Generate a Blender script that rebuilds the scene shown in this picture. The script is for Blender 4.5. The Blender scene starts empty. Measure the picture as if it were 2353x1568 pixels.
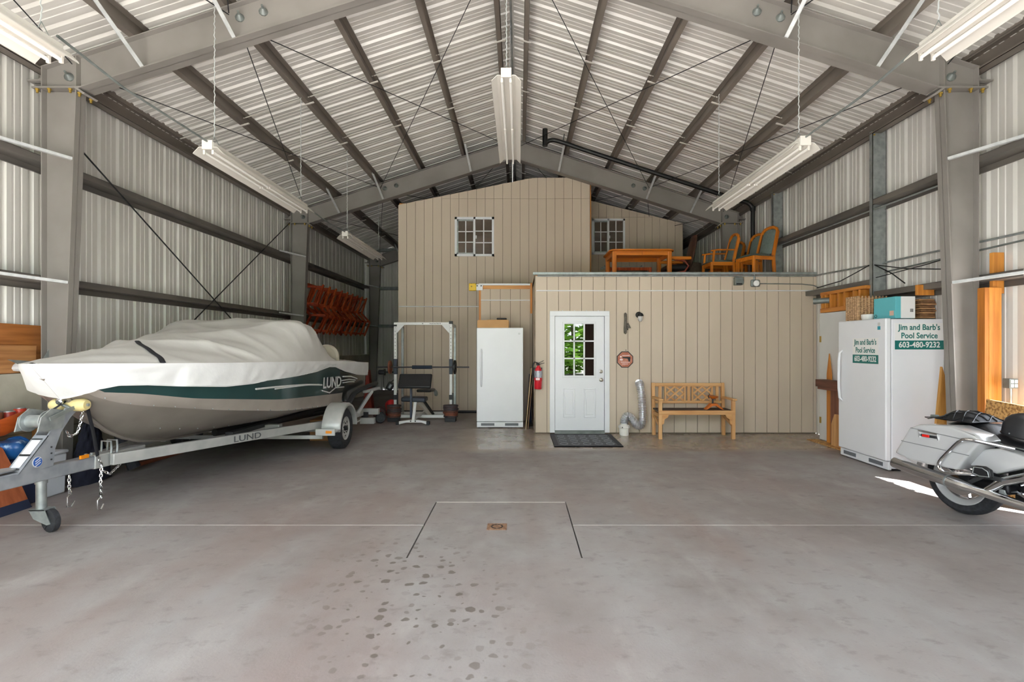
import bpy, bmesh, math, random
from mathutils import Vector, Matrix
random.seed(7)
PI = math.pi
C = bpy.context.scene.collection
sc = bpy.context.scene
def col(h, k=1.0):
    h = h.lstrip('#'); o = []
    for i in (0, 2, 4):
        v = int(h[i:i+2], 16) / 255.0
        o.append((v / 12.92 if v <= 0.04045 else ((v + 0.055) / 1.055) ** 2.4) * k)
    return (o[0], o[1], o[2], 1.0)
# ------------------------------------------------------------------ camera, world, sun, exposure
EYE = 1.535
cam_d = bpy.data.cameras.new('camera'); cam = bpy.data.objects.new('camera', cam_d); C.objects.link(cam)
cam.location = (0, 0, EYE); cam.rotation_euler = (PI / 2, 0, 0)
cam_d.sensor_width = 36.0; cam_d.lens = 36.0 * 1176.0 / 2353.0
cam_d.shift_x = -(1193 - 1176.5) / 2353.0; cam_d.shift_y = (796 - 784) / 2353.0
cam_d.clip_start = 0.05; cam_d.clip_end = 300
sc.camera = cam
w = bpy.data.worlds.new('sky'); sc.world = w; w.use_nodes = True
bg = w.node_tree.nodes['Background']; bg.inputs[0].default_value = (0.88, 0.95, 1.05, 1); bg.inputs[1].default_value = 1.2
sun_d = bpy.data.lights.new('sun', 'SUN'); sun = bpy.data.objects.new('sun', sun_d); C.objects.link(sun)
sun_d.energy = 10.0; sun_d.angle = math.radians(0.53); sun_d.color = (1.0, 0.975, 0.955)
sun.rotation_euler = Vector((-1.0, 0.96, -2.0)).to_track_quat('-Z', 'Y').to_euler()
DOORLIGHT = 0
sc.view_settings.view_transform = 'Standard'; sc.view_settings.look = 'None'
sc.view_settings.gamma = 1.0; sc.view_settings.exposure = 2.65
sc.view_settings.use_curve_mapping = False
sc.cycles.max_bounces = 14; sc.cycles.diffuse_bounces = 10; sc.cycles.transparent_max_bounces = 12
sc.cycles.use_denoising = True
sc.cycles.sample_clamp_indirect = 8.0
# ------------------------------------------------------------------ mesh builder
WM = {}
def at(px, py, y):
    """the point at distance y into the building that the photograph shows at (px, py) - used only to read sizes off the picture"""
    return Vector(((px - 1193) * y / 1176.0, y, EYE - (py - 796) * y / 1176.0))
class MB:
    def __init__(s): s.v = []; s.f = []; s.m = []
    def add(s, vs, fs, mi=0):
        b = len(s.v); s.v += [Vector(v) for v in vs]
        for f in fs: s.f.append([i + b for i in f]); s.m.append(mi)
        return s
    def box(s, x0, x1, y0, y1, z0, z1, mi=0):
        vs = [(x, y, z) for z in (z0, z1) for y in (y0, y1) for x in (x0, x1)]
        return s.add(vs, [(0, 2, 3, 1), (4, 5, 7, 6), (0, 1, 5, 4), (2, 6, 7, 3), (0, 4, 6, 2), (1, 3, 7, 5)], mi)
    def boxm(s, M, sx, sy, sz, mi=0):
        vs = [M @ Vector((x * sx / 2, y * sy / 2, z * sz / 2)) for z in (-1, 1) for y in (-1, 1) for x in (-1, 1)]
        return s.add(vs, [(0, 2, 3, 1), (4, 5, 7, 6), (0, 1, 5, 4), (2, 6, 7, 3), (0, 4, 6, 2), (1, 3, 7, 5)], mi)
    def bar(s, p, q, w, h, up=(0, 0, 1), mi=0):
        p = Vector(p); q = Vector(q); d = (q - p).normalized(); u = Vector(up)
        r = d.cross(u)
        if r.length < 1e-4: r = d.cross(Vector((1, 0, 0)))
        r.normalize(); u = r.cross(d).normalized()
        vs = []
        for c in (p, q):
            for a, b in ((-1, -1), (1, -1), (1, 1), (-1, 1)): vs.append(c + r * (a * w / 2) + u * (b * h / 2))
        return s.add(vs, [(0, 1, 2, 3), (7, 6, 5, 4), (0, 4, 5, 1), (1, 5, 6, 2), (2, 6, 7, 3), (3, 7, 4, 0)], mi)
    def tube(s, pts, r, n=8, mi=0, cap=True, flat=1.0, up=(0, 0, 1)):
        pts = [Vector(p) for p in pts]; k = len(pts); rs = r if isinstance(r, (list, tuple)) else [r] * k
        rings = []; prev = None
        for i, p in enumerate(pts):
            d = (pts[min(i + 1, k - 1)] - pts[max(i - 1, 0)]).normalized()
            if prev is None:
                u = Vector(up)
                if abs(d.dot(u)) > 0.95: u = Vector((1, 0, 0))
                a = d.cross(u).normalized()
            else:
                a = (prev - d * prev.dot(d)).normalized()
            b = d.cross(a); prev = a
            rings.append([p + (a * math.cos(2 * PI * j / n) + b * math.sin(2 * PI * j / n) * flat) * rs[i] for j in range(n)])
        return s.loft(rings, cap=cap, mi=mi)
    def loft(s, rings, closed=True, cap=True, mi=0, rowmi=None):
        n = len(rings[0]); vs = [v for r in rings for v in r]; fs = []; ms = []
        for i in range(len(rings) - 1):
            for j in range(n if closed else n - 1):
                j2 = (j + 1) % n
                fs.append((i * n + j, i * n + j2, (i + 1) * n + j2, (i + 1) * n + j)); ms.append(rowmi(i, j) if rowmi else mi)
        if cap and closed:
            fs.append(tuple(range(n - 1, -1, -1))); fs.append(tuple(range((len(rings) - 1) * n, len(rings) * n))); ms += [mi, mi]
        b = len(s.v); s.v += [Vector(v) for v in vs]
        for f, m in zip(fs, ms): s.f.append([i + b for i in f]); s.m.append(m)
        return s
    def cyl(s, p, q, r0, r1=None, n=16, mi=0): return s.tube([p, q], [r0, r0 if r1 is None else r1], n, mi)
    def lathe(s, prof, o=(0, 0, 0), ax=(0, 0, 1), n=24, mi=0, closed=False):
        """prof = [(radius, height along ax)]; closed joins the last ring to the first"""
        o = Vector(o); d = Vector(ax).normalized(); u = Vector((0, 0, 1)) if abs(d.z) < 0.9 else Vector((1, 0, 0))
        a = d.cross(u).normalized(); b = d.cross(a)
        rings = [[o + d * h + (a * math.cos(2 * PI * j / n) + b * math.sin(2 * PI * j / n)) * max(r, 1e-4) for j in range(n)] for r, h in prof]
        if closed: rings.append(rings[0])
        return s.loft(rings, cap=not closed, mi=mi)
    def prism(s, poly, f, d0, d1, mi=0):
        """poly 2-D, f(a, b, d) -> 3-D"""
        n = len(poly); vs = [f(a, b, d0) for a, b in poly] + [f(a, b, d1) for a, b in poly]
        fs = [tuple(range(n - 1, -1, -1)), tuple(range(n, 2 * n))] + [(i, (i + 1) % n, n + (i + 1) % n, n + i) for i in range(n)]
        return s.add(vs, fs, mi)
    def grid(s, fn, nu, nv, mi=0):
        vs = [fn(i / nu, j / nv) for i in range(nu + 1) for j in range(nv + 1)]
        return s.add(vs, [(i * (nv + 1) + j, (i + 1) * (nv + 1) + j, (i + 1) * (nv + 1) + j + 1, i * (nv + 1) + j + 1) for i in range(nu) for j in range(nv)], mi)
    def ball(s, c, rx, ry, rz, n=14, m=8, mi=0):
        c = Vector(c); rings = []
        for i in range(m + 1):
            t = PI * i / m; st = max(math.sin(t), 1e-3)
            rings.append([c + Vector((rx * st * math.cos(2 * PI * j / n), ry * st * math.sin(2 * PI * j / n), -rz * math.cos(t))) for j in range(n)])
        return s.loft(rings, mi=mi)
    def build(s, name, mat, parent=None, local=False, smooth=True, bevel=0, angle=35, fix=True, seg=2):
        me = bpy.data.meshes.new(name)
        P = WM[parent.name] if parent is not None else Matrix()
        Mi = Matrix() if local else P.inverted()
        me.from_pydata([Mi @ v for v in s.v], [], s.f)
        mats = mat if isinstance(mat, (list, tuple)) else [mat]
        for m in mats: me.materials.append(m)
        me.polygons.foreach_set('material_index', s.m)
        if fix:
            bm = bmesh.new(); bm.from_mesh(me); bmesh.ops.recalc_face_normals(bm, faces=bm.faces); bm.to_mesh(me); bm.free()
        if smooth:
            me.polygons.foreach_set('use_smooth', [True] * len(me.polygons))
            me.set_sharp_from_angle(angle=math.radians(angle))
        me.update()
        return link(name, me, parent, bevel, seg)
def link(name, me, parent=None, bevel=0, seg=2, basis=None):
    o = bpy.data.objects.new(name, me); C.objects.link(o)
    P = WM[parent.name] if parent is not None else Matrix()
    if parent is not None: o.parent = parent
    if basis is not None: o.matrix_basis = basis
    WM[o.name] = P @ (basis if basis is not None else Matrix())
    if bevel:
        b = o.modifiers.new('bevel', 'BEVEL'); b.width = bevel; b.segments = seg; b.limit_method = 'ANGLE'; b.angle_limit = math.radians(40)
        if me.polygons and not me.polygons[0].use_smooth: pass
    return o
def tag(o, label=None, cat=None, group=None, kind=None):
    if label: o['label'] = label
    if cat: o['category'] = cat
    if group: o['group'] = group
    if kind: o['kind'] = kind
    return o
def thing(name, label, cat, loc=(0, 0, 0), rz=0.0, group=None, rot=None):
    o = bpy.data.objects.new(name, None); C.objects.link(o); o.empty_display_size = 0.1
    M = Matrix.Translation(Vector(loc)) @ (rot.to_4x4() if rot is not None else Matrix.Rotation(rz, 4, 'Z'))
    o.matrix_basis = M; WM[o.name] = M
    return tag(o, label, cat, group)
def struct(name, label=None, loc=(0, 0, 0)):
    o = bpy.data.objects.new(name, None); C.objects.link(o); o.matrix_basis = Matrix.Translation(Vector(loc)); WM[o.name] = Matrix.Translation(Vector(loc))
    return tag(o, label, None, None, 'structure')
def dup(root, M, label=None, group=None):
    """copy a thing with its parts and sub-parts"""
    def cp(o, parent):
        c = o.copy(); C.objects.link(c); c.parent = parent
        if parent is not None: WM[c.name] = WM[parent.name] @ o.matrix_basis
        for ch in o.children: cp(ch, c)
        return c
    r = root.copy(); C.objects.link(r); r.matrix_basis = M; WM[r.name] = M
    for ch in root.children: cp(ch, r)
    if label: r['label'] = label
    if group: r['group'] = group
    return r
def text(name, body, size, mat, parent, origin, xdir, ydir, align='CENTER', bold=0.0, ext=0.0008, space=1.0, shear=0.0, sx=1.0):
    cu = bpy.data.curves.new(name, 'FONT'); cu.body = body; cu.size = size; cu.align_x = align; cu.align_y = 'CENTER'
    cu.offset = bold; cu.extrude = ext; cu.space_character = space; cu.shear = shear; cu.resolution_u = 3
    t = bpy.data.objects.new(name, cu); C.objects.link(t)
    bpy.context.view_layer.update()
    me = bpy.data.meshes.new_from_object(t.evaluated_get(bpy.context.evaluated_depsgraph_get()))
    bpy.data.objects.remove(t)
    me.name = name; me.materials.clear(); me.materials.append(mat)
    X = Vector(xdir).normalized(); Y = Vector(ydir).normalized(); Z = X.cross(Y)
    M = Matrix(((X.x * sx, Y.x, Z.x, origin[0]), (X.y * sx, Y.y, Z.y, origin[1]), (X.z * sx, Y.z, Z.z, origin[2]), (0, 0, 0, 1)))
    P = WM[parent.name] if parent is not None else Matrix()
    me.transform(P.inverted() @ M)
    return link(name, me, parent)
# ------------------------------------------------------------------ materials
MATS = {}
def nodes(name):
    m = bpy.data.materials.new(name); m.use_nodes = True; nt = m.node_tree
    return m, nt, nt.nodes['Principled BSDF']
def mat(name, base, rough=0.6, metal=0.0, var=0.0, scale=6.0, dark=None, bump=0.0, bscale=60.0, stretch=(1, 1, 1), spec=0.5, coat=0.0, world=True, detail=4.0, sharp=(0.35, 0.7), trans=0.0, rvar=0.0):
    """plain procedural surface: noise between base and a second tone, fine bump"""
    if name in MATS: return MATS[name]
    m, nt, p = nodes(name); N = nt.nodes; L = nt.links
    b = col(base) if isinstance(base, str) else base
    p.inputs['Base Color'].default_value = b; p.inputs['Roughness'].default_value = rough; p.inputs['Metallic'].default_value = metal
    p.inputs['Specular IOR Level'].default_value = spec; p.inputs['Coat Weight'].default_value = coat; p.inputs['Coat Roughness'].default_value = 0.05
    p.inputs['Transmission Weight'].default_value = trans
    if var or bump or dark:
        if world:
            g = N.new('ShaderNodeNewGeometry'); src = g.outputs['Position']
        else:
            g = N.new('ShaderNodeTexCoord'); src = g.outputs['Object']
        mp = N.new('ShaderNodeMapping'); mp.inputs['Scale'].default_value = stretch; L.new(src, mp.inputs['Vector'])
        n = N.new('ShaderNodeTexNoise'); n.inputs['Scale'].default_value = scale; n.inputs['Detail'].default_value = detail; L.new(mp.outputs[0], n.inputs['Vector'])
        r = N.new('ShaderNodeMapRange'); r.inputs[1].default_value = sharp[0]; r.inputs[2].default_value = sharp[1]; L.new(n.outputs['Fac'], r.inputs[0])
        d = col(dark) if isinstance(dark, str) else (dark or tuple(x * (1 - var) for x in b[:3]) + (1,))
        mx = N.new('ShaderNodeMix'); mx.data_type = 'RGBA'; mx.inputs[6].default_value = b; mx.inputs[7].default_value = d
        L.new(r.outputs[0], mx.inputs[0]); L.new(mx.outputs[2], p.inputs['Base Color'])
        if rvar:
            q = N.new('ShaderNodeMapRange'); q.inputs[3].default_value = rough - rvar; q.inputs[4].default_value = rough + rvar; L.new(n.outputs['Fac'], q.inputs[0]); L.new(q.outputs[0], p.inputs['Roughness'])
        if bump:
            n2 = N.new('ShaderNodeTexNoise'); n2.inputs['Scale'].default_value = bscale; n2.inputs['Detail'].default_value = 3; L.new(mp.outputs[0], n2.inputs['Vector'])
            bp = N.new('ShaderNodeBump'); bp.inputs['Strength'].default_value = bump; bp.inputs['Distance'].default_value = 0.01
            L.new(n2.outputs['Fac'], bp.inputs['Height']); L.new(bp.outputs[0], p.inputs['Normal'])
    MATS[name] = m
    return m
def wood(name, a, b, axis='z', rough=0.5, k=1.0, coat=0.0):
    st = {'x': (0.6, 9, 9), 'y': (9, 0.6, 9), 'z': (9, 9, 0.6)}[axis]
    return mat(name, a, rough, dark=b, scale=2.2 * k, stretch=st, bump=0.08, bscale=14 * k, sharp=(0.38, 0.66), coat=coat)
M_steel = mat('painted_steel', '#8f8a85', 0.5, dark='#7f7a75', scale=1.6, bump=0.02, bscale=220)
M_purl = mat('purlin_steel', '#81786f', 0.5, dark='#6a625b', scale=2.5, stretch=(1, 0.35, 1))
M_galv = mat('galvanised_steel', '#a9aeae', 0.42, 0.55, dark='#8f9695', scale=14, detail=2)
M_strut = mat('bright_zinc_angle', '#d4d6d6', 0.4, 0.25, dark='#bcc0c0', scale=14)
M_galvd = mat('dull_galvanised_steel', '#868c89', 0.5, 0.4, dark='#6f7573', scale=9)
M_white = mat('white_enamel', '#e7e9ed', 0.32, var=0.03, scale=3)
M_fix = mat('lamp_white', '#d9d5cd', 0.4, var=0.04, scale=4)
M_chrome = mat('chrome', '#d9dadb', 0.12, 1.0)
M_black = mat('black_plastic', '#1a1b1d', 0.5, var=0.2, scale=20)
M_rubber = mat('tyre_rubber', '#232427', 0.8, dark='#33343a', scale=30, bump=0.2, bscale=120)
M_dark = mat('dark_iron', '#26272a', 0.55, var=0.25, scale=15)
M_bolt = mat('yellow_zinc_bolt', '#b89a4a', 0.4, 0.6)
M_panel = mat('ribbed_sheet', '#dedbd5', 0.4, 0.08, dark='#cbc8c1', scale=1.3, detail=5, stretch=(1, 1, 0.5))
M_roof = mat('roof_sheet', '#dfdcd6', 0.42, 0.08, dark='#cdcac3', scale=1.6, detail=6, stretch=(1, 1.6, 1))
M_side = mat('tan_siding', '#ccbdaa', 0.62, dark='#c2b29f', scale=1.1, bump=0.06, bscale=90, stretch=(1, 1, 0.3))
M_groove = mat('siding_groove', '#6f6252', 0.9)
M_conc = mat('concrete_stem', '#c4c0b0', 0.85, dark='#a39e8e', scale=2.2, bump=0.25, bscale=18, detail=7)
M_lumber = wood('orange_lumber', '#d8913f', '#b9702a', 'z')
M_lumbery = wood('orange_lumber_flat', '#d8913f', '#b4692a', 'y')
M_lumberx = wood('orange_lumber_across', '#d69a55', '#b9783a', 'x')
M_ply = wood('varnished_plywood', '#b4723a', '#8f5527', 'y', 0.4)
M_pine = wood('pale_pine', '#d9aa74', '#c08a52', 'z', 0.5)
M_pinex = wood('pale_pine_rail', '#d9aa74', '#c08a52', 'x', 0.5)
M_oak = wood('honey_oak', '#dd8526', '#bd6814', 'z', 0.35, coat=0.2)
M_oakx = wood('honey_oak_rail', '#dd8526', '#bd6814', 'x', 0.35, coat=0.2)
M_redwood = wood('red_stained_wood', '#d2602c', '#a8421a', 'z', 0.45)
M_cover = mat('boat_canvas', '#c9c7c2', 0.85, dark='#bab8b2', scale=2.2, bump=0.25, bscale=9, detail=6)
M_skirt_lit = mat('boat_canvas_skirt_lit', '#dededd', 0.8, dark='#d0d0cf', scale=3, bump=0.35, bscale=14, detail=6)  # same canvas as the top, with the light on it put into the colour
M_glass = None
def make_glass(name, tint, refl=0.28, refl_tone=None, amt=0.0):
    m = bpy.data.materials.new(name); m.use_nodes = True; nt = m.node_tree; N = nt.nodes; L = nt.links
    N.remove(N['Principled BSDF']); out = N['Material Output']
    g = N.new('ShaderNodeBsdfGlossy'); g.inputs['Roughness'].default_value = 0.0; g.inputs['Color'].default_value = (1, 1, 1, 1)
    t = N.new('ShaderNodeBsdfTransparent'); t.inputs['Color'].default_value = tint
    f = N.new('ShaderNodeFresnel'); f.inputs['IOR'].default_value = 1.5
    a = N.new('ShaderNodeMath'); a.operation = 'ADD'; a.inputs[1].default_value = refl; L.new(f.outputs[0], a.inputs[0])
    x = N.new('ShaderNodeMixShader'); L.new(a.outputs[0], x.inputs[0]); L.new(t.outputs[0], x.inputs[1]); L.new(g.outputs[0], x.inputs[2])
    if refl_tone:
        d = N.new('ShaderNodeBsdfDiffuse'); d.inputs['Color'].default_value = col(refl_tone)
        y = N.new('ShaderNodeMixShader'); y.inputs[0].default_value = amt; L.new(x.outputs[0], y.inputs[1]); L.new(d.outputs[0], y.inputs[2]); x = y
    L.new(x.outputs[0], out.inputs[0]); return m
M_glass = make_glass('window_glass', (0.62, 0.58, 0.54, 1), 0.0, '#85776a', 0.45)  # brown-grey diffuse part paints in the dim interior mirrored by the panes
M_glassd = make_glass('door_glass', (0.35, 0.34, 0.33, 1), 0.22)
def floor_mat():
    m, nt, p = nodes('shop_concrete'); N = nt.nodes; L = nt.links
    g = N.new('ShaderNodeNewGeometry')
    def noise(sc_, det=5, st=(1, 1, 1)):
        mp = N.new('ShaderNodeMapping'); mp.inputs['Scale'].default_value = st; L.new(g.outputs['Position'], mp.inputs['Vector'])
        n = N.new('ShaderNodeTexNoise'); n.inputs['Scale'].default_value = sc_; n.inputs['Detail'].default_value = det; n.inputs['Roughness'].default_value = 0.62; L.new(mp.outputs[0], n.inputs['Vector']); return n.outputs['Fac']
    def rng(x, a, b, c=0.0, d=1.0):
        r = N.new('ShaderNodeMapRange'); r.inputs[1].default_value = a; r.inputs[2].default_value = b; r.inputs[3].default_value = c; r.inputs[4].default_value = d
        L.new(x, r.inputs[0]); return r.outputs[0]
    def mix(f, a, b):
        x = N.new('ShaderNodeMix'); x.data_type = 'RGBA'
        for s_, v in ((0, f), (6, a), (7, b)):
            if isinstance(v, (tuple, float)): x.inputs[s_].default_value = v
            else: L.new(v, x.inputs[s_])
        return x.outputs[2]
    def math2(op, a, b):
        x = N.new('ShaderNodeMath'); x.operation = op
        for i, v in enumerate((a, b)):
            if isinstance(v, float): x.inputs[i].default_value = v
            else: L.new(v, x.inputs[i])
        return x.outputs[0]
    c = mix(rng(noise(0.55, 5), 0.4, 0.62), col('#999694'), col('#8e8481'))
    c = mix(rng(noise(1.2, 7, (1, 0.8, 1)), 0.47, 0.66, 0, 0.75), c, col('#837b78'))
    c = mix(rng(noise(0.75, 4, (1, 0.22, 1)), 0.5, 0.66, 0, 0.6), c, col('#8b7973'))
    c = mix(rng(noise(2.6, 8, (1, 0.5, 1)), 0.55, 0.75, 0, 0.55), c, col('#a9a5a1'))
    c = mix(rng(noise(8, 8, (0.8, 1.2, 1)), 0.56, 0.72, 0, 0.6), c, col('#706966'))
    c = mix(rng(noise(45, 4), 0.6, 0.75, 0, 0.3), c, col('#686260'))
    # drip stains: voronoi blobs inside a patch of the floor
    sep = N.new('ShaderNodeSeparateXYZ'); L.new(g.outputs['Position'], sep.inputs[0])
    X, Y = sep.outputs[0], sep.outputs[1]
    v = N.new('ShaderNodeTexVoronoi'); v.voronoi_dimensions = '2D'; v.inputs['Scale'].default_value = 12.5; v.inputs['Randomness'].default_value = 1.0
    nz = N.new('ShaderNodeTexNoise'); nz.inputs['Scale'].default_value = 14; L.new(g.outputs['Position'], nz.inputs['Vector'])
    ad = N.new('ShaderNodeMix'); ad.data_type = 'VECTOR'; ad.inputs[0].default_value = 0.05; L.new(g.outputs['Position'], ad.inputs[4]); L.new(nz.outputs['Color'], ad.inputs[5]); L.new(ad.outputs[1], v.inputs['Vector'])
    sc2 = N.new('ShaderNodeSeparateColor'); L.new(v.outputs['Color'], sc2.inputs[0])
    rad = rng(sc2.outputs[0], 0.2, 1.0, 0.04, 0.36)
    blob = rng(math2('SUBTRACT', v.outputs['Distance'], rad), -0.06, 0.02, 1.0, 0.0)
    dx = math2('MULTIPLY', math2('ADD', X, 0.62), 1.5); dy = math2('MULTIPLY', math2('SUBTRACT', Y, 3.05), 0.85)
    # the trail leans: shift x with y
    dx = math2('ADD', dx, math2('MULTIPLY', math2('SUBTRACT', Y, 3.05), 0.35))
    rr = math2('POWER', math2('ADD', math2('MULTIPLY', dx, dx), math2('MULTIPLY', dy, dy)), 0.5)
    area = rng(rr, 0.55, 1.1, 1.0, 0.0)
    keep = rng(sc2.outputs[1], 0.05, 0.45, 0.0, 1.0)
    st = math2('MULTIPLY', math2('MULTIPLY', blob, area), keep)
    c = mix(math2('MULTIPLY', st, 0.78), c, col('#5d544c'))
    # sealed strip in front of the partition
    seal = math2('MULTIPLY', rng(math2('ADD', Y, math2('MULTIPLY', noise(0.9, 3), 0.5)), 7.65, 7.95), rng(X, -1.2, -0.5))
    c = mix(math2('MULTIPLY', seal, 0.9), c, col('#a39485'))
    L.new(c, p.inputs['Base Color'])
    ro = math2('SUBTRACT', rng(noise(3.0, 4), 0.3, 0.7, 0.5, 0.72), math2('MULTIPLY', seal, 0.36))
    L.new(ro, p.inputs['Roughness'])
    bp = N.new('ShaderNodeBump'); bp.inputs['Strength'].default_value = 0.12; bp.inputs['Distance'].default_value = 0.01; L.new(noise(70, 5), bp.inputs['Height']); L.new(bp.outputs[0], p.inputs['Normal'])
    return m
M_floor = floor_mat()
# ------------------------------------------------------------------ building shell
CX = -0.10; HO = 5.12; WALL = 5.32; SL = 0.3266; RT = 6.27; PH = 0.20      # centre line, outer flange, sheet, slope, rafter apex, purlin depth
Y0, Y1 = -0.45, 18.05
FR = (5.65, 11.75, 17.85)
def X_(s, a): return CX + s * a
# floor: slabs with open joints round them
FL = struct('floor')
JY = 4.39; HX0, HX1, HY0, HY1 = -0.81, 0.45, 3.71, 5.03; g = 0.011
def slab(x0, x1, y0, y1, nm='floor_slab', z=0.0): MB().box(x0, x1, y0, y1, -0.12, z).build(nm, M_floor, FL, smooth=False)
XL, XR = CX - WALL - 0.2, CX + WALL
slab(XL, HX0 - g, Y0, JY - 0.009); slab(HX1 + g, XR, Y0, JY - 0.009); slab(HX0 - g, HX1 + g, Y0, HY0 - 0.003)
slab(XL, HX0 - g, JY + 0.009, 9.4); slab(HX1 + g, XR, JY + 0.009, 9.4); slab(HX0 - g, HX1 + g, HY1 + 0.02, 9.4)
slab(XL, XR, 9.408, Y1)
slab(HX0, HX1, HY0, HY1, 'hatch_slab', -0.001)
jf = MB(); jf.box(XL, HX0 - g, JY - 0.012, JY + 0.012, -0.1, -0.004).box(HX1 + g, XR, JY - 0.012, JY + 0.012, -0.1, -0.004).box(HX0, HX1, HY1 - 0.001, HY1 + 0.021, -0.1, -0.003).box(HX0, HX1, HY0 - 0.01, HY0 + 0.002, -0.1, -0.004)
jf.build('joint_filler', mat('joint_filler', '#dcd7cf', 0.85), FL, smooth=False)
MB().box(XL, XR, Y0, Y1, -0.2, -0.12).build('joint_bed', mat('joint_dirt', '#4a423b', 0.9), FL, smooth=False)
dr = MB(); M_rust = mat('rusty_iron', '#9a7a60', 0.7, dark='#6b4a36', scale=40)
dr.box(-0.272, -0.105, 4.272, 4.42, -0.002, 0.004)
dr.build('drain_plate', M_rust, FL)
dg = MB()
for i in range(10):
    a = 2 * PI * i / 10; dg.boxm(Matrix.Translation((-0.188 + 0.045 * math.cos(a), 4.346 + 0.045 * math.sin(a), 0.0045)) @ Matrix.Rotation(a, 4, 'Z'), 0.012, 0.022, 0.002)
dg.build('drain_slot', M_dark, FL)
# apron outside the big door
MB().box(-14, 14, -16, Y0 - 0.01, -0.15, -0.02).build('ground', mat('pale_concrete_apron', '#cbc8c4', 0.85, var=0.1, scale=2)); tag(bpy.data.objects['ground'], None, None, None, 'structure')
MB().box(XR + 0.05, 16, Y0, 24, -0.15, -0.03).build('ground', mat('pale_concrete_apron', '#cbc8c4', 0.85)); bpy.data.objects['ground.001']['kind'] = 'structure'
# ribbed sheets
PW = 0.9144
def rib_profile():
    pr = []
    for k in range(3):
        b = k * PW / 3
        pr += [(b, 0), (b + 0.018, 0.032), (b + 0.052, 0.032), (b + 0.07, 0), (b + 0.125, 0), (b + 0.132, 0.006), (b + 0.152, 0.006), (b + 0.159, 0), (b + 0.208, 0), (b + 0.215, 0.006), (b + 0.235, 0.006), (b + 0.242, 0)]
    pr.append((PW, 0)); return pr
RP = rib_profile()
sheet_cache = {}
def sheet(name, f, L0, L1, mat_, parent):
    """f(t, d, l): t across, d outward, l along the ribs"""
    mb = MB(); n = len(RP)
    vs = [f(t, d, L0) for t, d in RP] + [f(t, d, L1) for t, d in RP]
    mb.add(vs, [(i, i + 1, n + i + 1, n + i) for i in range(n - 1)])
    return mb.build(name, mat_, parent, smooth=False, fix=False)
def shared(name, src, parent, M):
    return link(name, src.data, parent, basis=M)
wl = struct('wall_left'); wr = struct('wall_right'); wb = struct('wall_back'); ce = struct('ceiling')
nsh = 21
eave_z = RT + PH - SL * WALL
for s, wp in ((-1, wl), (1, wr)):
    src = None; xw = X_(s, WALL); zb = 1.25 if s < 0 else 0.0
    for k in range(nsh):
        y = Y0 + k * PW
        if y > Y1: break
        if s > 0 and k == 5:
            sheet('wall_panel', lambda t, d, l: (xw + s * d, y + t, l), 2.06, eave_z, M_panel, wp); continue
        if src is None: src = sheet('wall_panel', lambda t, d, l: (xw + s * d, y + t, l), zb, eave_z, M_panel, wp)
        else: shared('wall_panel', src, wp, Matrix.Translation((0, k * PW, 0)))
    src = None
    for k in range(-1, nsh):
        y = Y0 + k * PW
        if src is None: src = sheet('roof_panel', lambda t, d, l: (X_(s, l), y + t, RT + PH - SL * l + d), 0.02, WALL + 0.06, M_roof, ce)
        else: shared('roof_panel', src, ce, Matrix.Translation((0, (k + 1) * PW, 0)))
ridge = MB(); ridge.prism([(-0.25, -0.0), (0, 0.0817), (0.25, 0), (0.25, 0.02), (0, 0.11), (-0.25, 0.02)], lambda a, b, d: (CX + a, d, RT + PH + b - 0.06), Y0 - PW, Y1 + 0.3)
ridge.build('ridge_cap', M_roof, ce, smooth=False)
# end wall, one sheet at a time up to the roof line
for k in range(12):
    x0 = X_(-1, WALL) + k * PW
    mb = MB(); n = len(RP); vs = []
    for top in (0, 1):
        for t, d in RP:
            x = x0 + t; vs.append((x, Y1 + d, (RT + PH - SL * abs(x - CX)) if top else 0.0))
    mb.add(vs, [(i, i + 1, n + i + 1, n + i) for i in range(n - 1)]); mb.build('wall_panel', M_panel, wb, smooth=False, fix=False)
for z in (2.24, 3.56, 4.9): MB().box(X_(-1, 5.1), X_(1, 5.1), Y1 - 0.2, Y1 - 0.002, z - 0.05, z + 0.05).build('girt', M_galvd, wb)
# front wall round the big door (behind the camera)
wf = struct('wall_front')
M_frontw = mat('front_wall_lining', '#4a3a30', 0.7, var=0.3, scale=3)
DX0, DX1, DZ = -4.6, 2.38, 4.4
for nm, b in (('wall_panel', (X_(-1, WALL), DX0, 0, eave_z + 0.3)), ('wall_panel', (DX1, X_(1, WALL), 0, eave_z + 0.3)), ('wall_panel', (DX0, DX1, DZ, eave_z + 0.3))):
    MB().box(b[0], b[1], Y0 - 0.08, Y0 - 0.01, b[2], b[3]).build(nm, M_frontw, wf, smooth=False)
MB().prism([(X_(-1, WALL), eave_z + 0.3), (X_(1, WALL), eave_z + 0.3), (CX + 4.4, eave_z + 0.32), (CX, RT + 0.2), (CX - 4.4, eave_z + 0.32)], lambda a, b, d: (a, d, b), Y0 - 0.08, Y0 - 0.01).build('gable_panel', M_frontw, wf, smooth=False)
# concrete stem wall along one side, and its sill
sw = MB(); sw.box(X_(-1, WALL) - 0.2, X_(-1, HO), Y0, Y1, 0, 1.25)
tag(sw.build('baseboard_left', M_conc, None, smooth=False), None, None, None, 'structure')
fj = MB()
for z in (0.62,): fj.box(X_(-1, HO) - 0.002, X_(-1, HO) + 0.004, Y0, Y1, z - 0.006, z + 0.006)
fj.build('form_line', mat('form_line_concrete', '#8b8877', 0.9), bpy.data.objects['baseboard_left'])
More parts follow.
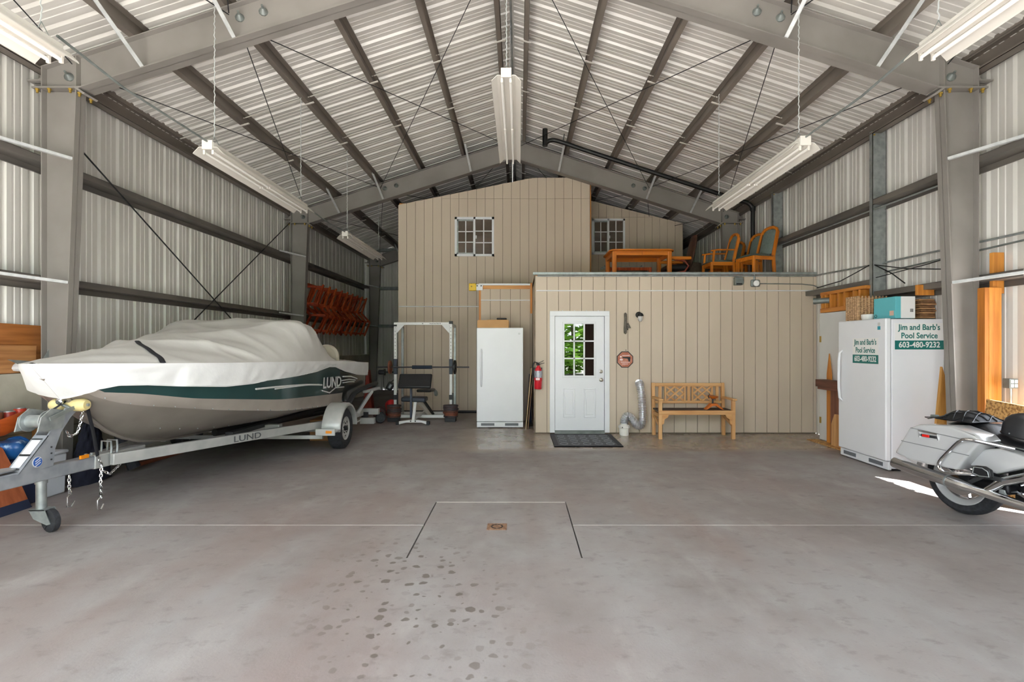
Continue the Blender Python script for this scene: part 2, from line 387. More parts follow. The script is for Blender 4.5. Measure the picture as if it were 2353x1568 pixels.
# purlins (Z sections), eave struts, straps
def purlin(s, a, flip=1):
    z = RT - SL * a
    pts = [(-0.062, 0.02), (-0.062, 0), (0.002, 0), (0.002, PH - 0.012), (0.06, PH - 0.012), (0.06, PH - 0.024), (0.064, PH - 0.024), (0.064, PH - 0.006), (0.002, PH - 0.006), (0.002, PH + 0.03), (-0.002, PH + 0.03), (-0.002, 0.004), (-0.058, 0.004), (-0.058, 0.02)]
    mb = MB(); th = math.atan(SL) * -s; ct, st = math.cos(th), math.sin(th)
    def f(p, q, d):
        p = -s * p * flip; X = p * ct - q * st; Z = p * st + q * ct
        return (X_(s, a) + X, d, z + Z)
    mb.prism(pts, f, Y0, Y1); mb.build('purlin', M_purl, ce, smooth=False)
for s in (-1, 1):
    for a in (0.18, 1.15, 2.13, 3.11, 4.10): purlin(s, a)
    zt = RT + PH - SL * 5.2
    es = MB(); es.box(X_(s, HO + 0.11), X_(s, HO + 0.12), Y0, Y1, zt - 0.21, zt + 0.05)
    es.box(X_(s, HO + 0.0), X_(s, HO + 0.12), Y0, Y1, zt - 0.21, zt - 0.204); es.box(X_(s, HO), X_(s, HO + 0.005), Y0, Y1, zt - 0.21, zt - 0.185)
    es.box(X_(s, HO + 0.0), X_(s, HO + 0.12), Y0, Y1, zt - 0.006, zt); es.box(X_(s, HO), X_(s, HO + 0.005), Y0, Y1, zt - 0.025, zt + 0.045)
    es.build('eave_strut', M_purl, ce, smooth=False)
    for y in (1.6, 3.6, 7.83, 9.37, 13.8, 15.8):
        for a0, a1 in ((0.18, 1.15), (1.15, 2.13), (2.13, 3.11), (3.11, 4.10), (4.10, 5.1)):
            b0, b1 = a0 - 0.03, a0 + 0.10; dz = 0.03
            st_ = MB(); st_.bar((X_(s, b0 - 0.04), y, RT - SL * (b0 - 0.04) - 0.006), (X_(s, b1), y, RT - SL * b1 + 0.0), 0.03, 0.012)
            st_.bar((X_(s, a0 + 0.01), y + 0.02, RT - SL * a0 + 0.11), (X_(s, a1), y + 0.02, RT - SL * a1 + 0.11), 0.02, 0.006)
            st_.build('sag_strap', M_fix, ce, smooth=False)
# girts
def girt(parent, s, z, y0, y1, m=M_galvd):
    mb = MB(); xi, xo = X_(s, HO + 0.004), X_(s, WALL - 0.004); t = 0.004
    mb.box(min(xi, xo), max(xi, xo), y0, y1, z - t, z)
    mb.box(min(xi, xi + s * t), max(xi, xi + s * t), y0, y1, z, z + 0.07)
    mb.box(min(xi, xi + s * 0.02), max(xi, xi + s * 0.02), y0, y1, z + 0.066, z + 0.07)
    mb.box(min(xo, xo - s * t), max(xo, xo - s * t), y0, y1, z - 0.07, z)
    mb.box(min(xo, xo - s * 0.02), max(xo, xo - s * 0.02), y0, y1, z - 0.07, z - 0.066)
    return mb.build('girt', m, parent, smooth=False)
M_girt = mat('dusty_girt_steel', '#77716a', 0.5, 0.15, dark='#5d5a57', scale=4, stretch=(1, 0.3, 1))
for z in (2.24, 3.55):
    girt(wl, -1, z, Y0, Y1 - 0.2, M_girt)
    girt(wr, 1, z, 5.1 if z < 2.5 else Y0, 7.25 if z < 2.5 else Y1 - 0.2, M_girt)
    if z < 2.5: girt(wr, 1, z, Y0, 4.1, M_girt)
girt(wr, 1, 2.42, 7.3, 13.0, M_girt)
def cpost(y, ztop):
    mb = MB(); x0, x1 = X_(1, HO + 0.002), X_(1, WALL - 0.004); t = 0.006
    mb.box(x0, x1, y, y + t, 0, ztop); mb.box(x0, x0 + t, y, y + 0.07, 0, ztop); mb.box(x1 - t, x1, y, y + 0.07, 0, ztop)
    mb.box(x0, x0 + 0.02, y + 0.066, y + 0.07, 0, ztop)
    mb.build('jamb_post', M_galv, wr, smooth=False)
    MB().cyl((x0 + 0.02, y - 0.012, ztop - 0.06), (x0 + 0.02, y, ztop - 0.06), 0.012, n=6).build('bolt', M_bolt, wr)
cpost(7.27, 4.60); cpost(10.13, 4.60)
# diagonal rods in one side wall and the roof
def rod(parent, p, q, r=0.0065, m=M_dark, name='brace_rod'): return MB().cyl(p, q, r, n=6).build(name, m, parent)
xb = X_(-1, HO - 0.02)
rod(wl, (xb, 5.72, 4.07), (xb, 11.68, 0.62), 0.010); rod(wl, (xb - 0.03, 11.68, 4.36), (xb - 0.03, 5.72, 0.20), 0.010)
for s in (-1, 1):
    rz = lambda a: RT - SL * a - 0.12
    for a0, a1 in ((0.12, 3.05), (3.05, 4.75)):
        for ya, yb in ((5.75, 11.65), (11.85, 17.75), (-0.4, 5.55)):
            rod(ce, (X_(s, a0), ya, rz(a0)), (X_(s, a1), yb, rz(a1)), 0.006); rod(ce, (X_(s, a1), ya, rz(a1) - 0.02), (X_(s, a0), yb, rz(a0) - 0.02), 0.006)
# rigid frames
M_pl = M_steel
def frame(Y, m):
    fr = struct('rigid_frame'); hw = 0.065; t = 0.012
    for s in (-1, 1):
        F = lambda a, b, d: (X_(s, a), d, b)
        cm = MB()
        cm.prism([(4.90, 0), (HO, 0), (HO, 4.34), (4.735, 4.34)], F, Y - 0.004, Y + 0.004)
        cm.prism([(HO - t, 0), (HO, 0), (HO, 4.34), (HO - t, 4.34)], F, Y - hw, Y + hw)
        cm.prism([(4.90, 0), (4.90 + t, 0), (4.735 + t, 4.34), (4.735, 4.34)], F, Y - hw, Y + hw)
        cm.prism([(4.80, 0), (5.22, 0), (5.22, 0.015), (4.80, 0.015)], F, Y - 0.12, Y + 0.12)
        cm.build('column', m, fr, smooth=False)
        kn = MB(); kn.prism([(4.66, 4.345), (5.20, 4.345), (5.20, 4.365), (4.66, 4.365)], F, Y - 0.09, Y + 0.09)
        kn.prism([(4.62, 4.29), (4.64, 4.275), (4.735, 4.345), (4.70, 4.345)], F, Y - 0.09, Y + 0.09)
        kn.build('knee_plate', m, fr, smooth=False)
        zt = lambda a: RT - SL * a
        bz = lambda a: 5.82 - 0.315 * a
        rm = MB()
        rm.prism([(0, bz(0)), (4.70, bz(4.70)), (4.735, 4.365), (HO, 4.365), (HO, zt(HO)), (0, zt(0))], F, Y - 0.004, Y + 0.004)
        rm.prism([(0, zt(0) - t), (HO + 0.02, zt(HO + 0.02) - t), (HO + 0.02, zt(HO + 0.02)), (0, zt(0))], F, Y - hw, Y + hw)
        rm.prism([(0, bz(0)), (4.68, bz(4.68)), (4.68, bz(4.68) + t), (0, bz(0) + t)], F, Y - 0.095, Y + 0.095)
        rm.prism([(HO - t, 4.365), (HO, 4.365), (HO, zt(HO) - t), (HO - t, zt(HO) - t)], F, Y - hw, Y + hw)
        rm.prism([(4.735, 4.365), (4.735 + t, 4.365), (4.735 + t, zt(4.735) - t), (4.735, zt(4.735) - t)], F, Y - hw, Y + hw)
        rm.build('rafter', m, fr, smooth=False)
        stub = MB(); stub.prism([(HO, zt(HO) - 0.16), (HO + 0.16, zt(HO) - 0.16), (HO + 0.16, zt(HO) - 0.145), (HO, zt(HO) - 0.145)], F, Y - 0.06, Y + 0.06)
        stub.prism([(HO, zt(HO) - 0.16), (HO + 0.13, zt(HO) - 0.16), (HO, zt(HO) - 0.03)], F, Y - 0.006, Y + 0.006)
        stub.build('eave_bracket', m, fr, smooth=False)
        for a in (4.69, 4.79, 5.02, 5.15):
            for d in (-0.075, 0.075):
                b = MB(); b.lathe([(0.02, 0), (0.02, 0.018), (0.012, 0.018), (0.012, 0.045)], (X_(s, a), Y + d, 4.343 if a > 4.7 else 4.30), (0, 0, -1), 6); b.build('bolt', M_bolt, fr)
        # flange braces, on the camera side of the frame, and hillside washers on the web
        for a in ((1.0, 3.0, 4.0) if Y > 6 else (3.0, 4.0)):
            p = Vector((X_(s, a), Y - hw, bz(a) + 0.01)); q = Vector((X_(s, a + 0.08), Y - hw - 0.55, zt(a + 0.1) + 0.03))
            MB().bar(p, q, 0.045, 0.005).bar(p + Vector((s * 0.02, 0, 0.02)), q + Vector((s * 0.02, 0, 0.02)), 0.005, 0.044).build('flange_brace', M_strut, fr, smooth=False)
        for z in (2.27, 3.62):
            a = 4.90 - 0.165 * z / 4.34
            MB().bar((X_(s, a + 0.015), Y - hw - 0.006, z - 0.04), (X_(s, HO + 0.0), Y - 0.62, z), 0.04, 0.03).build('flange_brace', M_strut, fr, smooth=False)
        for a, dz in ((2.72, 0.16), (2.98, 0.14), (4.86, 0.18)):
            MB().lathe([(0.05, 0), (0.05, 0.012), (0.022, 0.05), (0.012, 0.06), (0.012, 0.1)], (X_(s, a), Y - 0.004, zt(a) - dz), (0.3 * -s, -1, 0.2), 10).build('hillside_washer', M_galvd, fr)
    MB().prism([(-0.012, 5.80), (0.012, 5.80), (0.012, RT), (-0.012, RT)], lambda a, b, d: (CX + a, d, b), Y - hw, Y + hw).build('ridge_plate', m, fr, smooth=False)
for Y in FR: frame(Y, M_steel)
# ------------------------------------------------------------------ inner timber-clad rooms
BW = 0.2032
def boards(parent, x0, x1, xg, yf, ztop, z0=0.02, holes=(), seams=(), edge=None):
    """vertical siding boards with grooves; ztop(x) is the upper edge; holes = (xa, xb, za, zb)"""
    k0 = math.floor((x0 - xg) / BW) - 1; x = xg + k0 * BW
    while x < x1:
        a, b = max(x + 0.004, x0), min(x + BW - 0.004, x1); x += BW
        if b - a < 0.01: continue
        cuts = [(a, b, z0, None)]
        hs = [h for h in holes if h[1] > a and h[0] < b]
        if hs:
            cuts = []
            h = hs[0]
            xs = [a] + [q for q in (h[0], h[1]) if a < q < b] + [b]
            for i in range(len(xs) - 1):
                m_ = (xs[i] + xs[i + 1]) / 2
                if h[0] < m_ < h[1]:
                    if h[2] > z0 + 0.01: cuts.append((xs[i], xs[i + 1], z0, h[2]))
                    cuts.append((xs[i], xs[i + 1], h[3], None))
                else: cuts.append((xs[i], xs[i + 1], z0, None))
        lo = MB(); hi = MB()
        for xa, xb, za, zb in cuts:
            tops = (zb, zb) if zb is not None else (ztop(xa), ztop(xb))
            sm = [q for q in seams if za < q < min(tops) - 0.02]
            if sm:
                q = sm[0]
                lo.prism([(xa, za), (xb, za), (xb, q - 0.003), (xa, q - 0.003)], lambda p, r, d: (p, d, r), yf, yf + 0.016)
                hi.prism([(xa, q + 0.003), (xb, q + 0.003), (xb, tops[1]), (xa, tops[0])], lambda p, r, d: (p, d, r), yf + 0.002, yf + 0.016)
            else:
                lo.prism([(xa, za), (xb, za), (xb, tops[1]), (xa, tops[0])], lambda p, r, d: (p, d, r), yf, yf + 0.016)
        if lo.v: lo.build('siding_board', M_side, parent, smooth=False)
        if hi.v: hi.build('siding_board', M_side, parent, smooth=False)
def core(parent, poly_fn, yf, depth=0.09):
    mb = MB(); poly_fn(mb, yf + 0.0155, yf + depth); mb.build('wall_core', M_groove, parent, smooth=False)
# low front room
PY = 8.98; PT = 2.80; PXL, PXR = 0.27, 5.215
pw = struct('wall_partition')
DH = (0.548, 1.572, 0.0, 2.14)
boards(pw, PXL + 0.012, PXR, 0.486, PY, lambda x: PT - 0.03, holes=(DH,))
def _c(mb, a, b):
    mb.box(PXL, DH[0], a, b, 0, PT - 0.03); mb.box(DH[1], PXR, a, b, 0, PT - 0.03); mb.box(DH[0], DH[1], a, b, DH[3], PT - 0.03)
core(pw, _c, PY)
MB().box(PXL, PXL + 0.012, PY - 0.004, PY + 0.09, 0.0, PT - 0.02).build('corner_trim', mat('weathered_edge', '#b09a7e', 0.8, dark='#5f574d', scale=8, stretch=(1, 1, 0.5)), pw, smooth=False)
MB().box(PXL, PXL + 0.09, PY + 0.09, 10.4, 0, PT - 0.03).build('side_panel', M_side, pw, smooth=False)
MB().box(PXL - 0.03, PXR, PY - 0.02, PY + 0.02, PT - 0.012, PT + 0.035).build('edge_cap', M_galv, pw, smooth=False, bevel=0.004)
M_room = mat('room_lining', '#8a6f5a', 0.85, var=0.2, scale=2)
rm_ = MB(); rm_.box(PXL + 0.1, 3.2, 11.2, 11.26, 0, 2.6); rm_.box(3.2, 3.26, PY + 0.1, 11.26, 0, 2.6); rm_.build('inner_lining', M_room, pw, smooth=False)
ld = struct('floor_loft'); MB().box(PXL, PXR, PY + 0.1, 13.6, PT - 0.12, PT - 0.005).build('loft_deck', M_lumberx, ld, smooth=False)
# recess wall behind the single freezer
rw = struct('wall_recess'); RY = 10.42; RX0, RX1 = -0.82, PXL
boards(rw, RX0 + 0.03, RX1 - 0.012, -0.79, RY, lambda x: 2.70)
core(rw, lambda mb, a, b: mb.box(RX0, RX1, a, b, 0, 2.70), RY)
MB().box(RX0, RX0 + 0.04, RY - 0.004, RY + 0.015, 1.45, 2.7).build('edge_stud', M_lumber, rw, smooth=False)
MB().box(RX1 - 0.045, RX1 - 0.005, RY - 0.06, RY + 0.0, 2.2, 2.82).build('edge_stud', M_lumber, rw, smooth=False)
MB().box(RX0, RX1 - 0.05, RY - 0.01, RY + 0.1, 2.70, 2.772).build('top_plate', M_lumberx, rw, smooth=False)
MB().box(RX0, RX1, RY - 0.02, RY + 0.3, 2.775, 2.81).build('edge_cap', M_white, rw, smooth=False)
MB().box(RX0, RX0 + 0.09, RY + 0.09, 11.95, 0, 2.70).build('side_panel', M_side, rw, smooth=False)
# tall wall and the wall above the loft
tw = struct('wall_tall'); TY = 11.92; TX0, TX1 = -2.815, 1.672
tt = lambda x: min(4.83 + (x - TX0) * 0.2015, 5.462)
W1 = (-1.497, -0.585, 3.63, 4.54)
boards(tw, TX0 + 0.01, TX1 - 0.012, -2.62, TY, tt, holes=(W1,), seams=(4.975,))
def _t(mb, a, b):
    F = lambda p, r, d: (p, d, r)
    mb.prism([(TX0, 0), (W1[0], 0), (W1[0], tt(W1[0]) - 0.01), (TX0, tt(TX0) - 0.01)], F, a, b)
    mb.prism([(W1[0], 0), (W1[1], 0), (W1[1], W1[2]), (W1[0], W1[2])], F, a, b)
    mb.prism([(W1[0], W1[3]), (W1[1], W1[3]), (W1[1], tt(W1[1]) - 0.01), (W1[0], tt(W1[0]) - 0.01)], F, a, b)
    mb.prism([(W1[1], 0), (TX1, 0), (TX1, tt(TX1) - 0.01), (0.32, 5.452), (W1[1], tt(W1[1]) - 0.01)], F, a, b)
core(tw, _t, TY)
MB().box(TX0, TX0 + 0.01, TY - 0.003, TY + 0.1, 0, 4.82).build('corner_trim', M_side, tw, smooth=False)
MB().box(TX1 - 0.012, TX1, TY - 0.003, TY + 0.1, PT, 5.46).build('corner_trim', M_lumber, tw, smooth=False)
MB().box(TX0, TX0 + 0.1, TY + 0.09, Y1 - 0.3, 0, 4.8).build('side_panel', M_side, tw, smooth=False)
MB().box(TX0 + 0.02, TX0 + 0.16, TY + 0.02, TY + 0.1, 4.8, 4.87).build('end_block', M_lumber, tw, smooth=False)
MB().box(TX1 - 0.1, TX1, TY + 0.09, 13.62, PT, 5.44).build('side_panel', M_side, tw, smooth=False)
MB().box(TX0 + 0.1, TX1 - 0.1, 14.6, 14.66, 2.8, 4.7).build('inner_lining', M_room, tw, smooth=False)
MB().bar((TX0 + 0.1, 14.0, 4.25), (TX1 - 0.1, 14.0, 4.5), 0.1, 0.24).build('inner_beam', M_lumberx, tw, smooth=False)
lw = struct('wall_loft'); LY = 13.62; LX0, LX1 = TX1, 4.36
lt = lambda x: 5.41 - (x - 1.91) * 0.246
W2 = (1.93, 2.812, 3.975, 4.925)
boards(lw, LX0, LX1, 2.93 - 5 * BW, LY, lt, z0=PT, holes=(W2,), seams=(4.97,))
def _l(mb, a, b):
    F = lambda p, r, d: (p, d, r)
    mb.prism([(LX0, PT), (W2[0], PT), (W2[0], lt(W2[0]) - 0.01), (LX0, lt(LX0) - 0.01)], F, a, b)
    mb.prism([(W2[0], PT), (W2[1], PT), (W2[1], W2[2]), (W2[0], W2[2])], F, a, b)
    mb.prism([(W2[0], W2[3]), (W2[1], W2[3]), (W2[1], lt(W2[1]) - 0.01), (W2[0], lt(W2[0]) - 0.01)], F, a, b)
    mb.prism([(W2[1], PT), (LX1, PT), (LX1, lt(LX1) - 0.01), (W2[1], lt(W2[1]) - 0.01)], F, a, b)
core(lw, _l, LY)
MB().box(LX1 - 0.1, LX1, LY + 0.09, 16.0, PT, 4.8).build('side_panel', M_side, lw, smooth=False)
MB().box(LX0, LX1, 16.0, 16.06, PT, 4.9).build('inner_lining', M_room, lw, smooth=False)
# windows: white sliders with grilles
def slider(n, W, y):
    o = struct('window_%d' % n); x0, x1, z0, z1 = W; xm = (x0 + x1) / 2; fw = 0.05
    f = MB()
    for b in ((x0, x1, z1 - fw, z1), (x0, x1, z0, z0 + fw), (x0, x0 + fw, z0, z1), (x1 - fw, x1, z0, z1), (xm - 0.022, xm + 0.022, z0, z1)): f.box(b[0], b[1], y - 0.03, y + 0.05, b[2], b[3])
    f.build('window_frame', M_white, o, smooth=False)
    sash = MB(); a, b = x0 + fw, xm - 0.022
    for q in ((a, b, z1 - fw - 0.035, z1 - fw), (a, b, z0 + fw, z0 + fw + 0.035), (a, a + 0.03, z0 + fw, z1 - fw), (b - 0.012, b, z0 + fw, z1 - fw)): sash.box(q[0], q[1], y + 0.0, y + 0.03, q[2], q[3])
    sash.build('sash', M_galv, o, smooth=False)
    for (a, b, c, d) in ((x0 + fw + 0.03, xm - 0.034, z0 + fw + 0.035, z1 - fw - 0.035), (xm + 0.022, x1 - fw, z0 + fw, z1 - fw)):
        for i in range(2):
            for j in range(3):
                MB().box(a + (b - a) * i / 2, a + (b - a) * (i + 1) / 2, y + 0.018, y + 0.022, c + (d - c) * j / 3, c + (d - c) * (j + 1) / 3).build('pane', M_glass, o, smooth=False)
        mt = MB(); xc = (a + b) / 2; mt.box(xc - 0.011, xc + 0.011, y + 0.008, y + 0.017, c, d)
        for j in (1, 2): zz = c + (d - c) * j / 3; mt.box(a, b, y + 0.008, y + 0.017, zz - 0.011, zz + 0.011)
        mt.build('grille_bar', M_white, o, smooth=False)
    MB().box(xm + 0.03, xm + 0.05, y - 0.01, y + 0.01, (z0 + z1) / 2 - 0.04, (z0 + z1) / 2 + 0.03).build('latch', M_white, o)
slider(1, W1, TY); slider(2, W2, LY)
# door with nine lights
dd = struct('door_1'); x0, x1, zt = DH[0], DH[1], DH[3]
cs = MB(); cw = 0.075
for b in ((x0 - 0.012, x0 + cw, 0.02, zt - cw), (x1 - cw, x1 + 0.012, 0.02, zt - cw), (x0 - 0.012, x1 + 0.012, zt - cw, zt + 0.012)): cs.box(b[0], b[1], PY - 0.022, PY + 0.06, b[2], b[3])
cs.build('door_casing', M_white, dd, smooth=False, bevel=0.004)
MB().box(x0 + cw, x1 - cw, PY - 0.03, PY + 0.09, 0.0, 0.05).build('threshold', M_galvd, dd, smooth=False)
a, b, c, d = x0 + cw + 0.006, x1 - cw - 0.006, 0.056, zt - cw - 0.006
gx0, gx1, gz0, gz1 = 0.79, 1.318, 1.015, 1.93
sl = MB(); yd0, yd1 = PY + 0.012, PY + 0.055
for q in ((a, gx0, c, d), (gx1, b, c, d), (gx0, gx1, c, gz0), (gx0, gx1, gz1, d)): sl.box(q[0], q[1], yd0, yd1, q[2], q[3])
sl.build('door_leaf', M_white, dd, smooth=False)
lf = MB()
for q in ((gx0 - 0.03, gx1 + 0.03, gz1 - 0.005, gz1 + 0.035), (gx0 - 0.03, gx1 + 0.03, gz0 - 0.035, gz0 + 0.005), (gx0 - 0.03, gx0 + 0.005, gz0, gz1), (gx1 - 0.005, gx1 + 0.03, gz0, gz1)): lf.box(q[0], q[1], PY - 0.002, PY + 0.02, q[2], q[3])
lf.build('light_frame', M_white, dd, smooth=False, bevel=0.005)
for i in range(3):
    for j in range(3):
        pa, pb = gx0 + (gx1 - gx0) * i / 3, gx0 + (gx1 - gx0) * (i + 1) / 3; qa, qb = gz0 + (gz1 - gz0) * j / 3, gz0 + (gz1 - gz0) * (j + 1) / 3
        MB().box(pa, pb, PY + 0.028, PY + 0.032, qa, qb).build('pane', M_glassd, dd, smooth=False)
mt = MB()
for i in (1, 2):
    xx = gx0 + (gx1 - gx0) * i / 3; mt.box(xx - 0.012, xx + 0.012, PY + 0.008, PY + 0.026, gz0, gz1)
    zz = gz0 + (gz1 - gz0) * i / 3; mt.box(gx0, gx1, PY + 0.008, PY + 0.026, zz - 0.012, zz + 0.012)
mt.build('glazing_bar', M_white, dd, smooth=False)
for xa in (0.775, 1.138):
    e = MB(); w_, h0, h1 = 0.21, 0.28, 0.79
    for q in ((xa, xa + w_, h1 - 0.02, h1), (xa, xa + w_, h0, h0 + 0.02), (xa, xa + 0.02, h0, h1), (xa + w_ - 0.02, xa + w_, h0, h1)): e.box(q[0], q[1], PY + 0.004, PY + 0.014, q[2], q[3])
    e.box(xa + 0.04, xa + w_ - 0.04, PY + 0.004, PY + 0.014, h0 + 0.05, h1 - 0.05)
    e.build('raised_panel', M_white, dd, smooth=False, bevel=0.006)
M_nickel = mat('satin_nickel', '#a9a39b', 0.3, 0.9)
MB().lathe([(0.033, 0), (0.033, 0.012), (0.014, 0.02), (0.014, 0.04), (0.03, 0.05), (0.03, 0.065), (0.012, 0.075)], (1.437, PY + 0.012, 0.945), (0, -1, 0), 18).build('door_knob', M_nickel, dd)
MB().lathe([(0.032, 0), (0.03, 0.018), (0.018, 0.022), (0.016, 0.03)], (1.437, PY + 0.012, 1.09), (0, -1, 0), 18).build('deadbolt', M_nickel, dd)
cc = MB()
for xx in (0.76, 0.97, 1.18, 1.385): cc.ball((xx, PY - 0.012, zt + 0.02), 0.008, 0.008, 0.008, 6, 4)
cc.build('casing_nail', M_white, dd)
# ------------------------------------------------------------------ boat (hull, seat) under its canvas cover
BX, BY = -3.85, 4.08
LOA = 5.37
def lerp(tab, s):
    if s <= tab[0][0]: return tab[0][1]
    for (a, u), (b, v) in zip(tab, tab[1:]):
        if s <= b:
            t = (s - a) / (b - a); return u + (v - u) * t
    return tab[-1][1]
def smooth_tab(tab, s):
    return (lerp(tab, s - 0.12) + lerp(tab, s) * 2 + lerp(tab, s + 0.12)) / 4
def wg(s):
    s = max(s, 0.0); b = 1.05 * (1 - (1 - min(s / 2.6, 1)) ** 2) ** 0.7
    return max(b - 0.035 * max(0, s - 3.5) / 1.9, 0.012)
zg = lambda s: smooth_tab([(0, 1.365), (1.1, 1.335), (2.5, 1.31), (4.0, 1.27), (5.4, 1.205)], s)
zc = lambda s: smooth_tab([(0, 1.345), (0.15, 1.21), (0.3, 1.075), (0.5, 1.0), (0.7, 0.96), (1.3, 0.85), (2.1, 0.74), (3.4, 0.65), (5.4, 0.61)], s)
zk = lambda s: min(smooth_tab([(0, 1.35), (0.24, 1.10), (0.62, 0.765), (0.99, 0.60), (1.5, 0.525), (2.4, 0.50), (5.4, 0.475)], s), zc(s) - 0.02)
zgreen = lambda s: max(smooth_tab([(0, 1.30), (0.2, 1.145), (0.45, 1.125), (0.95, 1.02), (2.0, 0.90), (3.9, 0.80), (5.4, 0.76)], s), zc(s) + 0.05)
M_hull = mat('bare_hull_taupe', '#8c857d', 0.42, 0.25, dark='#7d766f', scale=3)
M_hullband = mat('hull_band_taupe', '#a49c94', 0.35, 0.25, dark='#968e86', scale=3)
M_green = mat('metallic_green_paint', '#1f4545', 0.28, 0.2, dark='#18393a', scale=2, coat=0.5)
M_hdark = mat('black_green_paint', '#23292b', 0.25, 0.2, dark='#1c2123', scale=3, coat=0.5)
boat = thing('boat', 'green and grey aluminium fishing boat on a trailer, half hidden by its cover', 'boat', (BX, BY, 0.47))
def hull_half(s):
    w_, a, b, c_, d = wg(s), zg(s), zgreen(s), zc(s), zk(s)
    wc = w_ * min(1.0, 0.42 + 0.53 * min(s / 2.0, 1) ** 0.7)
    return [(0.0, d), (wc * 0.5, d + (c_ - d) * 0.38), (wc, c_), (wc + 0.028 * min(1, s * 2), c_ + 0.012), (wc + (w_ - wc) * 0.28 + 0.012, c_ + (b - c_) * 0.5), (wc + (w_ - wc) * 0.55 + 0.01, b), (wc + (w_ - wc) * 0.82, b + (a - b) * 0.55), (w_, a - 0.02), (w_ + 0.02 * min(1, s * 2), a - 0.015), (w_ + 0.02 * min(1, s * 2), a + 0.012), (w_ * 0.96, a + 0.012)]
def hullw(s, z):
    h = hull_half(max(s, 0.004))[:9]
    if z <= h[0][1]: return 0.0
    for (xa, za), (xb_, zb_) in zip(h, h[1:]):
        if za <= z <= zb_: return xa + (xb_ - xa) * (z - za) / max(zb_ - za, 1e-5)
    return h[-1][0]
NS = 46; rings = []
for i in range(NS + 1):
    s = 0.05 + (LOA - 0.046) * (i / NS) ** 1.25
    half = hull_half(s)
    rings.append([(BX + x, BY + s, z) for x, z in half] + [(BX - x, BY + s, z) for x, z in reversed(half[1:])])
nr = len(rings[0])
def hull_mi(i, j):
    jj = j if j < nr // 2 + 1 else nr - 1 - j
    s = LOA * ((i + 0.5) / NS) ** 1.25
    if jj <= 2: return 0 if s < 4.3 else 3
    if jj <= 4: return 1 if s < 4.1 else 3
    if jj <= 6: return 2 if s < 3.45 + (0.5 if jj == 6 else 0) else 3
    return 2 if s < 4.4 else 3
hb = MB(); hb.loft(rings, closed=True, cap=True, rowmi=hull_mi)
hb.build('hull', [M_hull, M_hullband, M_green, M_hdark], boat, angle=28)
# rivets along keel, chine and bottom
rv = MB()
def rivet(s, k):
    w_, c_, d, b = wg(s), zc(s), zk(s), zgreen(s); wc = w_ * min(1.0, 0.42 + 0.53 * min(s / 2.0, 1) ** 0.7)
    if k == 0: x, z = wc + 0.034, c_ + 0.02
    elif k == 1: x, z = wc * 0.5 + 0.004, d + (c_ - d) * 0.38
    else: x, z = 0.02, d + 0.03
    rv.ball((BX + x, BY + s, z), 0.008, 0.008, 0.008, 5, 3)
for i in range(26): rivet(0.35 + i * 0.17, 0)
for i in range(14): rivet(1.0 + i * 0.22, 1)
for i in range(16): rivet(0.28 + i * 0.06, 2)
tag(rv.build('rivets', M_galv, boat), None, None, None, 'stuff')
sp = MB(); sp.tube([(BX + 0.03, BY + s, zk(s) - 0.005) for s in (0.2, 0.3, 0.45, 0.65, 0.85, 1.05, 1.4, 2.0, 3.0, 5.2)], 0.022, 6); sp.build('keel', M_hull, boat)
MB().lathe([(0.03, 0), (0.03, 0.01), (0.02, 0.02)], (BX + 0.0, BY + 0.21, 1.07), (0, -1, -0.3), 10).build('bow_eye', M_chrome, boat)
M_letter = mat('silver_lettering', '#e4e6e6', 0.35, 0.3)
wx = lambda s: BX + wg(s)
text('lettering', 'LUND', 0.22, M_letter, boat, (wx(3.55) + 0.012, BY + 3.55, 0.99), (0.0, 1, -0.03), (-0.06, 0, 1), bold=0.004, shear=0.25, sx=1.25)
sw_ = MB()
def stripe(pts, r=0.011): sw_.tube([(BX + max(hullw(s + q, z) for q in (-0.06, 0, 0.06)) + 0.004, BY + s, z) for s, z in pts], r, 5)
stripe([(1.6 + 0.1 * i, 1.06 - 0.0003 * i * i) for i in range(17)]); stripe([(1.9 + 0.1 * i, 1.035 - 0.00025 * i * i) for i in range(13)], 0.007)
stripe([(3.22, 0.90), (3.5, 0.845), (3.75, 0.90), (4.15, 0.88)], 0.009); stripe([(4.1, 1.05), (4.5, 1.03), (4.85, 0.97)]); stripe([(4.05, 0.99), (4.4, 0.985), (4.75, 0.95)], 0.009); stripe([(4.1, 0.95), (4.4, 0.945), (4.7, 0.925)], 0.007)
sw_.build('swoosh_stripe', M_letter, boat)
tr = MB(); tr.box(BX - 0.95, BX + 0.98, BY + LOA - 0.03, BY + LOA + 0.02, 0.62, 1.2); tr.build('transom', M_galvd, boat, bevel=0.02)
seat = MB(); seat.grid(lambda u, v: (BX + 0.62 + 0.38 * (u - 0.5) * (1 - 0.25 * v * v), BY + 4.35 + 0.1 * v, 1.22 + 0.30 * math.sin(v * PI / 2)), 6, 6)
sb = MB(); sb.lathe([(0.001, 0), (0.19, 0.0), (0.2, 0.03), (0.19, 0.09), (0.001, 0.11)], (BX + 0.72, BY + 4.2, 1.36), (0.2, 1, 0.2), 20); sb.build('seat_back', mat('cream_vinyl', '#c9c3b2', 0.5), boat)
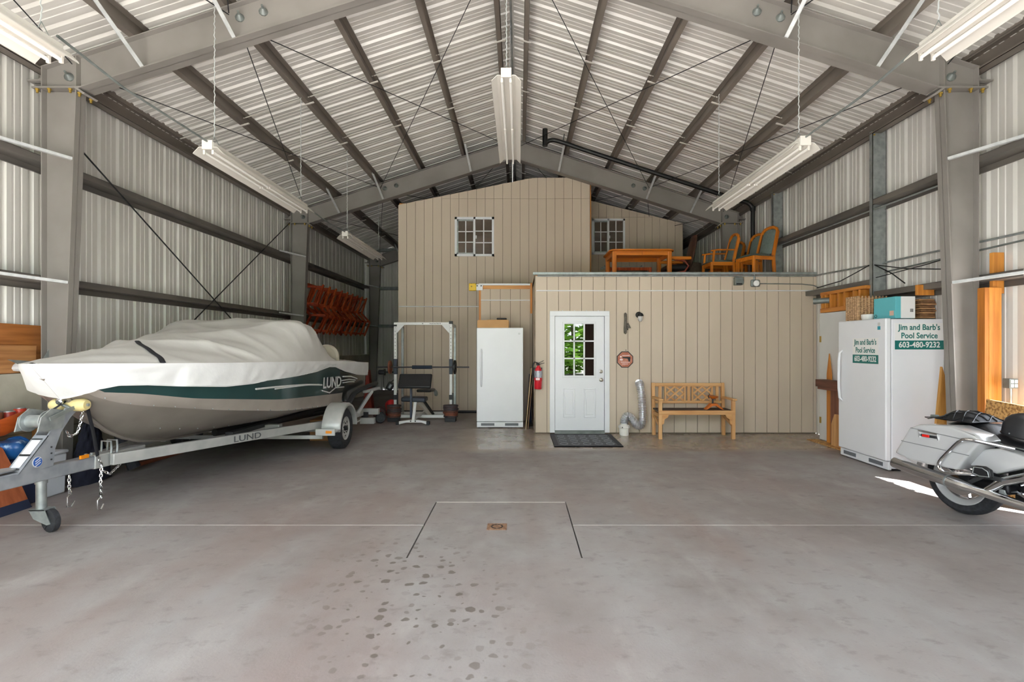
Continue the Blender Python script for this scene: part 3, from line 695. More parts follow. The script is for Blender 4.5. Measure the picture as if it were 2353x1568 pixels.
# canvas cover: a thing lying on the boat
cov = thing('boat_cover', 'pale grey canvas cover tented over the boat with a gathered skirt coloured as if lit', 'boat cover', (BX, BY, 1.3))
ztop = lambda s: smooth_tab([(0, 1.385), (0.5, 1.465), (1.17, 1.575), (1.9, 1.67), (2.5, 1.77), (2.95, 1.90), (3.2, 1.90), (3.4, 1.72), (3.75, 1.36), (4.1, 1.29), (5.5, 1.245)], s)
def pexp(s): return lerp([(0, 1.3), (1.2, 1.6), (1.9, 2.6), (2.4, 5.0), (2.9, 10.0), (3.3, 11.0), (3.7, 6.0), (4.2, 2.5), (5.4, 3.0)], s)
def crease(x): return (1 - abs(math.sin(x))) ** 3
def fold(s, u):
    a = abs(u)
    f = 0.010 * math.sin(9 * s - 7 * u) * math.sin(2.3 * s + 1)
    f += 0.022 * crease(3.1 * s - 2.6 * a + 0.5 * math.sin(4 * s)) * min(1, s * 0.6) * (0.3 + a)          # long diagonal drags
    f += 0.012 * crease(5.3 * s + 1.7 * u + 0.7 * math.sin(3 * u)) * min(1, s * 0.7)
    if 1.9 < s < 4.2: f += 0.024 * crease(11 * (s + 0.3 * a) + 0.6 * math.sin(6 * a)) * max(0, 1 - abs(s - 3.35) / 0.8) * (0.3 + a)
    return 1.5 * f * (1 - a ** 6) * min(1, s * 1.5)
def cov_pt(s, u):
    w_ = wg(s) + 0.03; z0 = zg(s) + 0.03; zt_ = max(ztop(s), z0 + 0.012)
    h = 1 - abs(u) ** pexp(s)
    # sides draw in a little below the ridge where the frame holds the canvas up
    return Vector((BX + w_ * u + 0.5 * fold(s, u) * (1 if u > 0 else -1), BY + s - 0.035, z0 + (zt_ - z0) * h + fold(s, u)))
LC = LOA + 0.08
cb = MB(); cb.grid(lambda a, b: cov_pt(LC * a ** 1.15, (abs(2 * b - 1) ** 0.7) * (1 if b > 0.5 else -1)), 170, 90)
cb.build('canvas_top', M_cover, cov, angle=75)
zskirt = lambda s: lerp([(0, 1.095), (0.04, 1.13), (0.12, 1.175), (0.28, 1.20), (0.5, 1.19), (0.8, 1.16), (1.2, 1.125), (1.55, 1.13), (1.75, 1.15), (2.4, 1.165), (3.0, 1.19), (3.45, 1.235), (3.7, 1.225), (4.2, 1.13), (4.8, 1.05), (5.45, 1.0)], s)
def skirt_pt(s, v, sd):
    zt_ = zg(s) + 0.032; zb_ = min(zskirt(s), zt_ - 0.03); z = zt_ + (zb_ - zt_) * v
    pk = 0.006 * math.sin(23 * s) * v + 0.012 * math.sin(9 * s + 3 * v + math.sin(5 * s)) * v * (1 - v) * 3 + 0.005 * math.sin(37 * s + 9 * v + 2 * math.sin(7 * s)) * v
    stem = max(0.0, 1.365 - z) * 0.9
    pull = stem * max(0, 1 - s / 0.8)          # the nose follows the raked stem
    sh = s - 0.035 + pull
    wv = max(max(hullw(sh + q, z) for q in (-0.03, 0.0, 0.04)) + 0.016, min(1, s / 0.8) * (wg(s) + 0.036 - 0.02 * v * v))
    wv = min(wv, 0.001 + 1.6 * math.sqrt(max(s, 0)))
    return Vector((BX + sd * (wv + abs(pk) * min(1, s * 2)), BY + sh, z))
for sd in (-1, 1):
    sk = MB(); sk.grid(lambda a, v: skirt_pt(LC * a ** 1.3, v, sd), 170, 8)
    sk.build('skirt', M_skirt_lit, cov, angle=75)
en = MB(); en.grid(lambda a, v: (BX + (2 * a - 1) * (wg(LOA) + 0.03), BY + LC - 0.03 + 0.01 * math.sin(30 * a), 1.235 - 0.22 * v), 24, 4); en.build('stern_flap', M_skirt_lit, cov)
hemm = MB(); hemm.tube([skirt_pt(LC * a ** 1.3, 1.0, 1) for a in [i / 170 for i in range(171)]], 0.008, 5); hemm.build('hem_cord', M_skirt_lit, cov)
M_web = mat('black_webbing', '#1c1d22', 0.8)
stp = []
for i in range(13):
    t = i / 12; s = 1.12 - 0.50 * t ** 0.8; p = cov_pt(s, t); stp.append(p + Vector((0.004, -0.004, 0.008)))
ss_ = MB(); ss_.tube(stp, 0.024, 6, flat=0.3); tag(ss_.build('strap', M_web, cov), 'black webbing strap across the bow')
# ------------------------------------------------------------------ trailer
T = thing('boat_trailer', 'galvanised grey boat trailer with winch post, jack wheel and fender, carrying the boat', 'trailer', (BX, 4.31, 0))
M_tr = mat('trailer_grey_paint', '#b9b9b6', 0.38, 0.2, dark='#a7a8a6', scale=6, detail=2)
M_trg = mat('trailer_galvanised', '#a7abb0', 0.38, 0.35, dark='#8f959c', scale=9, detail=2)
zr = lambda y: 0.53 - 0.035 * (y - 3.6)                    # the frame slopes a little to the rear
tg = MB(); tg.bar((BX, 3.45, zr(3.45)), (BX, 4.62, zr(4.62)), 0.10, 0.11); tg.build('tongue', M_trg, T, bevel=0.008)
tl = MB(); tl.prism([(-0.11, 0.0), (0.05, 0.0), (0.05, 0.42), (-0.02, 0.55), (-0.11, 0.42)], lambda a, b, d: (BX + a, 3.42 + b, zr(3.5) + d), 0.062, 0.072); tl.build('tongue_plate', M_trg, T)
MB().bar((BX, 4.58, zr(4.6)), (BX, 5.2, zr(5.2)), 0.115, 0.125).build('swing_hinge', M_tr, T, bevel=0.01)
hg = MB()
for dx in (-0.035, 0.035):
    hg.tube([(BX + 0.06, 4.78 + dx, zr(4.8) - 0.02), (BX + 0.07, 4.78 + dx, zr(4.8) + 0.10), (BX + 0.05, 4.78 + dx + 0.02, zr(4.8) + 0.16), (BX - 0.06, 4.78 + dx + 0.05, zr(4.8) + 0.16), (BX - 0.07, 4.78 + dx + 0.05, zr(4.8) - 0.02)], 0.009, 8)
for y in (4.5, 4.56, 4.62): hg.cyl((BX + 0.04, y, zr(y) + 0.07), (BX + 0.04, y, zr(y) + 0.09), 0.012, n=6)
tag(hg.build('hinge_bolts', M_galv, T), kind='stuff')
MB().box(BX + 0.05, BX + 0.068, 4.42, 4.5, zr(4.4) + 0.055, zr(4.4) + 0.085).build('side_reflector', mat('amber_lens', '#e58a17', 0.25), T)
for sd in (-1, 1):
    pts = [(0.09, 4.72), (0.57, 6.25), (0.98, 7.45), (1.0, 7.8), (1.0, 9.35)]
    r = MB()
    for (a, ya), (b, yb) in zip(pts, pts[1:]):
        r.bar((BX + sd * a, ya, zr(ya) - (0.0)), (BX + sd * b, yb, zr(yb)), 0.055, 0.105)
    rl = r.build('side_rail', M_tr, T, bevel=0.006)
    if sd > 0:
        d = Vector((0.41, 1.2, -0.03)).normalized(); n_ = Vector((d.y, -d.x, 0)).normalized()
        c0 = Vector((BX + 0.585, 6.28, zr(6.28))) + n_ * 0.031 - Vector((0.016, 0.047, 0)) * 0
        text('rail_lettering', 'LUND', 0.1, mat('grey_lettering', '#55565a', 0.5), T, (c0.x - 0.035, c0.y - 0.10, c0.z), d, (0, 0, 1), bold=0.001, sx=1.5)
    b = MB(); b.bar((BX + sd * 0.45, 6.0, 0.50), (BX + sd * 0.45, 9.4, 0.475), 0.09, 0.05); b.build('bunk', M_dark, T)
    for y in (6.2, 8.8): MB().box(BX + sd * 0.45 - 0.03, BX + sd * 0.45 + 0.03, y - 0.02, y + 0.02, 0.38, 0.48).build('bunk_bracket', M_tr, T)
    # fender: a rounded strip over the tyre with two flat steps
    fy, fr_ = 7.71, 0.40; prof = []
    for i in range(13):
        t = PI * (0.04 + 0.92 * i / 12); prof.append((fy - fr_ * math.cos(t), 0.30 + fr_ * math.sin(t) * 0.97))
    f = MB()
    x0_, x1_ = BX + sd * 1.02, BX + sd * 1.29
    rg = []
    for y, z in prof: rg.append([(x0_, y, z), (x1_ - sd * 0.03, y, z), (x1_, y + (y - fy) * -0.03, z - 0.02), (x1_, y + (y - fy) * -0.06, z - 0.05), (x0_, y, z - 0.05)])
    f.loft(rg, closed=True)
    f.box(min(x0_, x1_), max(x0_, x1_), 7.15, 7.33, 0.325, 0.345).box(min(x0_, x1_), max(x0_, x1_), 7.10, 7.13, 0.29, 0.385).box(min(x0_, x1_), max(x0_, x1_), 8.1, 8.3, 0.325, 0.345)
    fe = f.build('fender', M_tr, T, bevel=0.006)
    if sd > 0: MB().box(BX + 1.17, BX + 1.25, 7.085, 7.10, 0.325, 0.36).build('fender_reflector', MATS['amber_lens'], fe)
    cx_ = BX + sd * 1.155
    wh = MB(); wh.lathe([(0.0, -0.02), (0.045, -0.02), (0.05, 0.02), (0.13, 0.03), (0.165, 0.0), (0.172, 0.035), (0.18, 0.035), (0.172, -0.09), (0.0, -0.09)], (cx_ + sd * 0.05, fy, 0.30), (sd, 0, 0), 32)
    wo = wh.build('wheel', mat('wheel_grey', '#c6c6c4', 0.35, 0.3), T)
    ty = MB(); ty.lathe([(0.175, -0.085), (0.21, -0.10), (0.27, -0.098), (0.298, -0.075), (0.302, 0.0), (0.298, 0.075), (0.27, 0.098), (0.21, 0.10), (0.175, 0.085)], (cx_, fy, 0.302), (sd, 0, 0), 40, closed=True); ty.build('tyre', M_rubber, wo)
    hbm = MB(); hbm.lathe([(0.032, 0), (0.032, 0.04), (0.022, 0.05)], (cx_ + sd * 0.06, fy, 0.30), (sd, 0, 0), 14)
    for k in range(5): t = 2 * PI * k / 5 + 0.3; hbm.cyl((cx_ + sd * 0.05, fy + 0.075 * math.cos(t), 0.30 + 0.075 * math.sin(t)), (cx_ + sd * 0.085, fy + 0.075 * math.cos(t), 0.30 + 0.075 * math.sin(t)), 0.011, n=6)
    tag(hbm.build('hub_nuts', M_dark, wo), kind='stuff')
    sl_ = MB()
    for k in range(5):
        t = 2 * PI * k / 5 + 0.9; sl_.boxm(Matrix.Translation((cx_ + sd * 0.075, fy + 0.118 * math.cos(t), 0.30 + 0.118 * math.sin(t))) @ Matrix.Rotation(t, 4, 'X'), 0.008, 0.03, 0.05)
    tag(sl_.build('wheel_slots', M_black, wo), kind='stuff')
    # guide and step at the stern
    gp = MB(); gp.bar((BX + sd * 1.02, 8.95, 0.36), (BX + sd * 1.22, 9.15, 0.74), 0.05, 0.05).bar((BX + sd * 1.13, 9.0, 0.735), (BX + sd * 1.24, 9.5, 0.76), 0.07, 0.05); gp.build('guide_post', M_tr, T, bevel=0.004)
    gb = MB(); gb.tube([(BX + sd * 1.06, 8.25, 0.55), (BX + sd * 1.10, 8.5, 0.74), (BX + sd * 1.12, 8.7, 0.79), (BX + sd * 1.14, 9.7, 0.84)], 0.04, 8); gb.build('guide_bunk', M_dark, T)
    rr_ = MB(); rr_.box(BX + sd * 1.12 - 0.17, BX + sd * 1.12 + 0.17, 9.30, 9.40, 0.29, 0.40).box(BX + sd * 1.10 - 0.13, BX + sd * 1.10 + 0.13, 9.24, 9.34, 0.13, 0.24); rl_ = rr_.build('tail_bracket', M_tr, T, bevel=0.006)
    MB().box(BX + sd * 1.05 - 0.06, BX + sd * 1.05 + 0.06, 9.275, 9.30, 0.22, 0.34).build('tail_lamp', M_black, T)
for pq in (((BX - 1.1, 7.71, 0.28), (BX + 1.1, 7.71, 0.28), 0.06, 0.06), ((BX - 1.05, 7.3, 0.24), (BX + 1.05, 7.3, 0.24), 0.05, 0.05), ((BX - 1.0, 9.3, zr(9.3)), (BX + 1.0, 9.3, zr(9.3)), 0.06, 0.08), ((BX - 0.8, 6.9, zr(6.9)), (BX + 0.8, 6.9, zr(6.9)), 0.05, 0.07)): MB().bar(*pq).build('cross_member', M_tr, T)
MB().cyl((BX + 0.1, 6.3, 0.47), (BX + 0.55, 8.8, 0.42), 0.045, n=10).build('conduit_pipe', M_black, T)
MB().box(BX + 0.48, BX + 0.68, 6.75, 6.86, 0.42, 0.50).build('rail_step', M_tr, T, bevel=0.01)
# winch post
M_post = M_trg
wpz = zr(4.1) + 0.05
wp_ = MB(); wp_.prism([(3.88, wpz), (4.17, wpz), (4.185, wpz + 0.13), (4.24, wpz + 0.26), (4.33, wpz + 0.37), (4.44, wpz + 0.46), (4.40, wpz + 0.50), (4.28, wpz + 0.45), (4.20, wpz + 0.36), (4.12, wpz + 0.25)], lambda a, b, d: (BX + d, a, b), 0.045, 0.055)
wp_.prism([(3.88, wpz), (4.17, wpz), (4.185, wpz + 0.13), (4.24, wpz + 0.26), (4.33, wpz + 0.37), (4.44, wpz + 0.46), (4.40, wpz + 0.50), (4.28, wpz + 0.45), (4.20, wpz + 0.36), (4.12, wpz + 0.25)], lambda a, b, d: (BX + d, a, b), -0.055, -0.045)
wp_.prism([(3.875, wpz), (3.885, wpz), (4.13, wpz + 0.25), (4.12, wpz + 0.255)], lambda a, b, d: (BX + d, a, b), -0.055, 0.055)
wpo = wp_.build('winch_post', M_post, T)
dec = MB()
dv = Vector((0, 4.12 - 3.88, 0.25)).normalized(); nn = Vector((0, -dv.z, dv.y))
for q0, q1, in ((0.05, 0.15), (0.17, 0.30)):
    c_ = Vector((BX, 3.88, wpz)) + dv * (q0 + q1) / 2 + nn * 0.009
    dec.boxm(Matrix.Translation(c_) @ Matrix(((1, 0, 0), (0, dv.y, nn.y), (0, dv.z, nn.z))).to_4x4(), 0.07, q1 - q0, 0.002)
dec.build('label_plate', mat('label_paper', '#cfd0d3', 0.5), wpo)
dec2 = MB()
for q in (0.035, 0.16, 0.165, 0.31):
    c_ = Vector((BX, 3.88, wpz)) + dv * q + nn * 0.0105; dec2.boxm(Matrix.Translation(c_) @ Matrix(((1, 0, 0), (0, dv.y, nn.y), (0, dv.z, nn.z))).to_4x4(), 0.085, 0.008, 0.002)
tag(dec2.build('label_print', M_black, wpo), kind='stuff')
M_blue = mat('sticker_blue', '#2a5aa8', 0.4)
dm = MB(); dm.lathe([(0.001, 0), (0.042, 0), (0.042, 0.003), (0.001, 0.003)], (BX + 0.055, 4.03, wpz + 0.06), (1, 0, 0), 20); stk = dm.build('round_sticker', MATS['label_paper'], wpo)
d2 = MB()
d2.lathe([(0.001, 0), (0.037, 0), (0.037, 0.002), (0.001, 0.002)], (BX + 0.0585, 4.03, wpz + 0.06), (1, 0, 0), 20); d2.build('sticker_disc', M_blue, wpo)
d3 = MB()
for k in (-1, 0, 1): d3.boxm(Matrix.Translation((BX + 0.0615, 4.03, wpz + 0.06 + 0.018 * k)) @ Matrix.Rotation(0.5, 4, 'X'), 0.002, 0.05, 0.006)
tag(d3.build('sticker_stripes', MATS['label_paper'], wpo), kind='stuff')
for k in range(3): MB().cyl((BX + 0.055, 4.15, wpz + 0.05 + 0.05 * k), (BX + 0.057, 4.15, wpz + 0.06 + 0.05 * k), 0.007, n=8).build('bolt_hole', M_black, wpo)
M_roll = mat('cream_rubber', '#e3d39a', 0.5, dark='#d3c185', scale=8)
ro = MB(); ro.lathe([(0.012, -0.15), (0.040, -0.15), (0.054, -0.12), (0.054, -0.06), (0.030, -0.01), (0.030, 0.01), (0.054, 0.06), (0.054, 0.12), (0.040, 0.15), (0.012, 0.15)], (BX + 0.02, 4.36, 1.035), (1, 0, 0), 24); ro.build('bow_roller', M_roll, T)
MB().cyl((BX + 0.165, 4.36, 1.035), (BX + 0.185, 4.36, 1.035), 0.014, n=6).build('roller_bolt', M_galv, T)
wi = MB(); wi.lathe([(0.085, -0.09), (0.085, -0.08), (0.05, -0.08), (0.05, 0.06), (0.085, 0.06), (0.085, 0.07)], (BX - 0.02, 4.13, 0.93), (1, 0, 0), 24)
wi.prism([(4.02, 0.86), (4.24, 0.86), (4.27, 1.0), (4.14, 1.03), (4.05, 0.97)], lambda a, b, d: (BX + d, a, b), 0.06, 0.07).prism([(4.02, 0.86), (4.24, 0.86), (4.27, 1.0), (4.14, 1.03), (4.05, 0.97)], lambda a, b, d: (BX + d, a, b), -0.12, -0.11)
wn = wi.build('winch', M_galv, T)
wh_ = MB(); wh_.bar((BX + 0.09, 4.10, 0.95), (BX + 0.10, 4.32, 1.02), 0.012, 0.03).cyl((BX + 0.09, 4.30, 1.01), (BX - 0.05, 4.32, 1.06), 0.012, n=8); wh_.build('winch_handle', M_galvd, wn)
MB().tube([(BX, 4.2, 1.0), (BX, 4.33, 1.06), (BX, 4.40, 1.10)], 0.014, 6, flat=0.3).build('winch_strap', M_web, wn)
MB().tube([(BX + 0.10, 4.44, 1.02), (BX + 0.10, 4.50, 0.80), (BX + 0.11, 4.54, 0.56)], 0.02, 6, flat=0.25).build('tie_down_strap', M_web, T)
def chain(pts, parent, n=None, r=0.0045, L=0.034, name='chain_link', m=None):
    """separate links along a polyline"""
    pts = [Vector(p) for p in pts]; tot = sum((b - a).length for a, b in zip(pts, pts[1:])); k = int(tot / (L * 0.78)); out = []
    for i in range(k):
        d = (i + 0.5) / k * tot
        for a, b in zip(pts, pts[1:]):
            l_ = (b - a).length
            if d <= l_: break
            d -= l_
        c_ = a + (b - a) * (d / l_); u = (b - a).normalized(); v = u.cross(Vector((1, 0.3, 0))).normalized()
        if i % 2: v = u.cross(v)
        mb = MB(); ring = []
        for q in range(11):
            t = 2 * PI * q / 10; ring.append(c_ + u * (L / 2 * math.cos(t)) + v * (L * 0.3 * math.sin(t)))
        mb.tube(ring, r, 5, cap=False); out.append(mb.build(name, m or M_chrome, parent))
    return out
chain([(BX + 0.10, 4.40, 0.98), (BX + 0.11, 4.36, 0.88), (BX + 0.11, 4.33, 0.80), (BX + 0.10, 4.27, 0.78), (BX + 0.09, 4.25, 0.83)], T)
chain([(BX + 0.07, 4.58, 0.57), (BX + 0.08, 4.62, 0.46), (BX + 0.08, 4.61, 0.30), (BX + 0.08, 4.615, 0.16)], T)
chain([(BX + 0.07, 4.30, 0.45), (BX + 0.07, 4.30, 0.35), (BX + 0.07, 4.31, 0.29)], T)
chain([(BX + 0.07, 4.62, 0.42), (BX + 0.09, 4.70, 0.36), (BX + 0.09, 4.82, 0.42), (BX + 0.08, 4.86, 0.5)], T)
for (y, z) in ((4.31, 0.24), (4.615, 0.12)):
    MB().tube([(BX + 0.07, y, z + 0.05), (BX + 0.07, y - 0.03, z + 0.03), (BX + 0.07, y - 0.03, z - 0.05), (BX + 0.07, y + 0.01, z - 0.06), (BX + 0.07, y + 0.04, z - 0.02)], 0.006, 6).build('safety_hook', M_chrome, T)
# jack with castor
jx, jy = BX - 0.10, 4.23
jk = MB(); jk.cyl((jx, jy, 0.18), (jx, jy, 0.46), 0.036, n=18); jk.cyl((jx, jy, 0.40), (jx, jy, 0.60), 0.042, n=18); jko = jk.build('jack_tube', M_galv, T)
fk = MB(); fk.prism([(-0.06, 0.195), (0.07, 0.195), (0.12, 0.08), (0.09, 0.07), (-0.02, 0.12)], lambda a, b, d: (jx + a, jy + d, b), -0.05, -0.044).prism([(-0.06, 0.195), (0.07, 0.195), (0.12, 0.08), (0.09, 0.07), (-0.02, 0.12)], lambda a, b, d: (jx + a, jy + d, b), 0.044, 0.05).box(jx - 0.06, jx + 0.07, jy - 0.05, jy + 0.05, 0.187, 0.197)
fk.build('castor_fork', M_galv, jko)
cw_ = MB(); cw_.lathe([(0.02, -0.03), (0.075, -0.03), (0.092, -0.02), (0.095, 0.0), (0.092, 0.02), (0.075, 0.03), (0.02, 0.03)], (jx + 0.08, jy, 0.096), (0.35, 1, 0), 28); cwo = cw_.build('castor_wheel', M_rubber, jko)
for k in range(6):
    t = PI * k / 3; MB().bar((jx + 0.08 + 0.01, jy - 0.03, 0.096), (jx + 0.08 + 0.075 * math.cos(t) + 0.01, jy - 0.03, 0.096 + 0.075 * math.sin(t)), 0.006, 0.006).build('castor_spoke', M_dark, jko)
# ------------------------------------------------------------------ things along the side wall by the bow
WX = X_(-1, HO)
def board(name, label, cat, poly, f, d0, d1, m, group=None, bevel=0.002):
    mb = MB(); mb.prism(poly, f, d0, d1); o = mb.build(name, m, None, smooth=False, bevel=bevel); return tag(o, label, cat, group)
board('plywood_sheet', 'dark varnished plywood sheet standing on the concrete ledge against the ribbed wall', 'plywood', [(4.3, 1.255), (5.95, 1.255), (6.22, 1.74), (6.16, 1.755), (4.3, 1.80)], lambda a, b, d: (WX - 0.10 + d + (1.255 - b) * 0.12, a, b), -0.01, 0.01, M_ply)
board('plywood_board', 'paler worn plywood board leaning in front of the dark sheet on the ledge', 'plywood', [(4.5, 1.255), (5.55, 1.255), (5.62, 1.54), (4.5, 1.56)], lambda a, b, d: (WX - 0.03 + d + (1.255 - b) * 0.2, a, b), -0.008, 0.008, wood('worn_plywood', '#c08a56', '#9a6438', 'y', 0.6))
brk = MB(); brk.prism([(5.2, 1.40), (5.62, 1.36), (5.62, 1.30), (5.42, 1.30)], lambda a, b, d: (WX + 0.02 + d, a, b), -0.003, 0.003).prism([(5.58, 1.40), (5.66, 1.52), (5.68, 1.42)], lambda a, b, d: (WX + 0.03 + d, a, b), -0.003, 0.003)
tag(brk.build('metal_bracket', M_galv, None, smooth=False), 'bent pale metal bracket with a pointed end on the concrete ledge', 'bracket')
bag = MB(); bag.grid(lambda u, v: (WX + 0.0 + 0.06 * math.sin(PI * u) + 0.02 * math.sin(9 * v), 5.25 + 0.35 * u, 1.255 + 0.13 * math.sin(PI * min(1, v * 0.98)) * (0.6 + 0.4 * math.sin(PI * u)) + 0.01 * math.sin(14 * u)), 16, 12)
bag = MB(); bag.ball((WX - 0.02, 5.45, 1.31), 0.10, 0.16, 0.06, 14, 8)
for v in bag.v: v.z += 0.012 * math.sin(40 * v.y) + 0.008 * math.sin(50 * v.x); v.z = max(v.z, 1.253)
tag(bag.build('plastic_bag', mat('clear_plastic', '#dcdbdc', 0.25, var=0.1, scale=20), None), 'crumpled clear plastic bag on the concrete ledge by the column', 'bag')
# brown ramp boards under the tongue
rp = thing('ramp_board', 'reddish plywood ramp board with a dark blue edge strip leaning below the trailer tongue', 'board', (-4.75, 4.5, 0))
M_rply = wood('red_plywood', '#b5653f', '#98502f', 'z', 0.5)
Fr = lambda a, b, d: (-4.66 - 0.30 * b + d, a, b)
mb = MB(); mb.prism([(4.0, 0.075), (4.87, 0.075), (4.83, 0.35), (4.78, 0.58), (4.66, 0.68), (4.0, 0.68)], Fr, -0.01, 0.01); mb.build('panel', M_rply, rp, smooth=False)
mb = MB(); mb.prism([(4.0, 0.0), (4.88, 0.0), (4.865, 0.08), (4.0, 0.08)], Fr, -0.014, 0.016); es_ = mb.build('edge_strip', mat('navy_rubber', '#202a44', 0.7), rp, smooth=False)
for k in range(6): MB().ball((-4.645 - 0.02, 4.2 + k * 0.125, 0.045), 0.007, 0.007, 0.007, 6, 4).build('strip_screw', M_galv, rp)
board('grey_board', 'pale grey board end standing behind the reddish ramp board', 'board', [(4.6, 0), (4.98, 0), (4.9, 0.34), (4.6, 0.36)], lambda a, b, d: (-4.80 - 0.3 * b + d, a, b), -0.01, 0.01, M_tr)
# shelf of cans behind an oar
sh = thing('low_shelf', 'low wooden shelf holding cans behind the trailer winch', 'shelf', (-4.98, 4.9, 0))
MB().box(-5.20, -5.02, 4.6, 5.5, 0.70, 0.73).build('shelf_board', M_pine, sh, smooth=False)
for y in (4.62, 5.45): MB().box(-5.19, -5.03, y, y + 0.03, 0, 0.70).build('shelf_side', M_pine, sh, smooth=False)
MB().box(-5.19, -5.03, 4.65, 5.45, 0.30, 0.33).build('shelf_board', M_pine, sh, smooth=False)
cans = [(4.70, '#8d3a2c', 0.055, 0.13), (4.85, '#3a3c42', 0.06, 0.15), (4.99, '#7a4a36', 0.06, 0.16), (5.12, '#a8382c', 0.055, 0.15), (5.24, '#c9432f', 0.05, 0.17), (5.35, '#2c3f6b', 0.045, 0.14)]
nmz = ['maroon', 'charcoal', 'brown', 'brick red', 'scarlet', 'navy']
for (y, c_, r_, h_), nz in zip(cans, nmz):
    o = thing('paint_can', '%s can in the row on the low shelf behind the winch' % nz, 'can', (-5.11, y, 0.73), group='cans on the low shelf')
    MB().lathe([(r_, 0), (r_, h_ - 0.01), (r_ - 0.006, h_)], (-5.11, y, 0.73), (0, 0, 1), 18).build('can_body', mat('can_' + nz.replace(' ', '_'), c_, 0.4), o)
    MB().lathe([(r_ - 0.004, 0), (r_ - 0.006, 0.008), (0.001, 0.008)], (-5.11, y, 0.73 + h_ - 0.002), (0, 0, 1), 18).build('can_lid', M_galv, o)
oar = thing('oar', 'orange wooden oar blade poking out in front of the cans', 'oar', (-4.7, 4.4, 0.75))
MB().tube([(-4.62, 3.7, 0.62), (-4.78, 4.42, 0.72)], 0.02, 8).build('shaft', M_oak, oar)
MB().tube([(-4.78, 4.40, 0.718), (-4.81, 4.55, 0.74), (-4.85, 4.80, 0.77), (-4.91, 5.10, 0.825), (-4.92, 5.15, 0.835)], [0.022, 0.055, 0.075, 0.07, 0.045], 10, flat=0.22, up=(1, 0, 0.2)).build('blade', wood('orange_varnish', '#d2622a', '#b04a1a', 'y', 0.35), oar)
bx = thing('storage_tote', 'pale grey plastic tote on the floor behind the winch post', 'box', (-4.7, 4.75, 0))
MB().prism([(-0.22, 0), (0.22, 0), (0.26, 0.42), (-0.26, 0.42)], lambda a, b, d: (-4.88 + a * 0.5, 5.24 + d, b), -0.14, 0.14).build('tote_body', mat('pale_plastic', '#ccd0d6', 0.5, var=0.08, scale=4), bx, bevel=0.015)
MB().box(-5.015, -4.745, 5.085, 5.395, 0.42, 0.45).build('tote_lid', MATS['pale_plastic'], bx, bevel=0.01)
tb = MB(); tb.ball((-4.87, 4.93, 0.55), 0.12, 0.14, 0.11, 18, 12)
for v in tb.v:
    k = 0.025 * math.sin(28 * v.x + 3 * math.sin(17 * v.y)) + 0.02 * math.sin(33 * v.z + 21 * v.y); v.x += k * 0.7; v.y -= k; v.z = max(v.z + 0.5 * k, 0.443)
tag(tb.build('tarp_bundle', mat('blue_tarp', '#1f5591', 0.3, dark='#9db9d6', scale=9, sharp=(0.58, 0.66)), None, angle=70), 'crumpled blue tarp bundle beside the grey tote', 'tarp')
nb = thing('tool_box', 'small navy tool box under the blue tarp bundle', 'tool box', (-4.5, 4.6, 0.0))
MB().box(-4.99, -4.75, 4.89, 5.07, 0.0, 0.44).build('box_body', mat('navy_plastic', '#1d2644', 0.35), nb, bevel=0.01)
MB().box(-4.75, -4.742, 4.95, 5.01, 0.36, 0.42).build('box_latch', M_galv, nb)
pst = MB(); pst.box(-5.2, -5.12, 4.42, 4.56, 0, 1.02); tag(pst.build('brown_post', wood('brown_post_wood', '#8a5a38', '#6b4226', 'z'), None, bevel=0.004), 'short brown timber post against the concrete stem wall', 'post')
# dark quilted moving blanket heaped behind the tongue, grey tarp and pole
q = MB()
def quilt(u, v):
    a = 2 * PI * u; r_ = (1 - v) ** 0.7; k = 0.012 * math.sin(30 * a / 3) * math.sin(26 * v)
    return Vector((-4.86 + (0.11 * r_ + k) * math.cos(a), 5.80 + (0.28 * r_ + k) * math.sin(a), 0.80 * v + 0.02 * math.sin(3 * a) * (1 - v)))
q.grid(quilt, 40, 24); tag(q.build('quilted_blanket', mat('navy_quilting', '#191c2e', 0.85, dark='#0f1120', scale=40), None, angle=70), 'dark navy quilted blanket heaped on the floor behind the winch post', 'blanket')
q = MB(); q.grid(lambda u, v: Vector((-5.16 + 0.18 * u * (1 - 0.5 * v), 5.98 + 0.12 * v + 0.03 * math.sin(9 * u + 4 * v), 0.0 + 0.74 * v + 0.02 * math.sin(12 * u))), 24, 16)
q.grid(lambda u, v: Vector((-5.16 + 0.18 * u * (1 - 0.5 * v), 6.24 - 0.13 * v, 0.74 * v)), 24, 4); tag(q.build('folded_tarp', mat('blue_grey_tarp', '#8f9db0', 0.35, dark='#6b7a90', scale=7), None, angle=70), 'shiny blue grey folded tarp propped beside the quilted blanket', 'tarp')
q = MB(); q.tube([(-4.70, 6.25, 0.05), (-4.80, 6.2, 0.34), (-4.88, 6.18, 0.60), (-4.95, 6.15, 0.80)], [0.07, 0.06, 0.045, 0.02], 10); tag(q.build('duffel_bag', M_web, None), 'slim black duffel bag propped up behind the bow roller', 'bag')
q = MB(); q.bar((-4.90, 6.45, 0.03), (-4.86, 7.6, 0.03), 0.14, 0.05); tag(q.build('floor_plank', wood('brown_plank', '#8a5238', '#6e3d28', 'y'), None, bevel=0.003), 'reddish brown plank lying along the foot of the concrete stem wall', 'plank')
q = MB(); q.box(-3.4, -3.0, 8.3, 8.75, 0.0, 0.34); tag(q.build('floor_carton', mat('brown_carton', '#a9784e', 0.8, var=0.1, scale=4), None, bevel=0.006), 'brown carton on the floor beyond the trailer rail under the hull', 'carton')
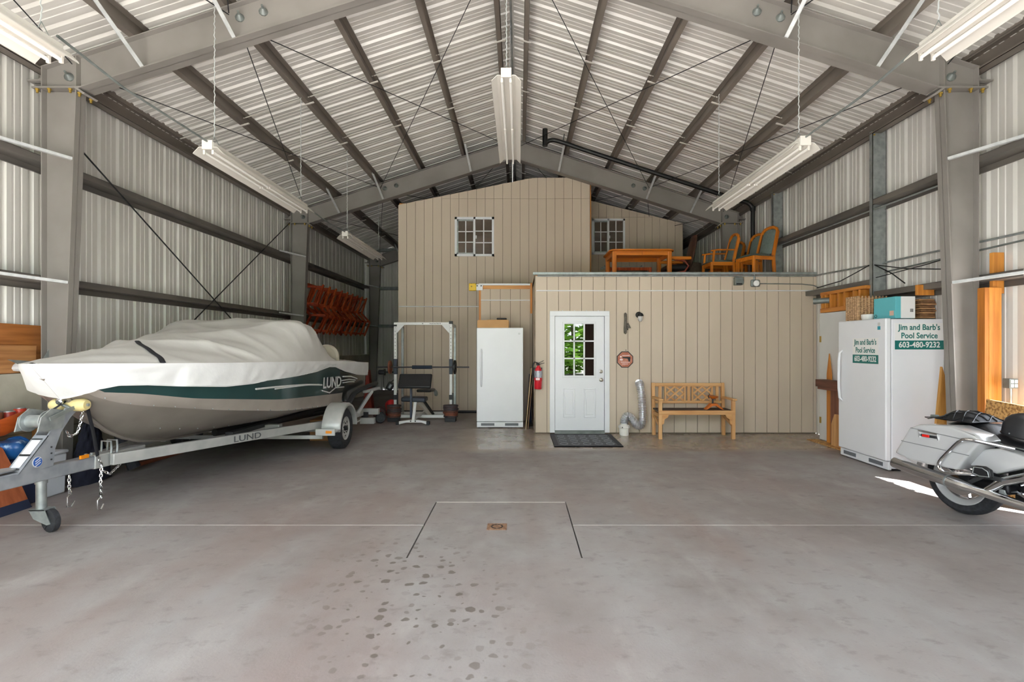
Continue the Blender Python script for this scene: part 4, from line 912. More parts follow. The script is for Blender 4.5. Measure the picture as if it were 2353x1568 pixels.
# red wooden folding frames hung in a row on the far wall
M_rw2 = wood('dark_red_wood', '#b4461c', '#8a3012', 'z')
def chair_frame(y, k):
    t = thing('folding_chair', 'x', 'chair', (WX + 0.02, y, 2.9), group='red folding chairs hung on the far wall')
    y2 = y + 0.0; xo = WX + 0.05
    lean = 0.28 + 0.02 * k
    for e in (0.0, 0.42):                                   # two bent side legs each
        mb = MB(); p0 = Vector((xo + e, y + 0.05 * e, 3.02)); p1 = Vector((xo + e - 0.02, y - lean, 2.52)); p2 = Vector((xo + e + 0.05, y + 0.18, 2.28)); p3 = Vector((xo + e, y - 0.22, 1.86))
        for a, b in ((p0, p1), (p1, p2), (p2, p3)): mb.bar(a, b, 0.035, 0.05)
        mb.build('side_leg', M_redwood if k % 3 else M_rw2, t)
    for p in ((y + 0.0, 2.98), (y - lean * 0.95, 2.55), (y + 0.16, 2.30), (y - 0.18, 1.92)):
        MB().bar((xo, p[0], p[1]), (xo + 0.42, p[0] + 0.02, p[1]), 0.03, 0.045).build('rail', M_rw2, t)
    for q_ in range(4): MB().bar((xo + 0.03 + q_ * 0.12, y - 0.02, 2.94), (xo + 0.03 + q_ * 0.09, y - lean * 0.9, 2.58), 0.03, 0.012).build('slat', M_rw2 if q_ % 2 else M_redwood, t)
    return t
NCH = 9
wd = ['nearest the mid column', 'second from the mid column', 'third from the mid column', 'fourth from the mid column', 'in the middle', 'fourth from the end column', 'third from the end column', 'second from the end column', 'closest to the end column']
for k in range(NCH):
    t = chair_frame(12.4 + k * 0.44, k); t['label'] = 'red wooden folding chair hung on the far wall, ' + wd[k]
rl_ = MB(); rl_.bar((WX + 0.02, 12.0, 3.04), (WX + 0.02, 16.4, 3.04), 0.04, 0.09); rl_.bar((WX + 0.02, 12.0, 2.42), (WX + 0.02, 16.4, 2.42), 0.04, 0.09); tag(rl_.build('hanging_rail', M_rw2, None), 'dark red wooden rail on the far wall carrying the folding chairs', 'rail')
q = MB(); q.prism([(-0.12, 0), (0.12, 0), (0.02, 0.95), (-0.02, 0.95)], lambda a, b, d: (-3.71 + a, 12.6 + d, b), -0.1, 0.1); tag(q.build('red_stand', mat('red_paint_worn', '#8e3226', 0.5, var=0.3, scale=12), None, bevel=0.01), 'tall narrow red stand on the floor behind the boat stern', 'stand')
# ------------------------------------------------------------------ gym corner
SR = thing('squat_rack', 'white steel power rack with gusseted uprights against the tall tan wall', 'weight rack', (-1.9, 10.7, 0))
RXA, RXB, RYF, RYB = -2.585, -1.425, 10.7, 11.35
M_rack = mat('rack_white', '#e4e4e2', 0.35, var=0.06, scale=6)
up_ = []
for x in (RXA, RXB):
    MB().box(x - 0.03, x + 0.03, RYF - 0.03, RYF + 0.03, 0.06, 2.02).build('upright', M_rack, SR, smooth=False, bevel=0.006)
    MB().box(x - 0.025, x + 0.025, RYB - 0.025, RYB + 0.025, 0.06, 1.98).build('upright', M_galv, SR, smooth=False, bevel=0.005)
    MB().box(x - 0.03, x + 0.03, RYF - 0.12, RYB + 0.08, 0.02, 0.08).build('base_rail', M_rack, SR, smooth=False, bevel=0.005)
    MB().box(x - 0.036, x + 0.036, RYF - 0.2, RYF - 0.12, 0.0, 0.085).build('foot_cap', M_black, SR, smooth=False, bevel=0.006)
    MB().bar((x, RYF, 1.99), (x, RYB, 1.97), 0.05, 0.05).build('top_rail', M_rack, SR, smooth=False)
    MB().box(x - 0.036, x + 0.036, RYF - 0.037, RYF + 0.037, 0.95, 1.27).build('guide_sleeve', mat('navy_sleeve', '#2b3544', 0.5, var=0.2, scale=14), SR, smooth=False, bevel=0.005)
    MB().box(x - 0.036, x + 0.036, RYF - 0.04, RYF + 0.04, 0.42, 0.52).build('stop_sleeve', M_dark, SR, smooth=False, bevel=0.005)
    MB().box(x + (0.036 if x < -2 else 0.03), x + (0.06 if x < -2 else 0.055), RYF - 0.06, RYF - 0.03, 0.30, 0.56).build('safety_hook', M_black, SR, smooth=False)
    for k in range(9): MB().cyl((x, RYF - 0.0305, 1.32 + k * 0.075), (x, RYF - 0.032, 1.32 + k * 0.075), 0.008, n=8).build('pin_hole', M_black, SR)
MB().box(RXA - 0.03, RXB + 0.03, RYF - 0.035, RYF + 0.025, 1.98, 2.035).build('top_beam', M_rack, SR, smooth=False, bevel=0.005)
for s, x in ((1, RXA + 0.03), (-1, RXB - 0.03)):
    MB().prism([(0, 1.98), (s * 0.16, 1.98), (0, 1.80)], lambda a, b, d: (x + a, RYF + d, b), -0.034, -0.026).build('gusset', M_rack, SR, smooth=False)
MB().box(RXA, RXB, RYF - 0.1, RYF - 0.05, 0.05, 0.11).build('cross_rail', M_rack, SR, smooth=False, bevel=0.005)
MB().box(RXA, RXB, RYB, RYB + 0.05, 0.02, 0.08).build('cross_rail', M_rack, SR, smooth=False, bevel=0.005)
bl = MB()
for k, x in enumerate((-1.86, -1.84, -1.82, -1.80, -1.77, -1.75, -1.72, -1.70, -1.68, -1.65)): bl.box(x, x + 0.011, RYF - 0.0365, RYF - 0.0345, 1.998, 2.014 if k % 3 else 2.018)
bl.box(-2.02, -2.005, RYF - 0.0365, RYF - 0.0345, 1.997, 2.018)
tag(bl.build('beam_lettering', M_black, SR), 'row of small dark letters on the top beam', None, None, 'stuff')
for x in (RXA, RXB): MB().box(x - 0.036, x + 0.036, RYF - 0.05, RYF + 0.04, 2.0 if x > -2 else 1.95, 2.06 if x > -2 else 1.985).build('end_cap', M_black, SR, smooth=False)
# bar in the rack, its plates
bar = thing('barbell', 'long thin steel barbell with a navy pad racked across the white uprights', 'barbell', (-1.99, 10.62, 1.10))
MB().cyl((-2.95, 10.62, 1.10), (-1.04, 10.62, 1.10), 0.014, n=12).build('bar_shaft', mat('worn_bar_steel', '#4a474a', 0.4, 0.6), bar)
MB().cyl((-2.22, 10.62, 1.10), (-1.81, 10.62, 1.10), 0.036, n=16).build('bar_pad', mat('navy_foam', '#25303f', 0.8), bar)
def disc(name, label, c, r, t, ax, m, group, hub=None):
    o = thing(name, label, 'weight plate', c, group=group)
    MB().lathe([(0.016, -t / 2), (0.045, -t / 2), (0.05, -t * 0.3), (r * 0.8, -t * 0.3), (r * 0.86, -t / 2), (r - 0.006, -t / 2), (r, -t * 0.35), (r, t * 0.35), (r - 0.006, t / 2), (r * 0.86, t / 2), (r * 0.8, t * 0.3), (0.05, t * 0.3), (0.045, t / 2), (0.016, t / 2)], c, ax, 28, closed=True).build('disc', m, o)
    return o
M_pr = mat('rusty_plate', '#6a4438', 0.75, dark='#42302c', scale=24); M_pd = mat('dark_plate', '#38343a', 0.6, dark='#54433f', scale=22); M_pc = mat('copper_plate', '#8d5138', 0.65, dark='#5e382b', scale=20)
disc('weight_plate', 'rust brown plate hung on the barbell outside the upright nearer the boat', (-2.68, 10.62, 1.10), 0.14, 0.035, (1, 0, 0), M_pc, None)
disc('weight_plate', 'black plate hung on the barbell outside the upright nearer the freezer', (-1.335, 10.62, 1.10), 0.145, 0.045, (1, 0, 0), M_black, None)
ORD = ['lowest', 'second lowest', 'third lowest', 'fourth up', 'fifth up', 'sixth up', 'topmost']
for cx_, nm, rr, mats_ in ((-2.56, 'nearer the boat', 0.145, (M_pr, M_pc, M_pr, M_pd, M_pd, M_pr, M_pd)), (-1.40, 'nearer the freezer', 0.155, (M_pd, M_pc, M_pc, M_pr, M_pd, M_pd, M_pd))):
    for k in range(7):
        r_ = rr - (0.0 if k > 1 else 0.008) - 0.004 * (k % 2); z = 0.085 + 0.02 + k * 0.0355
        disc('weight_plate', '%s plate in the flat stack of plates %s' % (ORD[k], nm), (cx_ + 0.006 * math.sin(k * 2.1), 10.46 + 0.005 * math.cos(k * 3), z), r_, 0.034, (0.02 * math.sin(k), 0.02, 1), mats_[k], 'flat plate stack ' + nm)
for cx_ in (-2.56, -1.40): tag(MB().box(cx_ - 0.11, cx_ + 0.11, 10.37, 10.55, 0.0, 0.085).build('plate_skid', M_dark, None, smooth=False, bevel=0.006), 'dark steel skid under the plate stack %s' % ('nearer the boat' if cx_ < -2 else 'nearer the freezer'), 'skid')
dmb = thing('dumbbell', 'dark round dumbbell on the floor in front of the red one', 'dumbbell', (-2.83, 10.30, 0.10), group=None)
def dumb(o, c, r, m, d=(0.25, -1, 0)):
    d = Vector(d).normalized(); c = Vector(c)
    for e in (-1, 1): MB().lathe([(0.001, -0.035), (r - 0.015, -0.035), (r, -0.02), (r, 0.02), (r - 0.015, 0.035), (0.06, 0.035), (0.055, 0.025), (0.03, 0.025), (0.03, 0.045), (0.001, 0.045)], c + d * 0.10 * e, d * e, 26).build('end_disc', m, o)
    MB().cyl(c - d * 0.08, c + d * 0.08, 0.016, n=10).build('grip', M_chrome, o)
dumb(dmb, (-2.80, 10.33, 0.10), 0.098, mat('grey_black_iron', '#3b3e45', 0.45, dark='#23252a', scale=20))
dm2 = thing('dumbbell', 'taller dumbbell with red painted ends behind the dark one', 'dumbbell', (-2.90, 10.62, 0.14))
dumb(dm2, (-2.93, 10.75, 0.13), 0.13, mat('red_iron', '#5a3537', 0.5, dark='#3a2a2c', scale=16))
MB().lathe([(0.001, 0), (0.07, 0), (0.06, 0.01), (0.001, 0.012)], (-2.905, 10.60, 0.13), (0.25, -1, 0), 20).build('red_cap', mat('bright_red_paint', '#c41f26', 0.4), dm2)
rb = MB(); rb.ball((-2.74, 10.95, 0.20), 0.13, 0.14, 0.2, 16, 10)
for v in rb.v: v.x += 0.02 * math.sin(22 * v.z + 9 * v.y); v.y += 0.015 * math.sin(26 * v.x); v.z = max(0.0, v.z)
tag(rb.build('red_sack', MATS['bright_red_paint'], None, angle=70), 'small bright red sack slumped behind the dumbbells', 'bag')
# lat attachment and boxing pad at the side of the rack
ar = thing('pad_attachment', 'black roller pad arm sticking out beside the rack below the bar', 'gym attachment', (-2.8, 10.85, 0.98))
MB().cyl((-2.98, 10.85, 0.985), (-2.84, 10.85, 0.985), 0.05, n=18).build('roller_pad', M_black, ar, bevel=0.012)
MB().cyl((-2.84, 10.85, 0.985), (-2.61, 10.85, 0.985), 0.017, n=10).build('arm', M_dark, ar)
MB().lathe([(0.001, 0), (0.07, 0), (0.07, 0.02), (0.001, 0.02)], (-2.86, 10.85, 0.985), (1, 0, 0), 20).build('flange', M_black, ar)
MB().cyl((-2.88, 10.85, 0.93), (-2.875, 10.87, 0.66), 0.006, n=6).build('cable', M_black, ar)
gl = thing('weight_block', 'black boxy weight hung low beside the rack upright', 'weight', (-2.74, 10.9, 0.6))
MB().boxm(Matrix.Translation((-2.745, 10.9, 0.685)) @ Matrix.Rotation(0.5, 4, 'Y'), 0.13, 0.12, 0.17).build('block', M_black, gl, bevel=0.02)
MB().boxm(Matrix.Translation((-2.735, 10.835, 0.685)) @ Matrix.Rotation(0.5, 4, 'Y'), 0.05, 0.02, 0.09).build('silver_face', M_galv, gl, bevel=0.008)
MB().cyl((-2.74, 10.9, 0.76), (-2.62, 10.9, 0.86), 0.008, n=6).build('hanger', M_dark, gl)
# preacher bench
PB = thing('preacher_bench', 'white framed curl bench with a slanted black arm pad in front of the rack', 'exercise bench', (-2.03, 10.2, 0))
M_vin = mat('black_vinyl', '#1b1c1f', 0.42, bump=0.05, bscale=200); M_vin2 = mat('navy_vinyl', '#232a36', 0.45)
def cushion(name, c, sx, sy, sz, rot, m): MB().boxm(Matrix.Translation(c) @ rot, sx, sy, sz).build(name, m, PB, bevel=0.025, seg=4)
cushion('arm_pad', (-2.035, 10.02, 0.85), 0.64, 0.06, 0.31, Matrix.Rotation(-0.55, 4, 'X'), M_vin)
MB().box(-2.155, -2.115, 10.08, 10.14, 0.12, 0.76).build('pad_post', mat('navy_post', '#333c4e', 0.45), PB, smooth=False, bevel=0.005)
cushion('seat_pad', (-2.10, 10.28, 0.475), 0.48, 0.32, 0.09, Matrix.Rotation(0.03, 4, 'Y'), M_vin2)
cushion('back_pad', (-1.97, 10.85, 0.60), 0.30, 0.6, 0.06, Matrix.Rotation(-0.05, 4, 'X'), M_vin)
ft = MB(); ft.prism([(-2.40, 0.0), (-2.34, 0.07), (-2.14, 0.10), (-1.98, 0.10), (-1.80, 0.07), (-1.74, 0.0), (-1.80, 0.015), (-1.9, 0.05), (-2.2, 0.05), (-2.34, 0.015)], lambda a, b, d: (a, 9.98 + d, b), -0.03, 0.03); ft.build('foot_bar', M_rack, PB, smooth=False)
for x in (-2.37, -1.775): MB().box(x - 0.032, x + 0.032, 9.94, 10.02, 0, 0.075).build('foot_cap', M_black, PB, smooth=False, bevel=0.01)
for x in (-2.11, -2.02): MB().cyl((x, 9.945, 0.077), (x, 9.955, 0.077), 0.014, n=10).build('foot_bolt', M_black, PB)
MB().bar((-2.065, 9.98, 0.09), (-2.065, 10.2, 0.45), 0.055, 0.05).build('front_leg', M_rack, PB, smooth=False, bevel=0.005)
MB().bar((-2.02, 10.25, 0.44), (-1.85, 10.7, 0.10), 0.05, 0.09).build('rear_leg', mat('cream_steel', '#cfc3b6', 0.4), PB, smooth=False, bevel=0.005)
MB().bar((-1.92, 10.3, 0.44), (-1.80, 10.75, 0.10), 0.03, 0.05).build('brace', M_black, PB, smooth=False)
MB().bar((-2.065, 10.0, 0.12), (-2.03, 11.0, 0.12), 0.05, 0.05).build('spine', M_rack, PB, smooth=False)
MB().lathe([(0.02, 0), (0.06, 0.02), (0.065, 0.05), (0.03, 0.06)], (-1.76, 10.6, 0.56), (1, -0.3, 0.2), 14).build('adjuster_knob', M_galv, PB)
tag(MB().cyl((-2.75, 11.75, 0.03), (-0.85, 11.75, 0.03), 0.03, n=10).build('floor_bar', M_dark, None), 'long dark bar lying along the foot of the tall wall', 'bar')
rc = MB(); rc.prism([(0, 0), (0.12, 0.0), (0.07, 0.10), (0.02, 0.14)], lambda a, b, d: (-2.33 + a, 10.95 + d, 0.0 + b), -0.05, 0.05); tag(rc.build('red_clip', mat('worn_red', '#7a2a22', 0.5, var=0.3, scale=20), None, bevel=0.01), 'small worn red clip behind the bench on the rack base', 'clip')
# ------------------------------------------------------------------ upright freezers
def freezer(label, loc, rz, W=0.87, D=0.70):
    o = thing('upright_freezer', label, 'freezer', loc, rz)
    H = 1.88
    MB().box(-W / 2, W / 2, 0.075, D, 0.03, H - 0.01).build('cabinet', M_white, o, local=True, smooth=False, bevel=0.008)
    d = MB().box(-W / 2, W / 2, 0.0, 0.068, 0.125, H).build('door', M_white, o, local=True, smooth=False, bevel=0.014, seg=3)
    MB().box(-W / 2 + 0.01, W / 2 - 0.01, 0.066, 0.078, 0.13, H - 0.012).build('gasket', mat('grey_gasket', '#9da0a2', 0.7), o, local=True, smooth=False)
    k = MB().box(-W / 2, W / 2, 0.03, 0.075, 0.015, 0.115).build('kick_plate', M_white, o, local=True, smooth=False, bevel=0.006)
    for xa in (-W / 2 + 0.08, W / 2 - 0.34):
        g_ = MB().box(xa, xa + 0.25, 0.024, 0.031, 0.045, 0.092).build('vent_grille', mat('grille_grey', '#6b6f75', 0.6), k, local=True, smooth=False)
    hx = -W / 2 + 0.085
    MB().tube([(hx, 0.005, 0.78), (hx, -0.035, 0.82), (hx, -0.045, 0.95), (hx, -0.048, 1.14), (hx, -0.045, 1.33), (hx, -0.035, 1.44), (hx, 0.005, 1.48)], [0.012, 0.016, 0.018, 0.018, 0.018, 0.016, 0.012], 10).build('handle', M_white, d, local=True)
    for x in (-W / 2 + 0.06, W / 2 - 0.06):
        MB().box(x - 0.04, x + 0.04, 0.1, 0.2, 0.0, 0.03).build('foot', M_black, o, local=True, smooth=False)
    return o
fz = freezer('tall white upright freezer standing against the recess beside the gym rack', (-0.36, 9.56, 0), 0)
em = MB(); em.lathe([(0.012, 0), (0.016, 0), (0.016, 0.002), (0.012, 0.002)], (0.0, 9.559, 1.77), (0, -1, 0), 16, closed=True); em.build('badge', M_galvd, fz)
ct = thing('cardboard_carton', 'low brown cardboard carton lying on top of the freezer beside the gym', 'carton', (-0.49, 9.8, 1.88))
MB().box(-0.785, -0.195, 9.58, 10.05, 1.88, 2.025).build('carton_body', mat('kraft_card', '#c79b68', 0.8, var=0.08, scale=5), ct, smooth=False, bevel=0.004)
MB().box(-0.60, -0.22, 9.60, 9.80, 2.0255, 2.032).build('carton_flap', MATS['kraft_card'], ct, smooth=False)
tl_ = MB(); tl_.boxm(Matrix.Translation((-0.33, 9.7, 2.052)), 0.19, 0.12, 0.03); tag(tl_.build('black_tray', M_black, None, bevel=0.012), 'small black tray on the brown carton atop the freezer', 'tray')
ylw = thing('spirit_level', 'yellow ended white level lying on top of the recess wall', 'level', (-0.9, 10.4, 2.74))
MB().box(-1.02, -0.87, 10.36, 10.42, 2.66, 2.81).build('yellow_end', mat('yellow_plastic', '#e8c01f', 0.45, dark='#6b5a20', scale=22, sharp=(0.6, 0.68)), ylw, smooth=False, bevel=0.01)
MB().box(-0.87, -0.74, 10.37, 10.41, 2.67, 2.79).build('body', M_white, ylw, smooth=False, bevel=0.004)
for x in (-0.85, -0.77): MB().cyl((x, 10.365, 2.76), (x, 10.37, 2.76), 0.014, n=10).build('vial', M_black, ylw)
# plywood leaning in the slot between freezer and room, extinguisher on the corner
for k, (a, m, lb) in enumerate(((0.0, wood('pale_sheet', '#c9b08c', '#a98f6b', 'z', 0.7), 'pale plywood offcut leaning in the slot beside the freezer'), (0.035, wood('brown_sheet', '#8a6a50', '#6b4e3a', 'z', 0.7), 'brown board leaning behind the pale offcut in the slot beside the freezer'))):
    board('leaning_board', lb, 'board', [(9.45, 0.0), (9.95, 0.0), (9.95, 1.13 - 0.03 * k), (9.45, 1.13 - 0.03 * k)], lambda p, r, d: (0.125 + a + 0.09 * r + d, p, r), -0.008, 0.008, m)
board('navy_board', 'dark navy board standing at the back of the slot beside the freezer', 'board', [(0.13, 0.0), (0.25, 0.0), (0.25, 0.95), (0.2, 0.98)], lambda p, r, d: (p, 10.3 + d, r), -0.01, 0.01, mat('navy_paint', '#2a3a5a', 0.6))
FE = thing('fire_extinguisher', 'red fire extinguisher hung on the corner edge of the front room', 'fire extinguisher', (0.30, 8.9, 0.8))
M_red = mat('extinguisher_red', '#d01a2c', 0.3, coat=0.3)
fx, fyy = 0.325, 8.895
MB().lathe([(0.001, 0.0), (0.06, 0.0), (0.068, 0.012), (0.068, 0.28), (0.06, 0.34), (0.035, 0.385), (0.024, 0.40), (0.024, 0.42)], (fx, fyy, 0.79), (0.02, 0, 1), 28).build('cylinder', M_red, FE)
MB().lathe([(0.0685, 0.0), (0.0695, 0.0), (0.0695, 0.12), (0.0685, 0.12)], (fx + 0.005, fyy, 0.99), (0.02, 0, 1), 28, closed=True).build('label_band', mat('silver_label', '#b9bcc4', 0.35, 0.3, dark='#8a8c96', scale=18), FE)
MB().lathe([(0.0705, 0.0), (0.0715, 0.0), (0.0715, 0.05), (0.0705, 0.05)], (fx + 0.003, fyy, 0.93), (0.02, 0, 1), 28, closed=True).build('strap_band', MATS['bright_red_paint'], FE)
MB().box(fx - 0.04, fx + 0.03, fyy - 0.072, fyy - 0.068, 0.95, 0.985).build('strap_print', mat('pale_print', '#f0d8d8', 0.5), FE, smooth=False)
MB().bar((fx, fyy, 1.21), (fx + 0.11, fyy - 0.02, 1.245), 0.02, 0.01).build('lever', M_dark, FE); MB().bar((fx, fyy, 1.235), (fx + 0.10, fyy - 0.02, 1.285), 0.02, 0.01).build('lever', M_dark, FE)
MB().lathe([(0.03, 0), (0.03, 0.03), (0.018, 0.04)], (fx, fyy, 1.20), (0, 0, 1), 14).build('valve', M_dark, FE)
MB().tube([(fx, fyy, 1.24), (fx - 0.06, fyy, 1.26), (fx - 0.095, fyy, 1.18), (fx - 0.09, fyy, 1.05), (fx - 0.08, fyy, 0.95)], 0.011, 8).build('hose', M_black, FE)
MB().box(0.255, 0.40, 8.955, 8.976, 0.93, 1.16).build('bracket', M_dark, FE, smooth=False)
# ------------------------------------------------------------------ along the front of the tan room
dm = thing('door_mat', 'dark grey ribbed door mat with raised border in front of the white door', 'door mat', (1.05, 8.35, 0))
M_mat = mat('grey_mat_pile', '#65676b', 0.95, dark='#4d4f54', scale=30, bump=0.5, bscale=90)
MB().box(0.535, 1.585, 7.78, 8.86, 0.0, 0.012).build('mat_body', M_mat, dm, smooth=False)
M_matb = mat('mat_border', '#3a3b40', 0.85)
for b in ((0.535, 1.585, 7.78, 7.85), (0.535, 1.585, 8.79, 8.86), (0.535, 0.605, 7.85, 8.79), (1.515, 1.585, 7.85, 8.79)): MB().box(b[0], b[1], b[2], b[3], 0.0, 0.017).build('border_strip', M_matb, dm, smooth=False)
M_matl = mat('mat_light', '#85888d', 0.95, bump=0.4, bscale=120)
for k in range(5):
    for j in range(4):
        cx_, cy_ = 0.70 + k * 0.18, 7.97 + j * 0.23
        mb = MB(); mb.tube([(cx_ + 0.06 * math.cos(t), cy_ + 0.075 * math.sin(t) * (1 + 0.2 * math.sin(3 * t)), 0.014) for t in [2 * PI * q / 12 for q in range(13)]], 0.007, 5); mb.build('raised_scroll', M_matl, dm)
BK = thing('bucket', 'small white vent bucket on the floor that the silver duct runs into', 'bucket', (1.81, 8.82, 0))
M_bk = mat('bucket_white', '#e6e4df', 0.4)
MB().lathe([(0.001, 0), (0.078, 0), (0.086, 0.12), (0.096, 0.13), (0.096, 0.165), (0.088, 0.17), (0.05, 0.19), (0.05, 0.215)], (1.81, 8.83, 0), (0, 0, 1), 28).build('bucket_body', M_bk, BK)
for x in (1.765, 1.80): MB().ball((x, 8.745, 0.145), 0.010, 0.006, 0.010, 8, 5).build('vent_hole', M_black, BK)
du = MB(); pts = []
ctrl = [(1.81, 8.83, 0.20), (1.815, 8.83, 0.27), (1.86, 8.83, 0.335), (1.93, 8.83, 0.30), (2.00, 8.84, 0.21), (2.07, 8.85, 0.155), (2.12, 8.86, 0.20), (2.14, 8.87, 0.32), (2.135, 8.88, 0.50), (2.12, 8.885, 0.70), (2.105, 8.89, 0.83), (2.10, 8.93, 0.88), (2.10, 8.97, 0.89)]
def spline(c, n):
    c = [Vector(p) for p in c]; c = [c[0] * 2 - c[1]] + c + [c[-1] * 2 - c[-2]]; o = []
    for i in range(1, len(c) - 2):
        for k in range(n):
            t = k / n; p0, p1, p2, p3 = c[i - 1:i + 3]
            o.append(0.5 * ((2 * p1) + (p2 - p0) * t + (2 * p0 - 5 * p1 + 4 * p2 - p3) * t * t + (3 * p1 - p0 - 3 * p2 + p3) * t ** 3))
    return o + [c[-2]]
pts = spline(ctrl, 9); rs = [0.062 + (0.009 if i % 2 else -0.009) for i in range(len(pts))]
du.tube(pts, rs, 18); tag(du.build('flexible_duct', mat('foil_duct', '#dcdce0', 0.33, 0.75), None, angle=8), 'silver ribbed flexible duct curving from the tan wall into the white bucket', 'duct')
sg = thing('octagon_sign', 'octagonal reddish warning sign with a dark pistol picture on the tan wall', 'sign', (1.855, 8.97, 1.31))
def octo(r, y0, y1, m, name, parent, rg=None):
    mb = MB(); mb.prism([(r / math.cos(PI / 8) * math.cos(PI / 8 + PI * k / 4), r / math.cos(PI / 8) * math.sin(PI / 8 + PI * k / 4)) for k in range(8)], lambda a, b, d: (1.855 + a, d, 1.302 + b), y0, y1); return mb.build(name, m, parent, smooth=False)
octo(0.142, 8.968, 8.979, M_black, 'sign_border', sg); octo(0.128, 8.965, 8.969, mat('sign_red_brown', '#b2664d', 0.6, dark='#c58a74', scale=18), 'sign_face', sg)
pg = MB(); pg.prism([(-0.045, 0.045), (0.09, 0.045), (0.095, 0.03), (0.085, -0.035), (0.065, -0.04), (0.045, 0.015), (-0.045, 0.025)], lambda a, b, d: (1.855 + a, d, 1.302 + b), 8.963, 8.966); pg.build('pistol_picture', M_black, sg, smooth=False)
fl = MB(); fl.ball((1.79, 8.964, 1.30), 0.03, 0.002, 0.02, 10, 6).ball((1.78, 8.964, 1.35), 0.018, 0.002, 0.016, 8, 6); tag(fl.build('smoke_picture', MATS['pale_print'], sg), kind='stuff')
ln = MB()
for (a, b, w_) in ((-0.05, 0.065, 0.12), (-0.07, -0.055, 0.14), (-0.05, -0.085, 0.1)):
    q = a
    while q < a + w_: ln.box(1.855 + q, 1.855 + q + 0.012, 8.9635, 8.9655, 1.302 + b, 1.302 + b + 0.013); q += 0.017
tag(ln.build('sign_lettering', MATS['pale_print'], sg), kind='stuff')
MB().cyl((1.872, 8.978, 1.465), (1.872, 8.966, 1.465), 0.008, n=8).build('nail', M_black, sg)
ca = thing('carved_ornament', 'grey weathered faucet shaped ornament on the tan wall above the octagon sign', 'ornament', (1.855, 8.96, 1.95))
M_wea = mat('weathered_grey_wood', '#6f685f', 0.8, dark='#47423d', scale=40, bump=0.4, bscale=60)
mb = MB(); mb.tube([(1.855, 8.96, 2.115), (1.858, 8.95, 2.09), (1.86, 8.945, 2.0), (1.858, 8.945, 1.92), (1.852, 8.945, 1.84), (1.855, 8.95, 1.765), (1.862, 8.96, 1.755)], [0.018, 0.026, 0.025, 0.027, 0.027, 0.025, 0.012], 10); mb.build('carved_body', M_wea, ca)
mb = MB(); mb.prism([(0.01, 1.93), (0.045, 1.945), (0.075, 1.885), (0.09, 1.855), (0.05, 1.85), (0.015, 1.84)], lambda a, b, d: (1.865 + a, 8.955 + d, b), -0.012, 0.012); mb.build('carved_wing', M_wea, ca, smooth=False, bevel=0.004)
MB().ball((1.895, 8.945, 1.83), 0.012, 0.01, 0.012, 8, 6).build('dark_knob', M_black, ca)
MB().cyl((1.874, 8.972, 1.76), (1.872, 8.972, 1.47), 0.0025, n=5).build('string', mat('string_white', '#d9cfc0', 0.8), ca)
wlp = thing('wall_lamp', 'black capped wall lantern with a clear jar glass on the tan wall', 'wall lamp', (2.10, 8.96, 2.05))
MB().lathe([(0.001, 0), (0.055, 0), (0.055, 0.012), (0.03, 0.03), (0.001, 0.03)], (2.095, 8.979, 2.085), (0, -1, 0), 22).build('wall_plate', M_black, wlp)
MB().lathe([(0.001, 0.06), (0.035, 0.05), (0.056, 0.02), (0.058, 0.0), (0.05, 0.0), (0.03, 0.03), (0.001, 0.04)], (2.105, 8.90, 2.06), (0, 0, 1), 22).build('cap', M_black, wlp)
MB().bar((2.1, 8.96, 2.09), (2.105, 8.90, 2.11), 0.02, 0.02).build('arm', M_black, wlp)
MB().lathe([(0.04, 0.07), (0.042, 0.03), (0.036, 0.0), (0.02, -0.02), (0.001, -0.024)], (2.105, 8.90, 1.985), (0, 0, 1), 20).build('jar_glass', mat('frosted_jar', '#eceae6', 0.25, trans=0.5), wlp)
# garden bench
GB = thing('garden_bench', 'pine garden bench with lattice back panels against the tan wall', 'bench', (2.93, 8.65, 0))
bx0, bx1, yf, yb = 2.30, 3.56, 8.43, 8.86
for x in (bx0 + 0.0, bx1 - 0.055):
    MB().box(x, x + 0.055, yf - 0.01, yf + 0.045, 0, 0.64).build('front_leg', M_pine, GB, smooth=False, bevel=0.004)
for x in (bx0, bx1 - 0.055):
    MB().bar((x + 0.0275, yb - 0.01, 0), (x + 0.0275, yb + 0.04, 0.90), 0.055, 0.05, up=(0, 1, 0)).build('rear_leg', M_pine, GB, smooth=False, bevel=0.004)
    MB().box(x - 0.012, x + 0.067, yf - 0.05, yb + 0.03, 0.64, 0.668).build('arm_rest', wood('pale_pine_arm', '#d9aa74', '#c08a52', 'y', 0.5), GB, smooth=False, bevel=0.006)
    MB().box(x + 0.01, x + 0.045, yf + 0.04, yb - 0.02, 0.36, 0.42).build('side_rail', MATS['pale_pine_arm'], GB, smooth=False)
    MB().bar((x + 0.0275, yf + 0.03, 0.22), (x + 0.0275, yb - 0.02, 0.34), 0.03, 0.05).build('side_brace', MATS['pale_pine_arm'], GB, smooth=False)
MB().box(bx0, bx1, yf - 0.012, yf + 0.02, 0.405, 0.475).build('front_rail', M_pinex, GB, smooth=False, bevel=0.004)
for s, x in ((1, bx0 + 0.055), (-1, bx1 - 0.055)):
    MB().prism([(0, 0.405), (s * 0.11, 0.405), (s * 0.09, 0.36), (s * 0.04, 0.33), (s * 0.03, 0.26), (0, 0.24)], lambda a, b, d: (x + a, yf + d, b), -0.005, 0.018).build('corner_bracket', M_pinex, GB, smooth=False)
for k in range(5): MB().box(bx0 + 0.01, bx1 - 0.01, yf + 0.03 + k * 0.078, yf + 0.098 + k * 0.078, 0.45, 0.472).build('seat_slat', mat('dark_seat_slat', '#4a3f38', 0.7, dark='#39302b', scale=14, stretch=(0.5, 6, 6)), GB, smooth=False, bevel=0.003)
def back_y(z): return yb - 0.01 + 0.05 * z / 0.9
